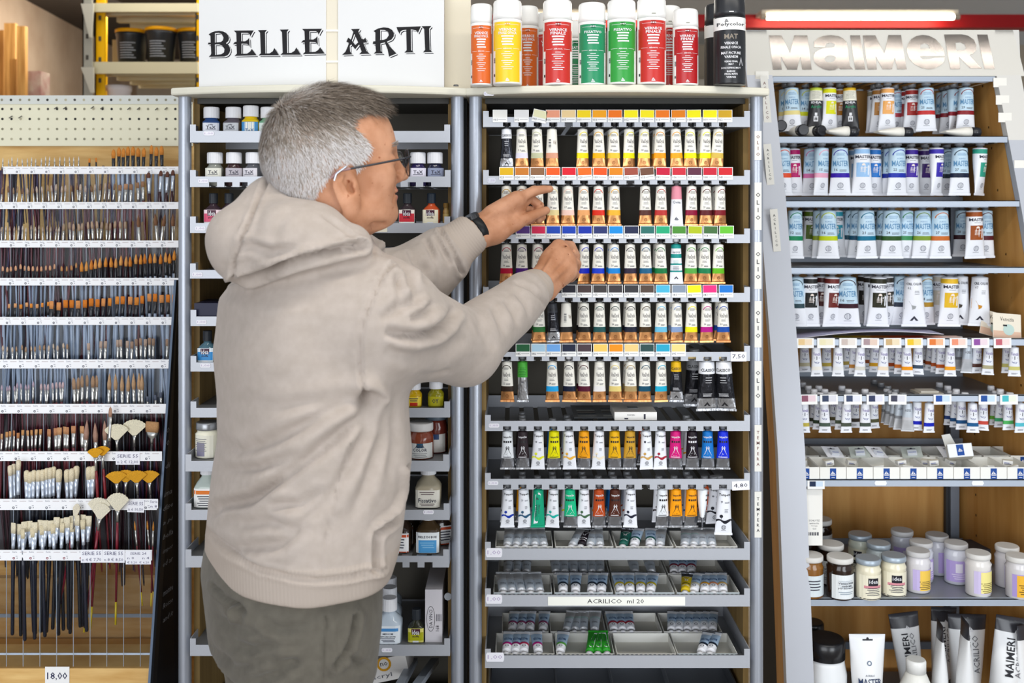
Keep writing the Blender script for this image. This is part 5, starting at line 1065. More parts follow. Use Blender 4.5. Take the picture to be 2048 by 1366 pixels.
srow([(1608,'c8c0a0',2,'ve'),(1632,'f0ece4',0,'ve'),(1653,'c8b050',2,'ve'),(1676,'e8e8e8',0,'ve'),(1693,'b8a050',3,'ve'),(1708,'c0843c',1,'ve'),(1721,'d8d4c8',0,'ve'),(1737,'a05028',4,'ve'),(1750,'d8a020',2,'ve'),(1767,'f0dcc0',0,'ve'),(1785,'b85020',2,'ve'),(1799,'d07028',1,'ve'),(1813,'f09818',0,'ve'),(1836,'3c4c60',.6,'ve'),(1852,'7c3c20',4,'ve'),(1862,'a84c1c',3,'ve'),(1872,'b85420',2,'ve'),(1882,'b85420',1,'ve'),(1900,'f0a428',0,'ve'),(1919,'8a8c90',3,'sv'),(1935,'c8c8cc',1.5,'sv'),(1954,'5c3c34',1.5,'ve'),(1977,'b0a884',.4,'ve'),(2014,'c8c070',1.5,'ve'),(2028,'d0c878',0,'ve')], D4, zt4, 'upper')
srow([(1608,'c0b050',0,'ve'),(1619,'3c4030',3,'ve'),(1628,'3c4030',2,'ve'),(1637,'30402c',1,'ve'),(1648,'4c5c50',0,'ve'),(1667,'5c5434',2.5,'ve'),(1681,'4c5844',1,'ve'),(1693,'4c5448',0,'ve'),(1710,'403830',1.8,'ve'),(1730,'48544c',0,'ve'),(1747,'58583c',1.5,'ve'),(1773,'8a8c90',4,'sv'),(1781,'8a8c90',3,'sv'),(1789,'8a8c90',2,'sv'),(1799,'8a8c90',1,'sv'),(1815,'c8c8cc',.2,'sv'),(1834,'1c24b0',.6,'ve'),(1859,'1828b8',0,'ve'),(1900,'24407c',3,'ve'),(1911,'205080',2,'ve'),(1922,'205080',1,'ve'),(1945,'205c90',0,'ve'),(1966,'c84c40',.6,'ve'),(1990,'70b840',3,'ve'),(2000,'40a870',2,'ve'),(2015,'50b060',.8,'ve'),(2041,'58c0d0',0,'ve')], D5, 806, 'lower')
# caps of the lower row standing in the tray
for (px0, n, dx, c, w) in ((1640, 5, -9, CAPW, 'far left'), (1662, 3, -9, CAPW, 'left'), (1710, 3, -12, CAPW, 'centre left'), (1744, 2, -9, CAPW, 'middle'), (1806, 5, -10, CAPG, 'grey capped middle'), (1930, 4, -13, CAPW, 'right'), (2020, 3, -13, CAPW, 'far right')):
    for q in range(n):
        D = D5+.03+.05*q; 
        t = thing('spare_cap', 'white or grey screw cap, %s in the %s line, watercolour tray' % (ordn(q+1), w), 'cap', (X(px0, D5+.03), D, zs5+.0005), (0, 0, 0), 'caps standing in the watercolour tray')
        obj('cap', cap_mesh(.0088, .0125, c), t)
b = MB(); b.box(-.03, 0, 0, .03, .06, .007, M('c9c2b4', .3)); b.box(-.022, .01, .007, .022, .05, .010, M('e0dcd2', .3)); tag(obj('blister_pack', b, None, (X(1880, D5), D5+.05, zs5+.001)), 'flat clear blister pack lying in the watercolour tray', 'pack')
# leaflets on shelf 4
b = MB(); n = 14; vs = []; W0 = X(1600, D4+.0); 
for j in range(2):
    for k in range(n+1):
        u = k/n; vs.append((W0+.36*u, D4+.02+.09*j, zs4+.012+.012*math.sin(u*3.1)*(1-.4*j)+.010*u))
b.add(vs, [(k, k+1, n+2+k, n+1+k) for k in range(n)], M('a9a8c4', .5)); b.add([(x, y, z-.0012) for x, y, z in vs], [(n+1+k, n+2+k, k+1, k) for k in range(n)], M('b8b4c8', .5))
b.add([(vs[k][0], vs[k][1], vs[k][2]-.0012*q) for q in (0, 1) for k in range(n+1)], [(k, n+1+k, n+2+k, k+1) for k in range(n)], M('d8d4dc', .5))
tag(obj('paper_leaflet', b), 'curved lavender leaflet lying across the upper watercolour shelf', 'leaflet')
b = MB(); W0 = X(1690, D4)
for k, c in enumerate(['c8b838','e8c020','e88a20','e86428','e0502c','f0a890','f4d4c8']):
    b.hexa([(W0+.045*k, D4+.012, zs4+.006), (W0+.045*k+.045, D4+.012, zs4+.0065), (W0+.045*k+.045, D4+.10, zs4+.009), (W0+.045*k, D4+.10, zs4+.009)], [(W0+.045*k, D4+.012, zs4+.0045), (W0+.045*k+.045, D4+.012, zs4+.005), (W0+.045*k+.045, D4+.10, zs4+.0075), (W0+.045*k, D4+.10, zs4+.0075)], M(c, .5))
tag(obj('colour_chart', b), 'rainbow colour chart lying under the lavender leaflet', 'chart')
for q, (px, an) in enumerate(((2014, -8), (1985, -26))):
    D = D4+.03+.04*q; b = MB(); b.box(-.035, -.001, 0, .035, 0, .062, M('e6ddcc', .5)); b.decal(shift(text('Venezia', .010, .034), 0, .048), flat(-.0014), M('4a4640', .5))
    b.decal(rect(-.034, .001, .034, .018), flat(-.0013), M('d8b49c', .5)); b.decal(disc(.014, 12, 0, .004, .022), flat(-.0016), M('b9cfc8', .5)); b.decal(rect(-.01, .03, .0, .034), flat(-.0018), INK)
    o = obj('picture_card', b, None, (X(px, D), D, zs4+.010), (R(-12), R(-an*.6), 0)); tag(o, 'small watercolour picture card leaning at the right end, %s of two' % ('front' if q == 0 else 'rear'), 'card', 'picture cards leaning on the shelf')
# boxes with the blue sailing boat mark
zs6, D6 = SH[6]
for k in range(9):
    px = 1613+53.6*k; jit = random.uniform(-1.5, 1.5)
    carton(X(px, D6+.004), D6+.006, zs6+.001, .0625, .10, .030, 'white open carton with blue boat mark, %s from the left on its shelf' % ordn(k+1), blue=True, group='blue marked cartons', yaw=jit*.3)
    carton(X(px-7, D6+.15), D6+.12, zs6+.001, .0625, .10, .030, 'rear open carton behind the %s blue marked one' % ordn(k+1), blue=True, group='rear cartons behind the blue marked ones', yaw=jit*.3)
    for q in range(3):
        D = D6+.035+.03*q; b = MB(); kind_ = (k*3+q) % 4
        if kind_ < 2:
            t = thing('pan_paint', 'small wrapped half pan, %s in the %s blue marked carton' % (ordn(q+1), ordn(k+1)), 'paint pan', (X(px, D6)+random.uniform(-.012, .012), D-.012, zs6+.018+.006*(q == 1)), (R(12*(q-1)), R(random.uniform(-12, 12)), R(random.uniform(-25, 25))), 'wrapped half pans in the cartons')
            b.box(-.011, -.007, 0, .011, .007, .012, M('ecebe8', .4)); b.decal(rect(-.008, .003, .008, .0045), flat(-.0073), TXT); b.decal(rect(-.008, .006, .004, .0075), flat(-.0073), M('5a6ab0', .5)); obj('wrapper', b, t)
            b = MB(); b.box(-.012, -.004, .0124, .012, .005, .0130, M('d6cfbe', .4)); obj('paper_flap', b, t)
for k, (px, py, yw, lb) in enumerate(((1673, 905, 14, 'leftmost'), (1722, 905, -10, 'second'), (1762, 908, 20, 'third'), (1826, 905, -14, 'fourth'), (1905, 902, 8, 'fifth'))):
    D = D6+.09; t = thing('header_card', 'grey header card with hanging slot lying on the cartons, %s from the left' % lb, 'card', (X(px, D), D, zs6+.034), (R(-62), R(yw*.4), R(yw)), 'header cards on the cartons')
    b = MB(); b.box(-.024, 0, 0, .024, .0009, .04, M('e4e4e8' if k % 2 == 0 else 'b9bfb8', .4)); b.decal(rect(-.010, .030, .010, .032), flat(-.0004), TXT); b.decal(disc(.003, 8, 0, 0, .032), flat(-.0005), TXT); obj('card', b, t)
    b = MB(); b.box(-.011, -.007, .006, .011, -.0005, .020, M('d4d8e0', .3)); b.decal(rect(-.009, .010, .009, .012), flat(-.0074), M('5060a0', .5)); obj('blister', b, t)
t = thing('open_carton', 'tilted open carton with blue boat mark perched on top of the others', 'carton', (X(1925, D6+.03), D6+.035, zs6+.048), (R(-20), R(-8), R(-16)), 'blue marked cartons')
b = MB(); b.box(-.028, 0, 0, .028, .001, .032, M('eceff4', .5)); b.box(-.028, 0, 0, -.027, .06, .032, CARD); b.box(.027, 0, 0, .028, .06, .032, CARD); b.box(-.028, 0, 0, .028, .06, .001, CARDI); b.box(-.028, .059, 0, .028, .06, .032, CARD)
b.decal(rect(-.008, .004, .008, .030), flat(-.0004), M('1d4a96', .45)); sail(b, flat(-.0007), 0, .016, .006, CAPW); obj('carton_body', b, t)
b = MB(); b.hexa([(-.027, .058, .032), (.0, .06, .032), (-.012, .05, .064), (-.032, .05, .062)], [(-.027, .059, .032), (.0, .061, .032), (-.012, .051, .064), (-.032, .051, .062)], CARD); obj('raised_flap', b, t)
for (px, py) in ((1761, 966), (1955, 966)):
    b = MB(); b.prism([(-.015, 0), (-.012, .0055), (.012, .0055), (.015, 0), (.012, -.0055), (-.012, -.0055)], -.001, 0, M('eef0f6', .5)); v = P(px, py, D6); obj('price_sticker', b, unit, (v.x-UX, v.y-2.6-.0003, v.z))
# tall white carton hanging at the left with the dark blue card on it
b = MB(); D = DF(1000)+.02; xa, xb2 = X(1612, D), X(1645, D); w = xb2-xa
t = thing('gel_carton', 'tall narrow white carton with a barcode beside the left stile', 'box', ((xa+xb2)/2, D, Z(1091, D)))
b.box(-w/2, 0, 0, w/2, .03, .135, M('f0eee8', .5))
for k, s in enumerate(('SCHLUTZ', 'antracite', 'Vernage', 'Gel')): b.decal(shift(text(s, .0042), 0, .060-.0065*k), flat(-.0004), M('55555c', .5))
for k in range(9): b.decal(rect(-w*.36+w*.075*k, .024, -w*.36+w*.075*k+w*.03*(1+(k % 2)), .032), flat(-.0004), TXT)
obj('box_body', b, t)
b = MB(); b.box(-.006, .0, .1352, .006, .03, .158, M('e2e0da', .5)); obj('hanging_tab', b, t)
swatch('dark navy half tint card hanging below the carton shelf at its left end', 1632, 978, D6-.001, .041, .020, '1c2c4c', 0, '', 'cfe0f2', group='watercolour swatch cards')
# ---------- jars on the lower shelf ----------
zs7, D7 = SH[7]
def gj(key, body, lidm, lc, h, w, ttl, cream=True, lidc=None, labz=(.08, .66), neck=.90):
    r = w/2; return jar_parts(key, body, lidm, 'x', h, w, .013, r*.99, 2, neck=r*neck, shoulder=.80, lc=lc, labz=labz, ttl=ttl, ribs=False)
LIDW = M('c9c8c8', .4); LIDS = M('a9b6c2', .35, .3); LIDC = M('dcdad6', .4)
J = {
 'dk': gj('jdk', '2a1c16', LIDC, 'e9eef0', .098, .062, [('~', .55, .04, 6, M('b8c0c8', .5)), ('Vernice lucida', .50, .06, .62, TXT), ('ombrata', .43, .06, .4, TXT), ('per decoupage', .36, .06, .62, TXT), ('~', .24, .05, 2, M('8a9aa8', .5))], labz=(.06, .72)),
 'am': gj('jam', '8a5c28', LIDC, 'dce6ea', .098, .062, [('~', .5, .08, 4, TXT)]),
 'id': gj('jid', 'e9e2c8', LIDS, 'efe9d2', .094, .058, [('#', .44, .66, .42, M('26242c', .4)), ('idea', .57, .12, .36, CAPW), ('#', .36, .44, .7, M('d8909a', .5)), ('~', .36, .05, 5, TXT), ('#', .04, .065, .93, INK)], labz=(.03, .74)),
 'id2': gj('jid2', 'dfe3d2', LIDS, 'e9e6cf', .094, .058, [('#', .5, .70, .35, M('26242c', .4)), ('idea', .62, .11, .32, CAPW), ('#', .3, .42, .6, M('3a3c34', .5)), ('~', .3, .05, 4, TXT)], labz=(.03, .76)),
 'gl': gj('jgl', 'c3ced2', LIDS, 'c9d4d4', .094, .058, []),
 'yl': gj('jyl', 'dcd9dc', LIDW, 'c3b4e0', .098, .056, [('#', .10, .66, .55, M('f0c858', .4)), ('~', .34, .05, 5, M('6a5a3a', .5))], labz=(.10, .68)),
 'yp': gj('jyp', 'e6e2de', LIDC, 'cfc3e6', .100, .058, [('#', .12, .70, .60, M('f2e694', .4)), ('~', .38, .05, 6, M('7a6a3a', .5))], labz=(.10, .72)),
 'pu': gj('jpu', 'd4d6e0', LIDW, 'b9a6de', .098, .056, [('#', .36, .62, .3, M('e9e4f2', .5)), ('~', .3, .06, 3, M('e9e0f8', .5))], labz=(.10, .7)),
 'yo': gj('jyo', 'd9d6d8', LIDC, 'b09cd8', .098, .056, [('#', .08, .68, .72, M('f0b83c', .4)), ('~', .4, .06, 5, M('5a4420', .5))], labz=(.08, .7))}
jl = [(1620, 1190, 'am', 'amber glass varnish jar with a white lid beside the left stile', 0), (1618, 1145, 'dk', 'dark jar with a pale lid behind the amber one by the stile', 10),
 (1640, 1110, 'dk', 'dark jar with a silvery lid farthest back at the left', 0), (1662, 1165, 'dk', 'dark varnish jar standing behind the ombrata jar', -20),
 (1680, 1193, 'dk', 'dark brown varnish jar with a large white label, front left', 12), (1736, 1193, 'id', 'front cream decoupage jar with a black word label, left of two', 6),
 (1787, 1187, 'id', 'front cream decoupage jar with a black word label, right of two', -4), (1720, 1140, 'id2', 'greenish decoupage jar in the second row at the left', -30), (1757, 1160, 'gl', 'clear glass jar with steel lid and no front label', 0),
 (1836, 1180, 'yl', 'jar with a yellow and lilac label beside the decoupage jars', 20), (1842, 1160, 'pu', 'lilac labelled jar directly behind the yellow labelled one', 30), (1804, 1135, 'pu', 'lilac labelled jar with pale lid in the rear row, left', 0),
 (1874, 1145, 'pu', 'lilac labelled jar with pale lid in the rear row, centre', 50), (1912, 1163, 'pu', 'lilac jar with a barcode panel right of centre', -8), (1956, 1187, 'yp', 'white jar with a pale yellow label, front right', 24),
 (2014, 1170, 'yo', 'jar with a golden label second from the right edge', 30), (2036, 1192, 'yo', 'jar with a golden label cut by the right edge', 14)]
for px, py, k, lb, rt in jl:
    D = (CAMZ-zs7-.001)*F/(py-HOR); jar('varnish_jar', J[k], px, py, D, lb, 'jar', 'jars on the lower shelf', rt, zs7+.0008)
b = MB(); b.box(-.05, -.04, 0, .05, .04, .02, M('4a4a50', .5)); tag(obj('dark_box', b, None, (X(1960, 2.76), 2.76, zs7+.001)), 'dark flat box lying behind the jars at the right', 'box')
# ---------- bottom shelf with large tubes ----------
zb8 = Z(1500, 2.42)
b = MB(); b.box(X(1600, 2.42), 2.42, zb8-.02, 1.25, DB-.03, zb8, M('6e7278', .45, .3)); uadd(b, 'shelf')
b = MB(); b.box(X(1628, 2.84)+.02, 2.82, Z(1278, 2.84)-.02, 1.2, 2.83, Z(1278, 2.84), M('6a7380', .4, .3)); uadd(b, 'back_lip')
def bottle(name, px, ptop, D, w, body, capc, label, cat='bottle', band=None, ring=False):
    h = Z(ptop, D)-zb8; r = w/2/F*D; t = thing(name, label, cat, (X(px, D), D, zb8+.0005))
    hc = .045 if not ring else .03; hb = h-hc; b = MB()
    rr = .62 if ring else .93
    b.loft([(0, r, r, 2), (hb*.80, r, r, 2), (hb*.94, r*(.9 if not ring else .72), r*(.9 if not ring else .72), 2), (hb, r*rr*.95, r*rr*.95, 2)], 32, [M(body, .35), M(body, .35), M(body, .35)])
    if band: b.decal(rectg(-r*.9, hb*.62, r*.9, hb*.70, 10), lambda x, z: (x, -math.sqrt((r+.0006)**2-x*x), z), M(band, .4))
    obj('bottle_body', b, t); b = MB()
    b.loft([(hb+.0005, r*rr, r*rr, 2), (h-.004, r*rr, r*rr, 2), (h, r*rr*.9, r*rr*.9, 2)], 32, M(capc, .25)); obj('cap', b, t); return t
bottle('gesso_bottle', 1650, 1275, 2.495, 84, 'eef0f2', '1d1d20', 'white bottle with a wide black cap in the bottom left corner', band='2a3c60')
bottle('gesso_bottle', 1624, 1243, 2.60, 50, '1d1d20', '1d1d20', 'black capped bottle behind the white one by the stile')
bottle('medium_bottle', 1832, 1318, 2.44, 62, 'ecebe4', 'efefec', 'white bottle with a small white screw cap at the bottom', ring=True)
def hangtube(px, ptop, D, w, kind, label, tilt=0, rot=0, h=.21):
    """big tube standing on its cap, flat crimped end up"""
    z1 = Z(ptop, D); r = w/2/F*D; t = thing('squeeze_tube', label, 'tube', (X(px, D), D, max(zb8+.001, z1-h)), (0, R(tilt), R(rot)), 'large squeeze tubes on the bottom shelf')
    H = min(h, z1-zb8-.001); Wm = M('eeeff0', .35); top = M('3a3a40', .3) if kind != 'm' else M('eceef2', .35)
    q = .80; rings = []; mats = []
    for u in (0, .1, .3, .5, .7, q-.005, q, .86, .93, 1.0):
        s = max(0, u-.1)/.9; rings.append((.03+(H-.03)*u, r*(.72+.28*s**.8), max(.0015, r*.72*(1-s**1.5)), 2)); mats.append(Wm if u < q else top)
    b = MB(); b.loft(rings, 28, mats[:-1]); ztop = H
    fn = lambda x, z: (x, -max(.0015, r*.72*(1-max(0, ((z-.03)/(H-.03)-.1)/.9)**1.5))*math.sqrt(max(.02, 1-(x/(r*1.02))**2))-.0012, z)
    if kind == 'a':
        for s, off, hh, m in (('MAIMERI', -r*.18, r*.42, INK), ('ACRILICO', r*.28, r*.32, M('6a6a70', .5))):
            vs, fs = text(s, hh, H*.42, .012 if m is INK else 0); b.decal(([(-z+off, H*.56+x) for x, z in vs], fs), fn, m)
        sail(b, fn, r*.1, H*.83, r*.18, CAPW); b.decal(rectg(-r*.3, H*.945, r*.3, H*.955), fn, BLK); b.decal(disc(r*.06, 8, 0, 0, H*.955), fn, BLK)
    if kind == 'm':
        b.decal(shift(text('MASTER', H*.075, r*1.25, .012), 0, H*.50), fn, M('2a3a5c', .5)); b.decal(shift(text('ACRILIC', H*.02, r*.5), 0, H*.57), fn, M('2a3a5c', .5)); b.decal(disc(r*.13, 14, r*.08, 0, H*.70), fn, M('6a7a90', .5))
        for k in range(2): b.decal(rectg(-r*.4, H*(.43-.02*k), r*.4, H*(.437-.02*k)), fn, M('8a90a0', .5))
        b.decal(rectg(-r*.28, H*.935, r*.28, H*.95), fn, INK); b.decal(disc(r*.07, 10, 0, 0, H*.955), fn, INK)
    obj('tube_body', b, t); b = MB(); b.loft([(0, r*.55, r*.55, 2), (.03, r*.6, r*.6, 2)], 24, CAPK if kind != 'm' else CAPW); obj('cap', b, t)
hangtube(1734, 1268, 2.46, 73, 'm', 'white acrylic tube with silvery crimp standing alone on the bottom shelf')
hangtube(1826, 1224, 2.60, 60, 'a', 'tilted white tube with dark crimp, leftmost of the lettered group', -7)
hangtube(1882, 1214, 2.68, 52, 'a', 'white tube with a dark crimp standing at the back of the group', 2)
hangtube(1931, 1228, 2.60, 78, 'a', 'wide white tube with grey crimp behind the two turned tubes', 1)
hangtube(2003, 1232, 2.52, 76, 'a', 'tilted white tube lettered upwards near the right edge', 9)
hangtube(1880, 1245, 2.48, 46, 'e', 'slim white tube turned edge on, left of two', 0, 82, .22)
hangtube(1930, 1240, 2.46, 50, 'e', 'slim white tube turned edge on, right of two', 0, 84, .22)
hangtube(2044, 1250, 2.50, 26, 'e', 'white tube cut by the right edge of the bottom shelf', 0, 20)
# ---------- brush display on the left ----------
XR = -.756; XLw = -1.22
rails = [(333,348,2.455),(404,418,2.42),(481,495,2.385),(556,571,2.35),(634,650,2.315),(719,737,2.283),(808,827,2.244),(903,922,2.211),(998,1020,2.18),(1100,1121,2.15)]
WB = M('e3bd7c', .5, 0, 'wood', dark='c99a58', sc=(3, 3, 22))
b = MB(); b.box(XLw-.25, 2.60, 0, X(357, 2.6)+.06, 2.62, Z(196, 2.6), WB); disp_back = tag(obj('wooden_back_board', b), 'pale wooden board behind the brush display and pegboard', 'board')
# pegboard
DPg = 2.592
t = thing('pegboard', 'cream perforated metal pegboard above the brush display', 'pegboard', (X(180, DPg), DPg, Z(292, DPg)))
ox = X(180, DPg); hz = Z(191, DPg)-Z(292, DPg)
b = MB(); b.box(X(-40, DPg)-ox, 0, 0, X(362, DPg)-ox+.03, .004, hz, M('e9e4c9', .45)); b.box(X(-40, DPg)-ox, -.003, hz-.022, X(362, DPg)-ox+.03, 0, hz, M('d5d7d0', .45))
obj('panel', b, t)
b = MB(); hol = [M('8f8a74', .6), M('4a4640', .6), M('b8b196', .6), M('2c2a28', .6)]; rnd = random.Random(3)
for i in range(21):
    for j, py in enumerate((200, 218, 238, 258, 278)):
        px = 5+18.2*i; v = P(px, py, DPg); m = hol[rnd.choice((0, 0, 2, 1, 3) if j < 3 else (0, 0, 2))]
        b.decal(disc(.0032, 10, 0, v.x-ox, v.z-Z(292, DPg)), flat(-.0035 if j == 0 else -.0006), m)
obj('punched_holes', b, t)
b = MB()
for (px, py) in ((23, 232), (42, 232), (113, 214), (131, 214), (186, 213), (205, 214), (259, 215), (278, 215), (314, 216), (333, 215)):
    v = P(px, py, DPg-.004); b.rod((v.x-ox, -.001, v.z-Z(292, DPg)), (v.x-ox, -.016, v.z-Z(292, DPg)-.006), .0014, .0014, M('6a6a68', .4, .5), 6)
obj('wire_hook', b, t)
disp = thing('brush_display', 'clear acrylic tiered display with white price strips holding paintbrushes', 'display', (-1.0, 2.2, 0))
def dadd(b, name, par=None): return obj(name, b, par or disp, (1.0, -2.2, 0))
ACR = M('f2f6fa', .05, 0, 'clear', ior=1.25); EDGE = M('cfd6de', .2)
STR = M('f6f6f8', .4)
for i, (y0, y1, D) in enumerate(rails):
    xr = XR if i > 3 else X(362, D)
    z0, z1 = Z(y1, D), Z(y0, D); nx = rails[i+1] if i < 9 else (1290, 1290, 2.145)
    b = MB(); b.box(XLw, D, z0, xr, D+.0012, z1, STR); k = 0; x = XLw+.01*(i % 3)
    while x < xr-.02:
        b.decal(shift(text('Serie', .0035), x, z1-.004), flat(D-.0004), M('77778a', .5)); b.decal(disc(.0026, 8, .0013, x-.002, z0+.005), flat(D-.0004), M('3a3a50' if i < 9 else '8a2040', .5))
        b.decal(rect(x+.002, z0+.0085, x+.006, z0+.0095), flat(D-.0004), M('8a8a9a', .5)); b.decal(disc(.001, 6, 0, x+.005, z0+.005), flat(D-.0004), M('3a3a50', .5))
        b.decal(rect(x+.011, z1-.005, x+.025, z1-.004), flat(D-.0004), M('b8a8a8', .5)); x += .0352
    dadd(b, 'price_strip')
    zb = Z(nx[0], nx[2])-.01 if i < 9 else Z(1334, 2.15)
    b = MB(); b.add([(XLw, D+.0016, zb), (xr, D+.0016, zb), (xr, D+.0016, z0), (XLw, D+.0016, z0)], [(0, 1, 2, 3)], ACR); dadd(b, 'acrylic_front')
    b = MB(); x = XLw+.016
    while x < xr: b.box(x, D+.002, zb, x+.0007, D+.004, z0, EDGE); x += .0352
    b.box(XLw, D+.002, z1-.003, xr, D+.003, z1-.001, EDGE); dadd(b, 'compartment_divider')
b = MB(); D = 2.16; b.box(XLw, D, Z(1336, D), XR, D+.12, Z(1336, D)+.003, EDGE); b.box(XLw, D, Z(1310, D), XR, D+.0015, Z(1306, D), EDGE); b.box(XLw, D+.1, Z(1235, D+.1), XR, D+.102, Z(1228, D+.1), M('7a7e84', .4))
b.add([(XLw, D+.11, Z(1336, D)), (XR, D+.11, Z(1336, D)), (XR, D+.11, Z(1120, D)), (XLw, D+.11, Z(1120, D))], [(0, 1, 2, 3)], M('e3dccf', .08, 0, 'clear', ior=1.3)); dadd(b, 'acrylic_base')
b = MB(); b.box(XLw-.2, 2.15, 0, XR-.004, 2.30, Z(1337, 2.15), WB); dadd(b, 'wooden_plinth')
b = MB(); b.box(XLw, 2.31, Z(1338, 2.3), XR, 2.33, Z(1150, 2.33), M('d9b98c', .5, 0, 'wood', dark='c49c66', sc=(3, 3, 22))); dadd(b, 'rear_board')
def note(px, py, w, h, D, lines_, lab, tilt=0):
    b = MB(); b.box(-w/2, -.0006, -h/2, w/2, 0, h/2, M('f4f4fa', .5)); n = len(lines_)
    for k, s in enumerate(lines_): b.decal(shift(text(s, h*.55/n, min(w*.86, len(s)*h*.36/n*1.25)), 0, h*(.5-(k+.55)/n)), flat(-.0009), M('5a5678', .5) if len(lab) < 40 else M('23233c', .5))
    o = obj('price_note', b, disp, (X(px, D)+1.0, D-2.2-.0008, Z(py, D)), (0, R(tilt), 0)); return o
note(256, 917, .052, .026, 2.211, ['SERIE 55', 'n 2 € 12,00'], 'a'); note(272, 1012, .036, .026, 2.18, ['SERIE 55', 'n 6 10,50'], 'a', 2); note(308, 1007, .018, .02, 2.18, ['Serie', 'n 8'], 'a')
note(184, 1112, .046, .027, 2.15, ['SERIE 55', 'n 4 € 7,70'], 'a', -.5); note(228, 1112, .046, .027, 2.15, ['SERIE 55', 'n 8 € 8,50'], 'a', .5); note(277, 1115, .053, .028, 2.15, ['SERIE 24', 'n 0     n 4', '€ 5,20  € 6,20'], 'a')
b = MB(); b.box(-.0255, -.001, -.020, .0255, 0, .020, M('f2f1f0', .5)); b.decal(text('18,00', .017, .042, .005), flat(-.0014), M('23234a', .5))
tag(obj('price_card', b, None, (X(115, 2.15), 2.1495, Z(1352, 2.15))), 'white card handwritten 18,00 on the wooden plinth under the brushes', 'price card')
# black text panel; its lit left edge is painted as a pale strip
b = MB(); p = [P(300, 1366, 2.13), P(359, 1366, 2.26), P(359, 560, 2.31), P(352, 560, 2.29)]
p[0] = P(299, 1380, 2.13); q = [(v.x+.0, v.y+.006, v.z) for v in p]; q = [(p[0].x, p[0].y, 0.0), (p[1].x, p[1].y, 0.0)]
front = [(p[0].x, p[0].y, .0), (p[1].x, p[1].y, .0), tuple(p[1]), tuple(p[2]), tuple(p[3]), tuple(p[0])]
def bl(a, c, u): return tuple(a[j]+(c[j]-a[j])*u for j in range(3))
t = thing('text_panel', 'tall black card panel with faint white script between brushes and cabinet', 'panel', (p[0].x, p[0].y, 0)); o0 = t.location.copy()
loc = lambda v: (v[0]-o0.x, v[1]-o0.y, v[2])
b = MB(); n = len(front); bk = [(x+.004, y+.006, z) for x, y, z in front]
b.add([loc(v) for v in front+bk], [tuple(range(n)), tuple(range(2*n-1, n-1, -1))]+[(k, k+n, (k+1) % n+n, (k+1) % n) for k in range(n)], M('17181b', .4)); obj('card_panel', b, t)
b = MB(); e = [p[0], p[3]]; b.hexa([loc((e[0].x-.003, e[0].y-.001, 0)), loc((e[0].x, e[0].y-.001, 0)), loc((e[0].x, e[0].y-.001, e[0].z)), loc((e[0].x-.003, e[0].y-.001, e[0].z))], [loc((e[0].x-.003, e[0].y+.003, 0)), loc((e[0].x, e[0].y+.003, 0)), loc((e[0].x, e[0].y+.003, e[0].z)), loc((e[0].x-.003, e[0].y+.003, e[0].z))], M('5a6a80', .4))
b.hexa([loc((e[0].x-.004, e[0].y-.001, e[0].z)), loc((e[0].x+.001, e[0].y-.001, e[0].z)), loc((e[1].x+.001, e[1].y-.001, e[1].z)), loc((e[1].x-.004, e[1].y-.001, e[1].z))], [loc((e[0].x-.004, e[0].y+.003, e[0].z)), loc((e[0].x+.001, e[0].y+.003, e[0].z)), loc((e[1].x+.001, e[1].y+.003, e[1].z)), loc((e[1].x-.004, e[1].y+.003, e[1].z))], M('5a6a80', .4)); obj('lit_edge', b, t)
bx = Vector((p[1].x-p[0].x, p[1].y-p[0].y, 0)).normalized()
for (px, py, s) in ((344, 860, 'O'), (344, 885, 'o'), (340, 930, 'di'), (338, 985, 'ima'), (337, 1012, 'dise'), (336, 1042, 'a pi'), (335, 1068, 'bella'), (334, 1098, 'impor'), (333, 1122, 'ed ar'), (331, 1180, 'matite'), (330, 1205, 'Rosso'), (329, 1232, 'and it')):
    u = (px-300)/59; base = Vector((p[0].x, p[0].y, 0))+bx*((p[1].xy-p[0].xy).length*.62); z = CAMZ-(py-HOR)/F*base.y
    vs, fs = text(s, .011, min(.05, .013*len(s)), shear=.3); b = MB(); b.add([loc(tuple(base+bx*x*.9+Vector((-.0006, -.0012, z+y)))) for x, y in vs], fs, M('8f9196', .5)); obj('script_line', b, t)


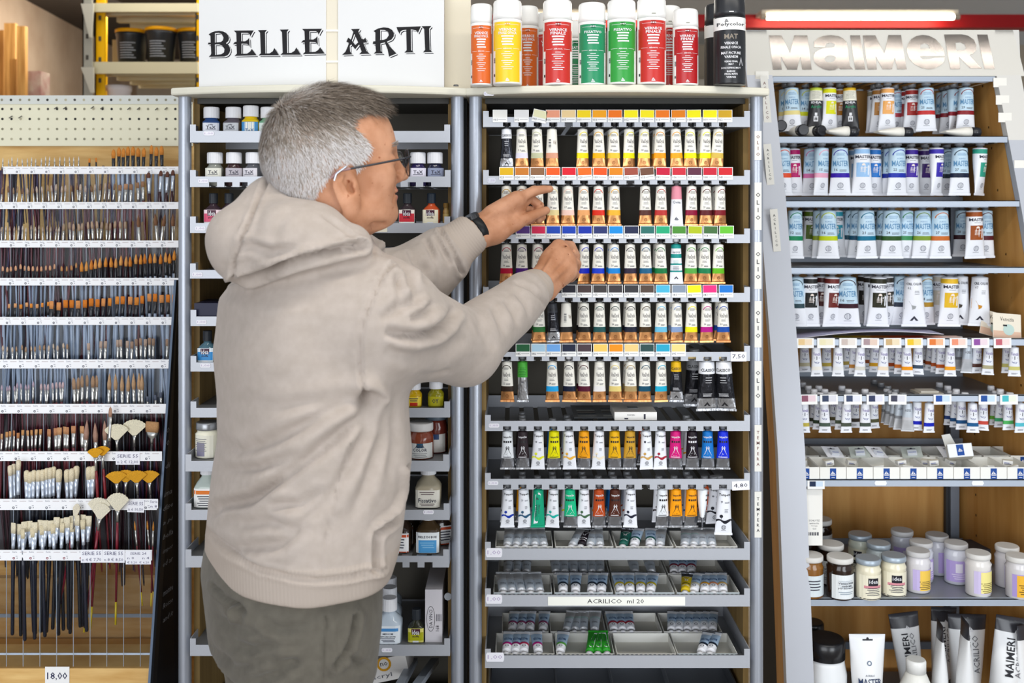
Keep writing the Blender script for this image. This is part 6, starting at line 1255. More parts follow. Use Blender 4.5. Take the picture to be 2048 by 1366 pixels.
# ---------- brushes ----------
_br = {}
def brush_meshes(kind, bc, fc, hc, w, bl_, fl, hl, tip=None):
    key = (kind, bc, fc, hc, w, bl_, fl, hl, tip)
    if key in _br: return _br[key]
    r = w/2; hr = min(.0036, max(.0018, r*.8)) if kind != 'fan' else .0028
    n = 10; h = MB(); hm = M(hc, .25)
    if hc in ('15161e', '1a1c2a', '12131a'): h.loft([(0, hr*.8, hr*.8, 2), (.003, hr*1.05, hr*1.05, 2), (hl*.5, hr*1.0, hr*1.0, 2), (hl*.85, hr*1.2, hr*1.2, 2), (hl, hr*.8, hr*.8, 2)], n, hm)
    elif tip: h.loft([(0, hr*.75, hr*.75, 2), (hl*.22, hr*.8, hr*.8, 2)], n, M(tip, .3)); h.loft([(hl*.2201, hr*.8, hr*.8, 2), (hl*.8, hr*1.1, hr*1.1, 2), (hl, hr*.8, hr*.8, 2)], n, hm)
    else: h.loft([(0, hr*.35, hr*.35, 2), (hl*.03, hr*.6, hr*.6, 2), (hl*.45, hr*.75, hr*.75, 2), (hl*.85, hr*1.15, hr*1.15, 2), (hl, hr*.8, hr*.8, 2)], n, hm)
    f = MB(); fm = {'s': M('c9c8c4', .25, .85), 'k': M('25272c', .3), 'w': M('cdd6e4', .25, .5)}[fc]
    flatk = kind in ('flat', 'filbert')
    ry = r*.45 if flatk else r; 
    if kind == 'fan': f.loft([(hl-.003, .0029, .0029, 2), (hl+fl*.6, .0026, .0026, 2), (hl+fl, .005, .0013, 2)], n, fm)
    else: f.loft([(hl-.003, hr*.95, hr*.95, 2), (hl+.003, hr*.98, hr*.98, 2), (hl+.004, hr*1.08, hr*1.08, 2), (hl+.006, hr*.98, hr*.98, 2), (hl+fl*.5, (hr+r)/2, (hr+ry)/2, 2), (hl+fl, r*.95, ry, 2)], n, fm)
    br = MB(); z0 = hl+fl-.0005; m = M(bc, .75, 0, 'mottle', dark='%02x%02x%02x' % tuple(int(int(bc[k:k+2], 16)*.86) for k in (0, 2, 4)), ns=700)
    if kind == 'fan':
        R_ = bl_; k_n = 18; vs = []; hw = w/2
        for q in (-1, 1):
            vs += [(0.004*(-1 if k < 9 else 1)*abs(k-9)/9, q*.0018, z0) for k in range(k_n+1)]
            vs += [(hw*math.sin((k-9)/9*1.0)/math.sin(1.0), q*.0007, z0+R_*(math.cos((k-9)/9*1.0)*.85+.15)*(1-.04*(k % 2))) for k in range(k_n+1)]
        N = k_n+1
        br.add(vs, [(k, k+1, N+k+1, N+k) for k in range(k_n)]+[(2*N+k, 3*N+k, 3*N+k+1, 2*N+k+1) for k in range(k_n)]+[(N+k, N+k+1, 3*N+k+1, 3*N+k) for k in range(k_n)], m)
    elif kind == 'flat': br.loft([(z0, r*.93, ry*.9, 2.5), (z0+bl_*.5, r*1.02, ry*.9, 2.5), (z0+bl_*.96, r*1.0, ry*.45, 2.5), (z0+bl_, r*.92, ry*.3, 2.5)], 12, m)
    elif kind == 'filbert': br.loft([(z0, r*.93, ry, 2), (z0+bl_*.45, r*1.12, ry*1.1, 2), (z0+bl_*.8, r*.85, ry*.8, 2), (z0+bl_, r*.25, ry*.25, 2)], 12, m)
    elif kind == 'mop': br.loft([(z0, r*.93, r*.93, 2), (z0+bl_*.55, r*1.15, r*1.15, 2), (z0+bl_*.9, r*1.05, r*1.05, 2), (z0+bl_, r*.6, r*.6, 2)], 12, m)
    elif kind == 'round': br.loft([(z0, r*.9, r*.9, 2), (z0+bl_*.35, r*1.1, r*1.1, 2), (z0+bl_*.75, r*.6, r*.6, 2), (z0+bl_, r*.08, r*.08, 2)], 10, m)
    _br[key] = (h.mesh('handle'), f.mesh('ferrule'), br.mesh('bristles')); return _br[key]
NB = [0]
def brush(kind, bc, fc, hc, w, bl_, fl, hl, px, ytop, D, tilt, label, group, tip=None, yaw=0):
    ms = brush_meshes(kind, bc, fc, hc, w, bl_, fl, hl, tip); L = hl+fl+bl_
    top = P(px, ytop, D); rm = Matrix.Rotation(R(tilt), 3, 'Y') @ Matrix.Rotation(R(yaw), 3, 'Z'); loc = top-rm @ Vector((0, 0, L))
    t = thing('paintbrush', label, 'paintbrush', tuple(loc), rm.to_euler(), group); NB[0] += 1
    for nm, me in zip(('handle', 'ferrule', 'bristles'), ms): obj(nm, me, t)
RN = ['top', 'second', 'third', 'fourth', 'fifth', 'sixth', 'seventh', 'eighth', 'ninth', 'bottom']
DESC = {'flat': 'flat', 'filbert': 'filbert', 'mop': 'round headed', 'round': 'pointed', 'fan': 'fan'}
RCNT = {}
def brow(i, xs, tops, kind, bc, fc, hc, w, bl_, fl, hl, tl=5, what='', dd=.009, tip=None, dj=.006):
    D = rails[i][2]+dd
    for k, px in enumerate(xs):
        u = k/max(1, len(xs)-1); yt = tops[0]+(tops[1]-tops[0])*u+random.uniform(-3, 3)
        RCNT[i] = RCNT.get(i, 0)+1
        brush(kind, bc if isinstance(bc, str) else random.choice(bc), fc, hc if isinstance(hc, str) else random.choice(hc), w, bl_, fl, hl, px, yt, D+random.uniform(0, dj)+.004*(k % 2), random.uniform(-tl, tl)*.5,
              '%s %s paintbrush, %s along the %s strip from the left' % (what, DESC[kind], ordn(RCNT[i]), RN[i]), 'paintbrushes on the %s strip' % RN[i], tip, random.uniform(-25, 25) if kind in ('flat', 'filbert') else 0)
rg = lambda a, b_, n: [a+(b_-a)*k/(n-1)+random.uniform(-1.5, 1.5) for k in range(n)]
PUR = ['3c2c50', '4a2438', '2c2430']; MAR = ['5c1c2a', '6c2028', '4a1a28']; GBL = ['a8b4c6', '98a4b8', 'b4bccc']
brow(0, rg(6, 158, 17), (316, 313), 'round', 'e9e2d8', 's', PUR, .003, .012, .014, .13, 9, 'thin pale tipped')
brow(0, [179, 192], (318, 316), 'flat', 'e08a3c', 'k', '7c848c', .0055, .011, .02, .13, 6, 'small orange tipped')
brow(0, [227, 238, 247, 256, 266, 276, 288, 303, 313, 323], (296, 291), 'filbert', 'd98a3a', 'k', GBL, .0095, .022, .028, .13, 4, 'orange tipped')
brow(1, rg(6, 230, 24), (374, 366), 'filbert', ['8a6a54', 'c9b4a4', 'a88a70'], 's', MAR+PUR, .005, .016, .026, .14, 12, 'brown tipped silver')
brow(1, [240, 252, 262, 275, 285], (372, 360), 'flat', ['9a7458', 'b98c6c'], 's', MAR, .009, .014, .03, .14, 12, 'brown flat silver')
brow(1, [297, 322, 335, 346], (344, 342), 'filbert', '6a4438', 'w', '3c2024', .009, .014, .034, .14, 6, 'dark tipped white ferruled')
brow(2, rg(4, 120, 15), (452, 450), 'round', ['b8a498', 'd0c4b8'], 's', MAR, .0042, .012, .024, .15, 9, 'short pale')
brow(2, rg(128, 250, 14), (447, 441), 'filbert', ['a8907c', 'b89c84'], 's', MAR, .006, .018, .026, .15, 9, 'light brown')
brow(2, [276, 310, 330, 346], (428, 424), 'round', '8a6248', 's', '30242c', .008, .03, .04, .15, 20, 'long slanting brown')
brow(3, rg(5, 110, 13), (531, 530), 'filbert', 'd8a480', 'k', GBL, .0052, .012, .020, .15, 5, 'peach tipped')
brow(3, rg(124, 152, 4), (530, 527), 'filbert', 'c8905c', 'k', GBL, .005, .012, .02, .15, 7, 'short orange')
brow(3, rg(162, 350, 20), (520, 503), 'round', ['e0913c', 'd88434', 'e6a45c'], 'k', GBL, .0078, .024, .027, .15, 4, 'orange tipped black ferruled')
brow(4, rg(20, 96, 8), (609, 605), 'flat', ['dca06c', 'e08c38'], 'k', GBL, .0062, .010, .018, .16, 8, 'small orange')
brow(4, rg(104, 350, 20), (603, 586), 'flat', ['e08c38', 'dc9458', 'd87c28'], 'k', GBL, .0102, .018, .024, .16, 5, 'wide orange tipped')
brow(5, rg(6, 135, 15), (692, 688), 'filbert', ['a8886c', 'c8b4a0'], 's', GBL, .0045, .012, .024, .16, 8, 'thin brown tipped')
brow(5, [177, 202, 211, 235, 241, 255, 264, 272, 281, 291, 299, 307, 334, 344], (684, 676), 'flat', ['a08470', 'b8a090'], 's', GBL, .0072, .016, .027, .16, 7, 'taupe tipped silver')
brow(6, rg(5, 66, 9), (771, 764), 'round', 'b8a4b4', 's', MAR, .0045, .012, .028, .16, 7, 'lilac grey tipped')
brow(6, rg(82, 126, 7), (768, 760), 'filbert', 'c4acb0', 's', MAR, .005, .014, .028, .16, 9, 'pink grey tipped')
brow(6, [147, 157, 164, 174, 186, 193], (754, 748), 'filbert', 'a8886c', 's', MAR, .0078, .026, .03, .16, 7, 'brown filbert')
brow(6, [219, 231, 244, 257, 267, 278, 284], (748, 746), 'round', 'c09c78', 's', '2c2428', .0082, .036, .03, .16, 3, 'tan pointed silver')
brow(6, [295, 310, 321], (790, 784), 'flat', '5a6070', 's', '22242a', .006, .012, .014, .16, 12, 'small grey')
brow(7, rg(4, 80, 10), (865, 860), 'flat', ['c8925c', 'b87c50', 'd0a070'], 's', MAR, .006, .012, .026, .17, 6, 'short tan')
brow(7, [98, 112, 119, 129, 134, 147, 164], (860, 850), 'flat', ['c89468', 'c08860'], 's', MAR, .010, .016, .028, .17, 5, 'tan flat silver')
brow(7, [174, 190, 209], (842, 842), 'round', 'b08a78', 's', '241c20', .010, .042, .03, .17, 5, 'long dusty pink')
brow(7, [221], (812, 812), 'filbert', 'b89078', 's', '302024', .009, .022, .05, .17, 3, 'tall dusty pink', dd=.009)
brow(7, [232, 269], (845, 841), 'fan', 'ebe3c8', 's', '2a2024', .054, .035, .022, .17, 8, 'big cream')
brow(7, [305], (845, 845), 'flat', 'b98c60', 's', '1e1c20', .032, .022, .022, .17, 4, 'very wide tan')
brow(8, [20, 27, 37], (930, 922), 'mop', 'e9dcc0', 'w', '1a1c26', .009, .022, .05, .17, 6, 'tall cream')
brow(8, rg(53, 108, 8), (943, 936), 'mop', 'eadcbc', 'w', '1a1c26', .0096, .024, .036, .17, 4, 'cream bristle')
brow(8, [118, 134, 144, 153, 178, 187], (938, 932), 'mop', 'eadcbc', 'w', '1a1c26', .0115, .027, .036, .17, 4, 'plump cream')
brow(8, [190, 204], (897, 893), 'fan', 'e0a01c', 's', '7c1c24', .034, .020, .026, .22, 8, 'golden')
brow(8, [232, 252, 272, 297], (944, 938), 'fan', 'dfa024', 's', '2a2226', .046, .026, .022, .2, 10, 'wide golden')
brow(9, rg(28, 176, 15), (1046, 1030), 'flat', 'eadfc2', 'w', ['15161e', '1a1c2a', '12131a'], .0130, .022, .03, .185, 5, 'cream flat', dd=.008)
brow(9, rg(45, 165, 7), (1058, 1040), 'flat', 'e4d6b4', 'w', ['15161e', '1a1c2a'], .010, .02, .03, .185, 7, 'shorter cream flat', dd=.003)
brow(9, [155], (1008, 1008), 'fan', 'e6dcc6', 's', '7c1c2c', .016, .026, .026, .21, -24, 'narrow cream', tip='d8b820')
brow(9, [199, 236], (992, 986), 'fan', 'ebe3cc', 's', '7c1c2c', .048, .038, .022, .22, 8, 'big cream', tip='d8b820')
brow(9, [204], (1004, 1004), 'fan', 'ebe3cc', 's', '7c1c2c', .04, .034, .022, .22, -20, 'second cream', tip='d8b820')
brow(9, [269, 294, 307], (1042, 1040), 'round', 'd08a3c', 's', '6c1824', .0035, .02, .03, .13, 14, 'thin orange pointed', tip='d8b820')

for i in range(2, 9):
    D = rails[i][2]; b = MB(); b.box(XLw, D+.031, Z(rails[i+1][0], rails[i+1][2])-.02, (XR if i > 3 else X(356, D+.03)), D+.0325, Z(rails[i][1], D)+.012, M('4b4446' if i not in (4, 5) else '6a6c74', .35)); dadd(b, 'rear_liner')
# the many further handles crowding the rear of each tier
b = MB(); rnd = random.Random(11)
pal = [PUR, MAR+PUR, MAR+PUR, MAR, GBL+GBL+MAR, GBL, MAR, MAR+PUR, ['241c22', '3a1620', '5a1420'], ['15161e', '1a1c2a']]
for i, (y0, y1, D) in enumerate(rails[:9]):
    for k in range(74 if i > 2 else 55):
        px = rnd.uniform(0, 354 if i < 4 else 345-12*max(0, i-5)); Dk = D+.016+rnd.uniform(0, .012); top = P(px, y0-2+rnd.uniform(0, 10), Dk); tl = rnd.uniform(-.014, .014)
        L = .135+rnd.uniform(-.02, .02); b.rod((top.x+tl, Dk+.001, top.z-L), tuple(top), .0014, .0029, M(rnd.choice(pal[i]), .3), 6)
tag(obj('paintbrush_handles', b), 'crowd of dark red, black and grey handles filling the rear of the brush display', 'paintbrush handles', kind='stuff')
# ---------- the man ----------
def surface_net(fn, lo, hi, h):
    lo = np.array(lo, float); hi = np.array(hi, float); n = np.ceil((hi-lo)/h).astype(int)+1
    xs, ys, zs = [(lo[k]+h*np.arange(n[k])).astype(np.float32) for k in range(3)]
    V = np.empty(tuple(n), np.float32); ch = max(1, int(1.2e6/(n[1]*n[2])))
    for a in range(0, n[0], ch):
        Xg, Yg, Zg = np.meshgrid(xs[a:a+ch], ys, zs, indexing='ij'); V[a:a+ch] = fn(Xg, Yg, Zg)
    S = V < 0
    c = np.zeros(tuple(n-1), np.int8)
    for i in (0, 1):
        for j in (0, 1):
            for k in (0, 1): c += S[i:n[0]-1+i, j:n[1]-1+j, k:n[2]-1+k]
    act = (c > 0) & (c < 8); idx = np.full(tuple(n-1), -1, np.int64); I, J, K = np.nonzero(act); idx[I, J, K] = np.arange(len(I))
    acc = np.zeros((len(I), 3)); cnt = np.zeros(len(I))
    cor = [(i, j, k) for i in (0, 1) for j in (0, 1) for k in (0, 1)]
    for a in cor:
        for q in range(3):
            if a[q]: continue
            b_ = list(a); b_[q] = 1
            va = V[I+a[0], J+a[1], K+a[2]]; vb = V[I+b_[0], J+b_[1], K+b_[2]]; m = (va < 0) != (vb < 0)
            t = np.where(m, va/np.where(m, va-vb, 1), 0)
            p = np.stack([np.full(len(I), float(a[0])), np.full(len(I), float(a[1])), np.full(len(I), float(a[2]))], 1); p[:, q] += t
            acc += p*m[:, None]; cnt += m
    co = lo+(np.stack([I, J, K], 1)+acc/np.maximum(cnt, 1)[:, None])*h
    F_ = []
    for q in range(3):
        u, w = (q+1) % 3, (q+2) % 3
        sl = [slice(0, n[k]-1) for k in range(3)]; sl2 = list(sl); sl2[q] = slice(1, n[q])
        sl[u] = slice(1, n[u]-1); sl[w] = slice(1, n[w]-1); sl2[u] = sl[u]; sl2[w] = sl[w]
        A = S[tuple(sl)]; B = S[tuple(sl2)]; cr = np.argwhere(A != B)
        if not len(cr): continue
        base = cr.copy(); base[:, u] += 1; base[:, w] += 1; flip = A[tuple(cr.T)]
        def g(du, dw):
            c_ = base.copy(); c_[:, u] -= du; c_[:, w] -= dw; return idx[c_[:, 0], c_[:, 1], c_[:, 2]]
        quad = np.stack([g(1, 1), g(0, 1), g(0, 0), g(1, 0)], 1)
        quad[~flip] = quad[~flip][:, ::-1]; F_.append(quad)
    return co, np.concatenate(F_)
def np_mesh(name, co, fa, mats, mi=None, smooth=True):
    me = bpy.data.meshes.new(name); me.vertices.add(len(co)); me.vertices.foreach_set('co', np.asarray(co, np.float32).ravel())
    me.loops.add(len(fa)*4); me.loops.foreach_set('vertex_index', np.asarray(fa, np.int32).ravel()); me.polygons.add(len(fa))
    me.polygons.foreach_set('loop_start', np.arange(0, len(fa)*4, 4, dtype=np.int32)); me.polygons.foreach_set('loop_total', np.full(len(fa), 4, np.int32))
    for m in mats: me.materials.append(m)
    if mi is not None: me.polygons.foreach_set('material_index', np.asarray(mi, np.int32))
    me.polygons.foreach_set('use_smooth', np.full(len(fa), smooth)); me.update(calc_edges=True); me.validate(); return me
def vnormals(co, fa):
    a, b_, c, d = [co[fa[:, k]] for k in range(4)]; nr = np.cross(c-a, d-b_); vn = np.zeros_like(co)
    for k in range(4): np.add.at(vn, fa[:, k], nr)
    return vn/np.maximum(np.linalg.norm(vn, axis=1), 1e-12)[:, None]
def relax(co, fa, it=2, lam=.5):
    for _ in range(it):
        s = np.zeros_like(co); c = np.zeros(len(co))
        for k in range(4):
            for j in ((k+1) % 4, (k-1) % 4): np.add.at(s, fa[:, k], co[fa[:, j]]); np.add.at(c, fa[:, k], 1)
        co = co+(s/np.maximum(c, 1)[:, None]-co)*lam
    return co
def smin(a, b_, k):
    h = np.clip(.5+.5*(b_-a)/k, 0, 1); return b_*(1-h)+a*h-k*h*(1-h)
def smax(a, b_, k): return -smin(-a, -b_, k)
def cone(x, y, z, a, b_, ra, rb):
    a = np.array(a, float); b_ = np.array(b_, float); d = b_-a; L = float(d@d)+1e-12
    px, py_, pz = x-a[0], y-a[1], z-a[2]; t = np.clip((px*d[0]+py_*d[1]+pz*d[2])/L, 0, 1)
    return np.sqrt((px-t*d[0])**2+(py_-t*d[1])**2+(pz-t*d[2])**2)-(ra+(rb-ra)*t)
def ell(x, y, z, c, r):
    k0 = np.sqrt(((x-c[0])/r[0])**2+((y-c[1])/r[1])**2+((z-c[2])/r[2])**2); return (k0-1)*min(r)*(.5+.5*k0)**0
def chain(x, y, z, pts, rs, k=.01):
    d = None
    for p, q, r0, r1 in zip(pts[:-1], pts[1:], rs[:-1], rs[1:]):
        e = cone(x, y, z, p, q, r0, r1); d = e if d is None else np.minimum(d, e)
    return d
# head frame
HO = np.array(P(664, 292, 1.62)); yaw, pit = R(18), R(5)
fx = np.array([math.cos(yaw)*math.cos(pit), math.sin(yaw)*math.cos(pit), math.sin(pit)])
sx_ = np.array([math.sin(yaw), -math.cos(yaw), 0.]); ux = np.cross(sx_, fx)*-1
if ux[2] < 0: ux = -ux
def toloc(x, y, z):
    a, b_, c = x-HO[0], y-HO[1], z-HO[2]
    return a*fx[0]+b_*fx[1]+c*fx[2], a*sx_[0]+b_*sx_[1]+c*sx_[2], a*ux[0]+b_*ux[1]+c*ux[2]
def towld(f, s, u): return HO+fx*f+sx_*s+ux*u
def head_sdf(x, y, z):
    f, s, u = toloc(x, y, z); m = np.abs(s)
    d = ell(f, s, u, (-.002, 0, .002), (.102, .078, .092))
    d = smin(d, ell(f, s, u, (-.030, 0, -.020), (.074, .070, .078)), .03)
    d = smin(d, ell(f, s, u, (.042, 0, -.050), (.049, .055, .073)), .03)
    d = smin(d, cone(f, m, u, (.086, .0, -.010), (.076, .034, -.008), .011, .011), .012)
    d = smin(d, ell(f, m, u, (.064, .044, -.056), (.020, .017, .018)), .025)
    d = smin(d, cone(f, m, u, (.0, .049, -.075), (.012, .049, -.102), .019, .019), .025)
    d = smin(d, cone(f, m, u, (.010, .049, -.100), (.062, .020, -.113), .019, .017), .016)
    d = smin(d, ell(f, m, u, (.044, .038, -.086), (.028, .018, .024)), .022)
    d = smin(d, ell(f, s, u, (.0765, 0, -.113), (.0155, .020, .0145)), .011)
    d = smin(d, ell(f, s, u, (.072, 0, -.084), (.021, .028, .022)), .018)
    d = smin(d, ell(f, s, u, (.022, 0, -.120), (.048, .040, .022)), .03)
    ex = ell(f, m, u, (.103, .033, -.030), (.017, .018, .013)); d = smax(d, -ex, .012)
    d = smin(d, ell(f, m, u, (.080, .033, -.031), (.0135, .0150, .0125)), .004)       # closed lid swell
    d = smin(d, cone(f, s, u, (.090, 0, -.018), (.107, 0, -.051), .0065, .0095), .010)
    d = smin(d, ell(f, s, u, (.109, 0, -.055), (.0105, .0105, .009)), .006)
    d = smin(d, ell(f, m, u, (.098, .0125, -.059), (.0105, .0068, .0075)), .006)
    d = smin(d, ell(f, m, u, (.0905, .0, -.0790), (.0080, .021, .0050)), .004)
    d = smin(d, ell(f, m, u, (.0885, .0, -.0885), (.0085, .019, .0058)), .004)
    d = smax(d, -ell(f, m, u, (.097, 0, -.0836), (.010, .028, .0014)), .003)
    fold = cone(f, m, u, (.095, .019, -.060), (.080, .034, -.094), .0034, .0024); d = smax(d, -fold, .006)
    d = smax(d, -cone(f, m, u, (.078, .026, -.112), (.068, .036, -.094), .002, .0012), .007); d = smax(d, -cone(f, m, u, (.070, .046, -.020), (.060, .058, -.014), .0010, .0010), .004)
    d = smax(d, -cone(f, m, u, (.060, .036, -.132), (.0, .060, -.112), .0045, .003), .012); d = smax(d, -cone(f, m, u, (.084, .030, -.047), (.070, .046, -.052), .0014, .0010), .006)
    # ear
    c, q = math.cos(R(-8)), math.sin(R(-8)); fe = (f-.004)*c-(u+.066)*q; ue = (f-.004)*q+(u+.066)*c; me_ = m-.0790-.34*(-fe)
    ear = ell(fe, me_, ue, (0, 0, 0), (.0200, .0052, .0300)); ear = smin(ear, ell(fe, me_, ue, (.003, -.001, -.022), (.0105, .0055, .0125)), .008)
    ear = smax(ear, -ell(fe, me_, ue, (.002, .0055, .005), (.0135, .0062, .0205)), .002)
    ear = smin(ear, cone(fe, me_, ue, (.001, .001, -.014), (-.007, .001, .008), .0030, .0026), .002); ear = smin(ear, cone(fe, me_, ue, (-.007, .001, .008), (.0, .001, .018), .0026, .0022), .002)
    ear = smax(ear, -ell(fe, me_, ue, (.007, .002, -.003), (.0075, .0095, .0105)), .002)
    ear = smin(ear, ell(fe, me_, ue, (.0135, .0015, -.003), (.0035, .0035, .0050)), .004)
    d = smin(d, ear, .003)
    nk = cone(f, s, u, (-.022, 0, -.070), (-.040, 0, -.24), .060, .066); d = smin(d, nk, .03)
    d = smin(d, cone(f, m, u, (.0, .045, -.12), (-.02, .045, -.19), .02, .022), .03)
    for q_ in range(3):      # nape and neck creases
        a = cone(f, m, u, (.052-.012*q_, .0, -.155-.013*q_), (.02-.012*q_, .058, -.135-.018*q_), .0018, .0018); d = smax(d, -a, .006)
    return d
skinA = M('c69273', .5, 0, 'skin', dark='ab7656'); scalp = M('b9a090', .6, 0, 'mottle', dark='a0968e', ns=50)
lo = HO+np.array([-.16, -.14, -.27]); hi = HO+np.array([.16, .15, .13])
hc_, hf_ = surface_net(head_sdf, lo, hi, .0019); hc_ = relax(hc_, hf_, 1, .25)
f_, s_, u_ = toloc(*hc_.T); am = np.abs(s_)
def hairmask(f, s, u):
    m = np.abs(s)
    front = np.where(u > .045, .078-.16*np.clip(m-.015, 0, 1)-.25*np.clip(.06-u, 0, 1), np.interp(u, [-.06, -.035, -.012, .0, .02, .034, .045], [.012, .030, .046, .043, .026, .022, .034]))
    low = np.where(f > -.022, -.052, -.052-1.3*(-.022-f)); low = np.maximum(low, -.118)
    earz = ((f-.004)/.026)**2+((u+.064)/.036)**2 < 1
    return (f < front) & (u > low) & ~(earz & (m > .066)) & ~((f > -.012) & (u < -.045) & (f < .0))
hm_ = hairmask(f_, s_, u_)

SR, ER, WR = P(757, 640, 1.565), P(925, 694, 1.745), P(1078, 571, 1.985)
SL, EL, WL = P(700, 590, 1.86), P(838, 550, 2.0), P(948, 463, 2.05)
def mixp(a, b_, t): return tuple(np.array(a)+(np.array(b_)-np.array(a))*t)
# hands
def hand_left(x, y, z):
    W = P(952, 462, 2.055); K = .005
    ix = [P(1036, 397, 2.095), P(1068, 382, 2.118), P(1087, 379, 2.128), P(1100, 378, 2.131)]
    md = [P(1040, 410, 2.108), P(1060, 396, 2.138), P(1080, 411, 2.140), P(1075, 425, 2.130)]
    rg_ = [P(1035, 422, 2.112), P(1058, 420, 2.142), P(1084, 434, 2.143), P(1078, 440, 2.130)]
    pk = [P(1026, 432, 2.108), P(1046, 434, 2.136), P(1064, 440, 2.134), P(1056, 443, 2.122)]
    th = [P(990, 464, 2.075), P(1030, 447, 2.088), P(1066, 431, 2.112), P(1092, 421, 2.124)]
    d = cone(x, y, z, mixp(EL, WL, .7), W, .026, .0275)
    pal = None
    for t, r0, r1, w in ((ix, .0175, .0135, (946, 455)), (md, .018, .0135, (948, 462)), (rg_, .018, .013, (950, 470)), (pk, .017, .012, (952, 476))):
        e = cone(x, y, z, P(w[0], w[1], 2.06), t[0], r0, r1); pal = e if pal is None else smin(pal, e, .014)
    d = smin(d, pal, .02)
    d = smin(d, cone(x, y, z, P(955, 474, 2.06), th[0], .022, .021), .02); d = smin(d, cone(x, y, z, th[0], th[1], .021, .0155), .018)
    d = smin(d, cone(x, y, z, P(985, 425, 2.075), P(1030, 400, 2.09), .012, .0115), .02)
    for t, r in ((ix, (.0125, .0102, .0088, .0072)), (md, (.0118, .0098, .0088, .0078)), (rg_, (.0115, .0094, .0085, .0075)), (pk, (.0105, .0086, .0078, .0068))): d = smin(d, chain(x, y, z, t, r), K)
    d = smin(d, chain(x, y, z, th[1:], (.0150, .0108, .0086)), K)
    for q in (ix[1],): d = smin(d, ell(x, y, z, tuple(q), (.0108, .0105, .0105)), .004)
    for (a, b_) in (((1000, 440), (1030, 410)), ((985, 447), (1018, 425))): d = smin(d, cone(x, y, z, P(a[0]-25, a[1]-6, 2.052), P(b_[0]-6, b_[1]-8, 2.082), .003, .003), .008)
    return d
def hand_right(x, y, z):
    K = .004; W = P(1080, 574, 1.995)
    ix = [P(1117, 493, 2.065), P(1141, 492, 2.100), P(1152, 512, 2.118), P(1142, 520, 2.128)]
    md = [P(1128, 503, 2.060), P(1148, 508, 2.098), P(1152, 526, 2.112), P(1140, 530, 2.122)]
    rg_ = [P(1138, 522, 2.055), P(1153, 528, 2.090), P(1149, 543, 2.108), P(1138, 540, 2.118)]
    pk = [P(1140, 543, 2.048), P(1150, 548, 2.078), P(1142, 557, 2.096), P(1132, 550, 2.108)]
    th = [P(1098, 525, 2.065), P(1110, 505, 2.090), P(1124, 500, 2.112), P(1134, 508, 2.130)]
    d = cone(x, y, z, mixp(ER, WR, .8), W, .026, .0275); pal = None
    for t, r0, r1, w in ((ix, .0185, .0150, (1075, 560)), (md, .019, .0150, (1080, 566)), (rg_, .019, .0145, (1088, 574)), (pk, .0185, .0135, (1094, 580))):
        e = cone(x, y, z, P(w[0], w[1], 2.0), t[0], r0, r1); pal = e if pal is None else smin(pal, e, .015)
    d = smin(d, pal, .02)
    d = smin(d, ell(x, y, z, tuple(P(1110, 536, 2.048)), (.030, .020, .032)), .02)
    for t, r in ((ix, (.0135, .0108, .0092, .0078)), (md, (.0132, .0106, .0092, .0080)), (rg_, (.0125, .0102, .009, .0078)), (pk, (.0115, .0094, .0084, .007))): d = smin(d, chain(x, y, z, t, r), .0035)
    d = smin(d, chain(x, y, z, th, (.016, .0125, .0105, .0085)), .008)
    for (a, b_) in (((1085, 548), (1112, 505)), ((1092, 556), (1126, 514)), ((1100, 563), (1136, 530))): d = smin(d, cone(x, y, z, P(a[0], a[1], 1.975), P(b_[0], b_[1], 2.034), .0035, .0045), .008)
    for (a, b_) in (((1124, 490), (1146, 502)), ((1135, 510), (1158, 519)), ((1142, 532), (1160, 536))): d = smax(d, -cone(x, y, z, P(a[0], a[1], 2.040), P(b_[0], b_[1], 2.078), .0012, .0028), .006)
    return d
def bnds(pts, m): A = np.array([tuple(p) for p in pts]); return A.min(0)-m, A.max(0)+m
l1, h1_ = bnds([P(925, 500, 2.0), P(1105, 370, 2.145)], .035); lc, lf = surface_net(hand_left, l1, h1_, .0017); lc = relax(lc, lf, 1, .35)
l2, h2_ = bnds([P(1050, 600, 1.94), P(1160, 475, 2.13)], .035); rc, rf = surface_net(hand_right, l2, h2_, .0017); rc = relax(rc, rf, 1, .35)

# torso and clothes
PH = R(30); FW = np.array([math.cos(PH), math.sin(PH)]); SD = np.array([math.sin(PH), -math.cos(PH)])
TC = 1.67
prof = [(430, 645, .055, .050), (500, 640, .125, .085), (545, 630, .172, .112), (600, 617, .202, .131), (700, 613, .212, .138), (800, 622, .210, .138), (880, 624, .213, .140), (950, 617, .216, .141), (1020, 606, .220, .140), (1080, 597, .222, .138), (1120, 592, .214, .134), (1160, 590, .205, .128)]
pz = np.array([Z(p[0], TC) for p in prof])[::-1]; pcx = np.array([X(p[1], TC) for p in prof])[::-1]; pa = np.array([p[2] for p in prof])[::-1]; pb = np.array([p[3] for p in prof])[::-1]
def slices(x, y, z, pz, pcx, pa, pb, cy=TC, off=0., e=2.3):
    cx = np.interp(z, pz, pcx); a = np.interp(z, pz, pa)+off; b_ = np.interp(z, pz, pb)+off
    dx, dy = x-cx, y-cy; f = dx*FW[0]+dy*FW[1]; s = dx*SD[0]+dy*SD[1]
    k = (np.abs(s/a)**e+np.abs(f/b_)**e)**(1/e)
    d = (k-1)*b_*.95
    return np.maximum(d, np.maximum(z-pz[-1], pz[0]-z))
def plane(x, y, z, p, q):     # keeps the side of p
    n = np.array(q)-np.array(p); n /= np.linalg.norm(n); return (x-q[0])*n[0]+(y-q[1])*n[1]+(z-q[2])*n[2]
ZH = .922
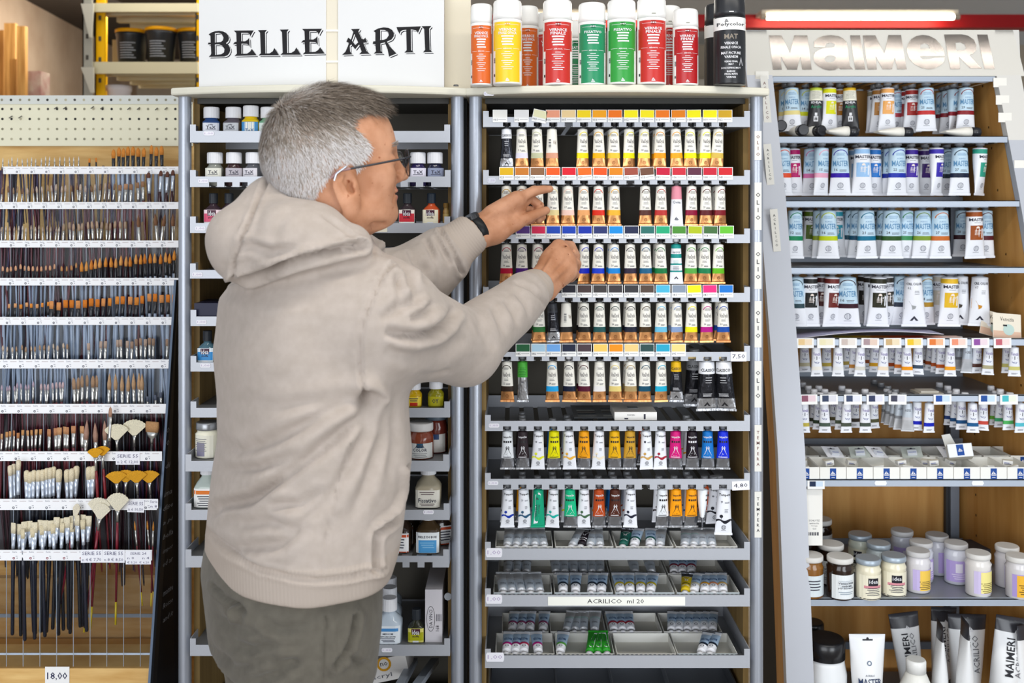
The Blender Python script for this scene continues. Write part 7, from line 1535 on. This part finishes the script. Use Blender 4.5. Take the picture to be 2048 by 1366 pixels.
def hoodie(x, y, z):
    d = slices(x, y, z, pz, pcx, pa, pb)
    d = smax(d, ZH-z, .006)
    ar = smin(cone(x, y, z, mixp(SR, P(640, 640, 1.66), .45), SR, .095, .088), cone(x, y, z, SR, ER, .087, .064), .04)
    fo = chain(x, y, z, [ER, mixp(ER, WR, .45), mixp(ER, WR, .80), WR], (.064, .053, .046, .036)); fo = smax(fo, plane(x, y, z, ER, WR), .004)
    ar = smin(ar, fo, .02); d = smin(d, ar, .035)
    al = smin(cone(x, y, z, mixp(SL, P(640, 600, 1.72), .4), SL, .085, .078), cone(x, y, z, SL, EL, .076, .062), .04)
    fl_ = chain(x, y, z, [EL, mixp(EL, WL, .42), mixp(EL, WL, .5), WL], (.064, .060, .052, .041)); fl_ = smax(fl_, plane(x, y, z, EL, WL), .004)
    al = smin(al, fl_, .02); d = smin(d, al, .02)
    # hood: collar rising round the neck and the sack behind
    c0, c1 = P(560, 402, 1.60), P(738, 500, 1.60)
    hd_ = smin(cone(x, y, z, P(548, 405, 1.63), P(500, 480, 1.575), .040, .060), cone(x, y, z, P(500, 492, 1.565), P(590, 478, 1.525), .052, .050), .04)
    hd_ = smin(hd_, cone(x, y, z, P(590, 478, 1.53), P(700, 490, 1.53), .050, .034), .03)
    hd_ = smin(hd_, cone(x, y, z, P(548, 405, 1.60), P(640, 460, 1.545), .038, .028), .03); hd_ = smin(hd_, cone(x, y, z, P(640, 460, 1.545), P(718, 524, 1.60), .028, .019), .03)
    hd_ = smin(hd_, cone(x, y, z, P(718, 524, 1.60), P(748, 534, 1.70), .019, .019), .03)
    hd_ = smin(hd_, cone(x, y, z, P(545, 405, 1.66), P(610, 430, 1.74), .036, .034), .03); hd_ = smin(hd_, cone(x, y, z, P(610, 430, 1.74), P(740, 505, 1.76), .034, .026), .03)
    d = smin(d, hd_, .012)
    # opening for the neck
    nk = cone(x, y, z, tuple(towld(-.024, 0, -.02)), tuple(towld(-.040, 0, -.235)), .064, .066); d = smax(d, -nk, .010)
    return d
HB = bnds([P(405, 420, 1.6), P(405, 1180, 1.62), P(770, 350, 1.6), P(1085, 560, 2.0), P(960, 470, 2.1), P(600, 1180, 1.42), P(600, 600, 1.40), (-.5, 1.9, 1.2)], .04)
co, fa = surface_net(hoodie, HB[0], HB[1], .0050); co = relax(co, fa, 2, .5)
vn = vnormals(co, fa)
def pxy(co): return 1024+co[:, 0]/co[:, 1]*F, HOR+(CAMZ-co[:, 2])/co[:, 1]*F
def polyd(px, py, pts):
    best = np.full(len(px), 1e9); tt = np.zeros(len(px)); n = len(pts)-1
    for k, (a, b_) in enumerate(zip(pts[:-1], pts[1:])):
        dx, dy = b_[0]-a[0], b_[1]-a[1]; L = dx*dx+dy*dy; t = np.clip(((px-a[0])*dx+(py-a[1])*dy)/L, 0, 1)
        d = np.hypot(px-a[0]-t*dx, py-a[1]-t*dy); m = d < best; best = np.where(m, d, best); tt = np.where(m, (k+t)/n, tt)
    return best, tt
def sculpt(co, vn, strokes):
    px, py = pxy(co); vd = co-np.array([0, 0, CAMZ]); vd /= np.linalg.norm(vd, axis=1)[:, None]; face = np.clip(-(vn*vd).sum(1)*2.5, 0, 1)
    off = np.zeros(len(co))
    for pts, amp, w, taper in strokes:
        d, t = polyd(px, py, pts); env = np.sin(np.clip(t, 0, 1)*math.pi)**.5 if taper == 2 else ((1-t)**.6 if taper == 1 else 1.)
        off += amp*env*(np.exp(-(d/w)**2)-.45*np.exp(-((d-w*1.9)/(w*1.1))**2))
    return co+vn*(off*face)[:, None]
g = -.0075
strokes = [
 ([(741,786),(713,838),(628,909),(520,985),(470,1010)], -.011, 13, 1), ([(735,790),(690,812),(600,850),(500,893)], -.008, 12, 1), ([(741,795),(735,850),(700,930),(655,1000),(560,1075)], -.008, 12, 1),
 ([(725,782),(640,806),(560,815),(470,800)], -.005, 14, 1), ([(412,1040),(440,1012),(501,1000),(560,960)], -.010, 10, 2), ([(415,1072),(470,1098),(560,1090),(620,1050)], -.006, 12, 2),
 ([(430,880),(480,905),(560,880),(640,840)], -.005, 13, 2), ([(450,940),(520,935),(600,905)], -.006, 11, 2), ([(760,800),(765,870),(735,960),(700,1040)], -.005, 12, 2),
 ([(540,1010),(600,1010),(650,975)], -.005, 10, 2), ([(480,1050),(540,1045),(600,1060)], -.004, 10, 2), ([(785,810),(790,880),(775,960)], -.004, 10, 2),
 # seams
 ([(786,532),(762,560),(742,605),(726,650),(719,697),(724,780)], -.004, 4, 0), ([(700,885),(682,950),(664,1022),(648,1090),(639,1160)], -.0025, 3, 0),
 ([(409,1057),(452,1096),(522,1138),(580,1154),(639,1160),(700,1155),(765,1140)], -.005, 5, 0), ([(816,935),(822,985),(800,1034),(762,1062),(753,1078),(752,1138)], -.0075, 6, 0), ([(806,940),(812,985),(792,1024),(752,1055)], .004, 5, 0),
 # hood folds
 ([(468,561),(510,549),(572,527),(620,512),(664,502),(720,492)], -.016, 7, 0), ([(534,362),(520,395),(500,440),(478,490),(470,520),(470,556)], -.006, 4, 0), ([(470,500),(500,492),(540,505),(600,500)], -.005, 9, 2), ([(600,400),(560,440),(540,480)], -.003, 14, 2),
 ([(640,425),(690,460),(735,500)], -.003, 4, 2),
 # right sleeve
 ([(771,662),(800,670),(829,671),(862,665),(888,648),(905,628),(909,612)], -.014, 9, 2), ([(760,640),(790,620),(830,600),(850,585)], -.006, 10, 2), ([(795,560),(800,590),(790,620)], -.006, 8, 1), ([(820,640),(850,625),(868,605)], -.007, 8, 2),
 ([(770,700),(830,716),(890,700),(930,672)], -.005, 13, 2), ([(985,612),(1000,640),(1010,668)], -.004, 8, 2), ([(1010,596),(1028,622),(1036,650)], -.004, 7, 2), ([(950,625),(965,660),(990,700)], -.004, 10, 2), ([(1030,580),(1050,605),(1060,630)], -.003, 6, 2),
 ([(1034,566),(1062,578),(1086,600),(1098,622)], -.0035, 4, 0), ([(835,745),(870,748),(900,740)], -.003, 5, 2), ([(782,545),(800,548),(815,570),(812,590)], .004, 8, 2),
 # left sleeve
 ([(770,508),(800,520),(818,545),(822,590)], -.009, 9, 1), ([(815,500),(830,525),(850,540),(852,570)], -.007, 8, 2), ([(848,478),(862,500),(868,520)], -.006, 7, 2), ([(870,470),(884,500),(905,530)], -.005, 7, 2), ([(880,458),(892,480),(906,505),(918,532),(922,545)], -.006, 4, 0), ([(780,530),(810,560),(840,590)], -.005, 10, 2), ([(760,505),(790,495),(820,490)], -.004, 8, 2)]
co = sculpt(co, vn, [(p, a*1.5, w, t) for p, a, w, t in strokes])
vn = vnormals(co, fa)
nz = np.sin(co[:, 0]*31+2*np.sin(co[:, 2]*17))*np.sin(co[:, 2]*26+1.7*np.sin(co[:, 0]*21+co[:, 1]*13)); co = co+vn*(nz*.0016)[:, None]
# rib panels: hem and cuffs
fc = co[fa].mean(1)
hem = fc[:, 2] < ZH+.062
def dplane(p, q): n_ = np.array(q)-np.array(p); n_ /= np.linalg.norm(n_); return (fc-np.array(q))@n_
cufR = (dplane(ER, WR) > -.040) & (np.linalg.norm(fc-np.array(WR), axis=1) < .07); cufL = (dplane(EL, WL) > -.062) & (np.linalg.norm(fc-np.array(WL), axis=1) < .085)
mi = np.zeros(len(fa), int); mi[hem] = 1; mi[cufR] = 2; mi[cufL] = 3
CL = M('b2a69d', .85, 0, 'cloth', dark='a99d93')
def ribm(ang, sc):
    m = M('b0a398', .85, 0, 'rib', ws=sc, wd='X', id=ang).copy(); m.name = 'ribbed_knit'; nt = m.node_tree
    w = [n for n in nt.nodes if n.type == 'TEX_WAVE'][0]; tc = [n for n in nt.nodes if n.type == 'TEX_COORD'][0]; mp = nt.nodes.new('ShaderNodeMapping'); mp.inputs['Rotation'].default_value = ang
    nt.links.new(tc.outputs['Object'], mp.inputs['Vector']); nt.links.new(mp.outputs[0], w.inputs['Vector']); return m
man = thing('person', 'grey haired man in a beige hoodie and glasses reaching into the tube rack', 'person', (X(600, TC), TC, 0))
MO = np.array([X(600, TC), TC, 0.])
def mobj(name, co_, fa_, mats, mi=None, par=None): return obj(name, np_mesh(name, np.asarray(co_)-MO, fa_, mats, mi), par or man)
def wadd(b, name, par=None): return obj(name, b, par or man, tuple(-MO))
mobj('hoodie', co, fa, [CL, ribm((0, 0, 0), 55), ribm((0, R(42), 0), 60), ribm((0, R(36), 0), 60)], mi)
# trousers
def trousers(x, y, z):
    tz = np.array([.78, .84, .90, .94, .955]); cxs = np.array([X(575, 1.66), X(580, 1.66), X(578, 1.66), X(578, 1.66), X(580, 1.66)])
    d = slices(x, y, z, tz, cxs, np.array([.185, .190, .192, .186, .176]), np.array([.118, .128, .134, .128, .12]), off=0)
    for sg in (-1, 1):
        hip = np.array([X(575, 1.66)+SD[0]*.095*sg, TC+SD[1]*.095*sg, .86]); kn = np.array([hip[0]+FW[0]*.03, hip[1]+FW[1]*.03, .48]); ft = np.array([hip[0]-FW[0]*.01, hip[1]-FW[1]*.01, .06])
        lg = smin(cone(x, y, z, hip, kn, .098, .075), cone(x, y, z, kn, ft, .074, .062), .03); lg = np.maximum(lg, .035-z); d = smin(d, lg, .03)
    return d
tb = bnds([(-.62, 1.4, .02), (-.1, 1.93, .99)], .03); tc_, tf_ = surface_net(trousers, tb[0], tb[1], .0060); tc_ = relax(tc_, tf_, 2, .5); tn = vnormals(tc_, tf_)
tc_ = sculpt(tc_, tn, [(p, a*1.9, w, t) for p, a, w, t in [([(427,1172),(450,1195),(490,1222)], -.005, 5, 0), ([(655,1235),(652,1290),(650,1366)], -.004, 4, 0), ([(662,1238),(660,1366)], -.0025, 3, 0), ([(712,1235),(705,1275),(690,1310),(672,1330)], -.006, 6, 0), ([(398,1250),(420,1300),(470,1330)], -.008, 12, 2), ([(410,1180),(400,1230),(415,1290)], -.004, 8, 2),
 ([(440,1270),(500,1300),(560,1290)], -.006, 13, 2), ([(520,1240),(560,1260),(620,1250)], -.004, 10, 2), ([(600,1320),(560,1345),(500,1366)], -.006, 12, 2), ([(690,1300),(720,1330),(740,1330)], -.004, 8, 2), ([(470,1215),(474,1240)], .006, 5, 0), ([(470,1340),(540,1320),(600,1330)], -.005, 10, 2), ([(430,1230),(470,1260),(530,1270)], -.005, 10, 2)]])
TR = M('635e54', .85, 0, 'cloth', dark='59544b'); mobj('trousers', tc_, tf_, [TR])
for sg in (-1, 1):
    hp = np.array([X(575, 1.66)+SD[0]*.095*sg, TC+SD[1]*.095*sg, .0])
    sh = lambda x, y, z: np.maximum(smin(cone(x, y, z, (hp[0]-FW[0]*.05, hp[1]-FW[1]*.05, .05), (hp[0]+FW[0]*.15, hp[1]+FW[1]*.15, .032), .045, .040), cone(x, y, z, (hp[0], hp[1], .05), (hp[0], hp[1], .10), .045, .045), .03), .0015-z)
    q = bnds([(hp[0]-.1, hp[1]-.1, 0), (hp[0]+.2, hp[1]+.2, .15)], .02); a, b2 = surface_net(sh, q[0], q[1], .008); mobj('shoe', relax(a, b2, 1), b2, [M('3a3430', .5)])
# body: head, hands and the hidden trunk in one mesh
def trunk(x, y, z):
    d = slices(x, y, z, pz, pcx, pa, pb, off=-.028)
    for a_, b_, r0, r1 in ((SR, ER, .050, .040), (ER, WR, .040, .028), (SL, EL, .048, .038), (EL, WL, .038, .028)): d = smin(d, cone(x, y, z, a_, b_, r0, r1), .03)
    d = smin(d, cone(x, y, z, tuple(towld(-.03, 0, -.12)), (X(635, TC), TC, 1.36), .055, .06), .03)
    for sg in (-1, 1): d = smin(d, cone(x, y, z, (X(575, 1.66)+SD[0]*.09*sg, TC+SD[1]*.09*sg, .92), (X(575, 1.66)+SD[0]*.09*sg, TC+SD[1]*.09*sg, .07), .08, .045), .03)
    return d
tk, tkf = surface_net(trunk, (-.62, 1.38, .0), (.12, 2.1, 1.52), .014)
allc = [hc_, lc, rc, tk]; allf = [hf_, lf, rf, tkf]; offs = np.cumsum([0]+[len(c) for c in allc[:-1]])
bc_ = np.concatenate(allc); bf_ = np.concatenate([f+o for f, o in zip(allf, offs)])
bmi = np.zeros(len(bf_), int); bmi[:len(hf_)] = hm_[hf_].sum(1) > 2
# lips slightly redder
fq, sq, uq = toloc(*hc_[hf_].mean(1).T); bmi[:len(hf_)][(np.abs(sq) < .021) & (uq > -.0945) & (uq < -.0745) & (fq > .087)] = 2
mobj('body', bc_, bf_, [skinA, scalp, M('ad6a5a', .4)], bmi)
# hair
rs = np.random.default_rng(5); hn_ = vnormals(hc_, hf_)
fcen = hc_[hf_].mean(1); sel = hm_[hf_].sum(1) > 2; fi = np.nonzero(sel)[0]
N = 26000; pick = rs.choice(fi, N); w = rs.dirichlet((1, 1, 1, 1), N); root = (hc_[hf_[pick]]*w[:, :, None]).sum(1); nn = hn_[hf_[pick]].mean(1); nn /= np.linalg.norm(nn, axis=1)[:, None]
f, s, u = toloc(*root.T); am = np.abs(s)
whorl = towld(-.070, .01, .060); dr = root-whorl; dr -= nn*(dr*nn).sum(1)[:, None]; dr /= np.maximum(np.linalg.norm(dr, axis=1), 1e-6)[:, None]
top = np.clip((u-.03)/.04, 0, 1); frt = np.clip((f-.02)/.05, 0, 1)
low = np.clip((-.0-u)/.05, 0, 1)
dr = dr-np.outer(low*.7, ux)-np.outer(low*.25, fx)*1.0; dr = dr+rs.normal(0, .22, dr.shape); dr -= nn*(dr*nn).sum(1)[:, None]*.8; dr /= np.linalg.norm(dr, axis=1)[:, None]
bald = np.exp(-(((f+.045)/.030)**2+((u-.075)/.022)**2+(s/.045)**2))
keep = rs.random(N) > bald*.80
ln = (.0125+.019*top*(.6+.9*frt)-.004*low)*rs.uniform(.7, 1.25, N); lift = .30+.28*top+.15*frt*top
up = nn*lift[:, None]+dr*(1-lift*.4)[:, None]; up /= np.linalg.norm(up, axis=1)[:, None]
p0 = root-nn*.0006; p1 = p0+up*(ln*.45)[:, None]; d2 = dr*.9+nn*(lift*.35)[:, None]-np.outer(.12*np.ones(N), ux); d2 /= np.linalg.norm(d2, axis=1)[:, None]; p2 = p1+d2*(ln*.55)[:, None]
side = np.cross(up, nn); side /= np.maximum(np.linalg.norm(side, axis=1), 1e-6)[:, None]; wd = .00042
V = np.stack([p0-side*wd, p0+side*wd, p1-side*wd*.9, p1+side*wd*.9, p2-side*wd*.3, p2+side*wd*.3], 1)[keep]; n_ = len(V)
Fh = (np.arange(n_)*6)[:, None]; Fh = np.concatenate([Fh+np.array([0, 1, 3, 2]), Fh+np.array([2, 3, 5, 4])])
dark = np.clip(.13+.95*np.clip((u+.012-.10*f)/.060, 0, 1)**1.2, 0, 1)*np.clip(1-bald, .3, 1)
dark = np.where((f < -.06) & (u > -.01), np.minimum(dark, .62), dark); tone = np.clip(dark*3.2+rs.normal(0, .65, N), 0, 3.99).astype(int)[keep]
HM = [M('cfcac8', .55), M('aaa097', .55), M('84786c', .55), M('5c5147', .55)]
mobj('hair', V.reshape(-1, 3), Fh, HM, np.concatenate([tone, tone]))
# stubbly eyebrow
b = MB(); rnd = random.Random(4)
for sg in (-1, 1):
    for k in range(120):
        q = rnd.random(); p = towld(.0985-.010*q*q+rnd.uniform(-.0005, .0005), sg*(.012+.034*q), -.006+.004*q-.006*q*q+rnd.uniform(-.003, .003)); e = p+fx*.004+sx_*sg*.003+ux*rnd.uniform(.001, .004)
        b.rod(tuple(p-fx*.004), tuple(e), .0004, .0001, HM[rnd.randint(0, 2)], 3, False)
wadd(b, 'eyebrows')
# glasses
GK = M('1c1d26', .25); b = MB()
def tor(c, rx, rz, n=36, r=.0013, mt=GK):
    pts = []
    for k in range(n+1):
        a = 2*math.pi*k/n; x_, z_ = math.copysign(abs(math.cos(a))**.8, math.cos(a))*rx, math.copysign(abs(math.sin(a))**.8, math.sin(a))*rz
        pts.append(tuple(towld(c[0]-abs(c[1]+x_)*.10, c[1]+x_, c[2]+z_)))
    return pts
for sg in (-1, 1): b.path(tor((.115, sg*.034, -.036), .026, .021), .0012, GK, 6)
b.path([tuple(towld(.116, -.009, -.030)), tuple(towld(.118, 0, -.027)), tuple(towld(.116, .009, -.030))], .0013, GK, 6)
o = thing('glasses', None, None); o.parent = man; o.location = tuple(-MO)
for k_ in ('label', 'category'):
    if k_ in o: del o[k_]
obj('rim', b, o)
for sg in (-1, 1):
    b = MB(); b.path([tuple(towld(.111, sg*.061, -.028)), tuple(towld(.100, sg*.071, -.030)), tuple(towld(.05, sg*.080, -.036)), tuple(towld(.012, sg*.0850, -.040))], .0017, GK, 8)
    b.path([tuple(towld(.012, sg*.0850, -.040)), tuple(towld(-.006, sg*.0865, -.042)), tuple(towld(-.018, sg*.0850, -.052))], .0021, M('8e6a68', .3), 8); b.path([tuple(towld(.006, sg*.0870, -.036)), tuple(towld(-.010, sg*.0880, -.046)), tuple(towld(-.014, sg*.0870, -.056))], .0016, M('c4c8d2', .2, .6), 8); obj('temple_arm', b, o)
    b = MB(); q = [v for v in tor((.1145, sg*.034, -.036), .0255, .0205)][:-1]; b.add(q, [tuple(range(len(q)))], M('fdfdff', .03, 0, 'clear', ior=1.45)); obj('lens', b, o)
# watch
b = MB(); wc = np.array(mixp(EL, WL, 1.0)); dw = np.array(P(1040, 412, 2.10))-wc; dw /= np.linalg.norm(dw)
c0 = np.array(P(955, 460, 2.056)); s1 = np.cross(dw, [0, 0, 1.]); s1 /= np.linalg.norm(s1); s2 = np.cross(s1, dw); pts = []
for k in range(25):
    a = 2*math.pi*k/24; pts.append((math.cos(a), math.sin(a)))
ring = lambda o_, r: [tuple(c0+dw*o_+(s1*x+s2*y)*r) for x, y in pts[:-1]]
vs = ring(-.009, .0285)+ring(-.007, .0305)+ring(.007, .0305)+ring(.009, .0285); b.add(vs, [(j*24+k, j*24+(k+1) % 24, (j+1)*24+(k+1) % 24, (j+1)*24+k) for j in range(3) for k in range(24)], M('1a1b1d', .4), True)
pw = thing('wristwatch', None, None); pw.parent = man; pw.location = tuple(-MO)
for k_ in ('label', 'category'):
    if k_ in pw: del pw[k_]
obj('strap', b, pw)
b = MB(); cc = c0+s2*.028-s1*.0; b.rod(tuple(cc-s2*.004), tuple(cc+s2*.006), .016, .014, M('202226', .3), 20); obj('watch_case', b, pw)
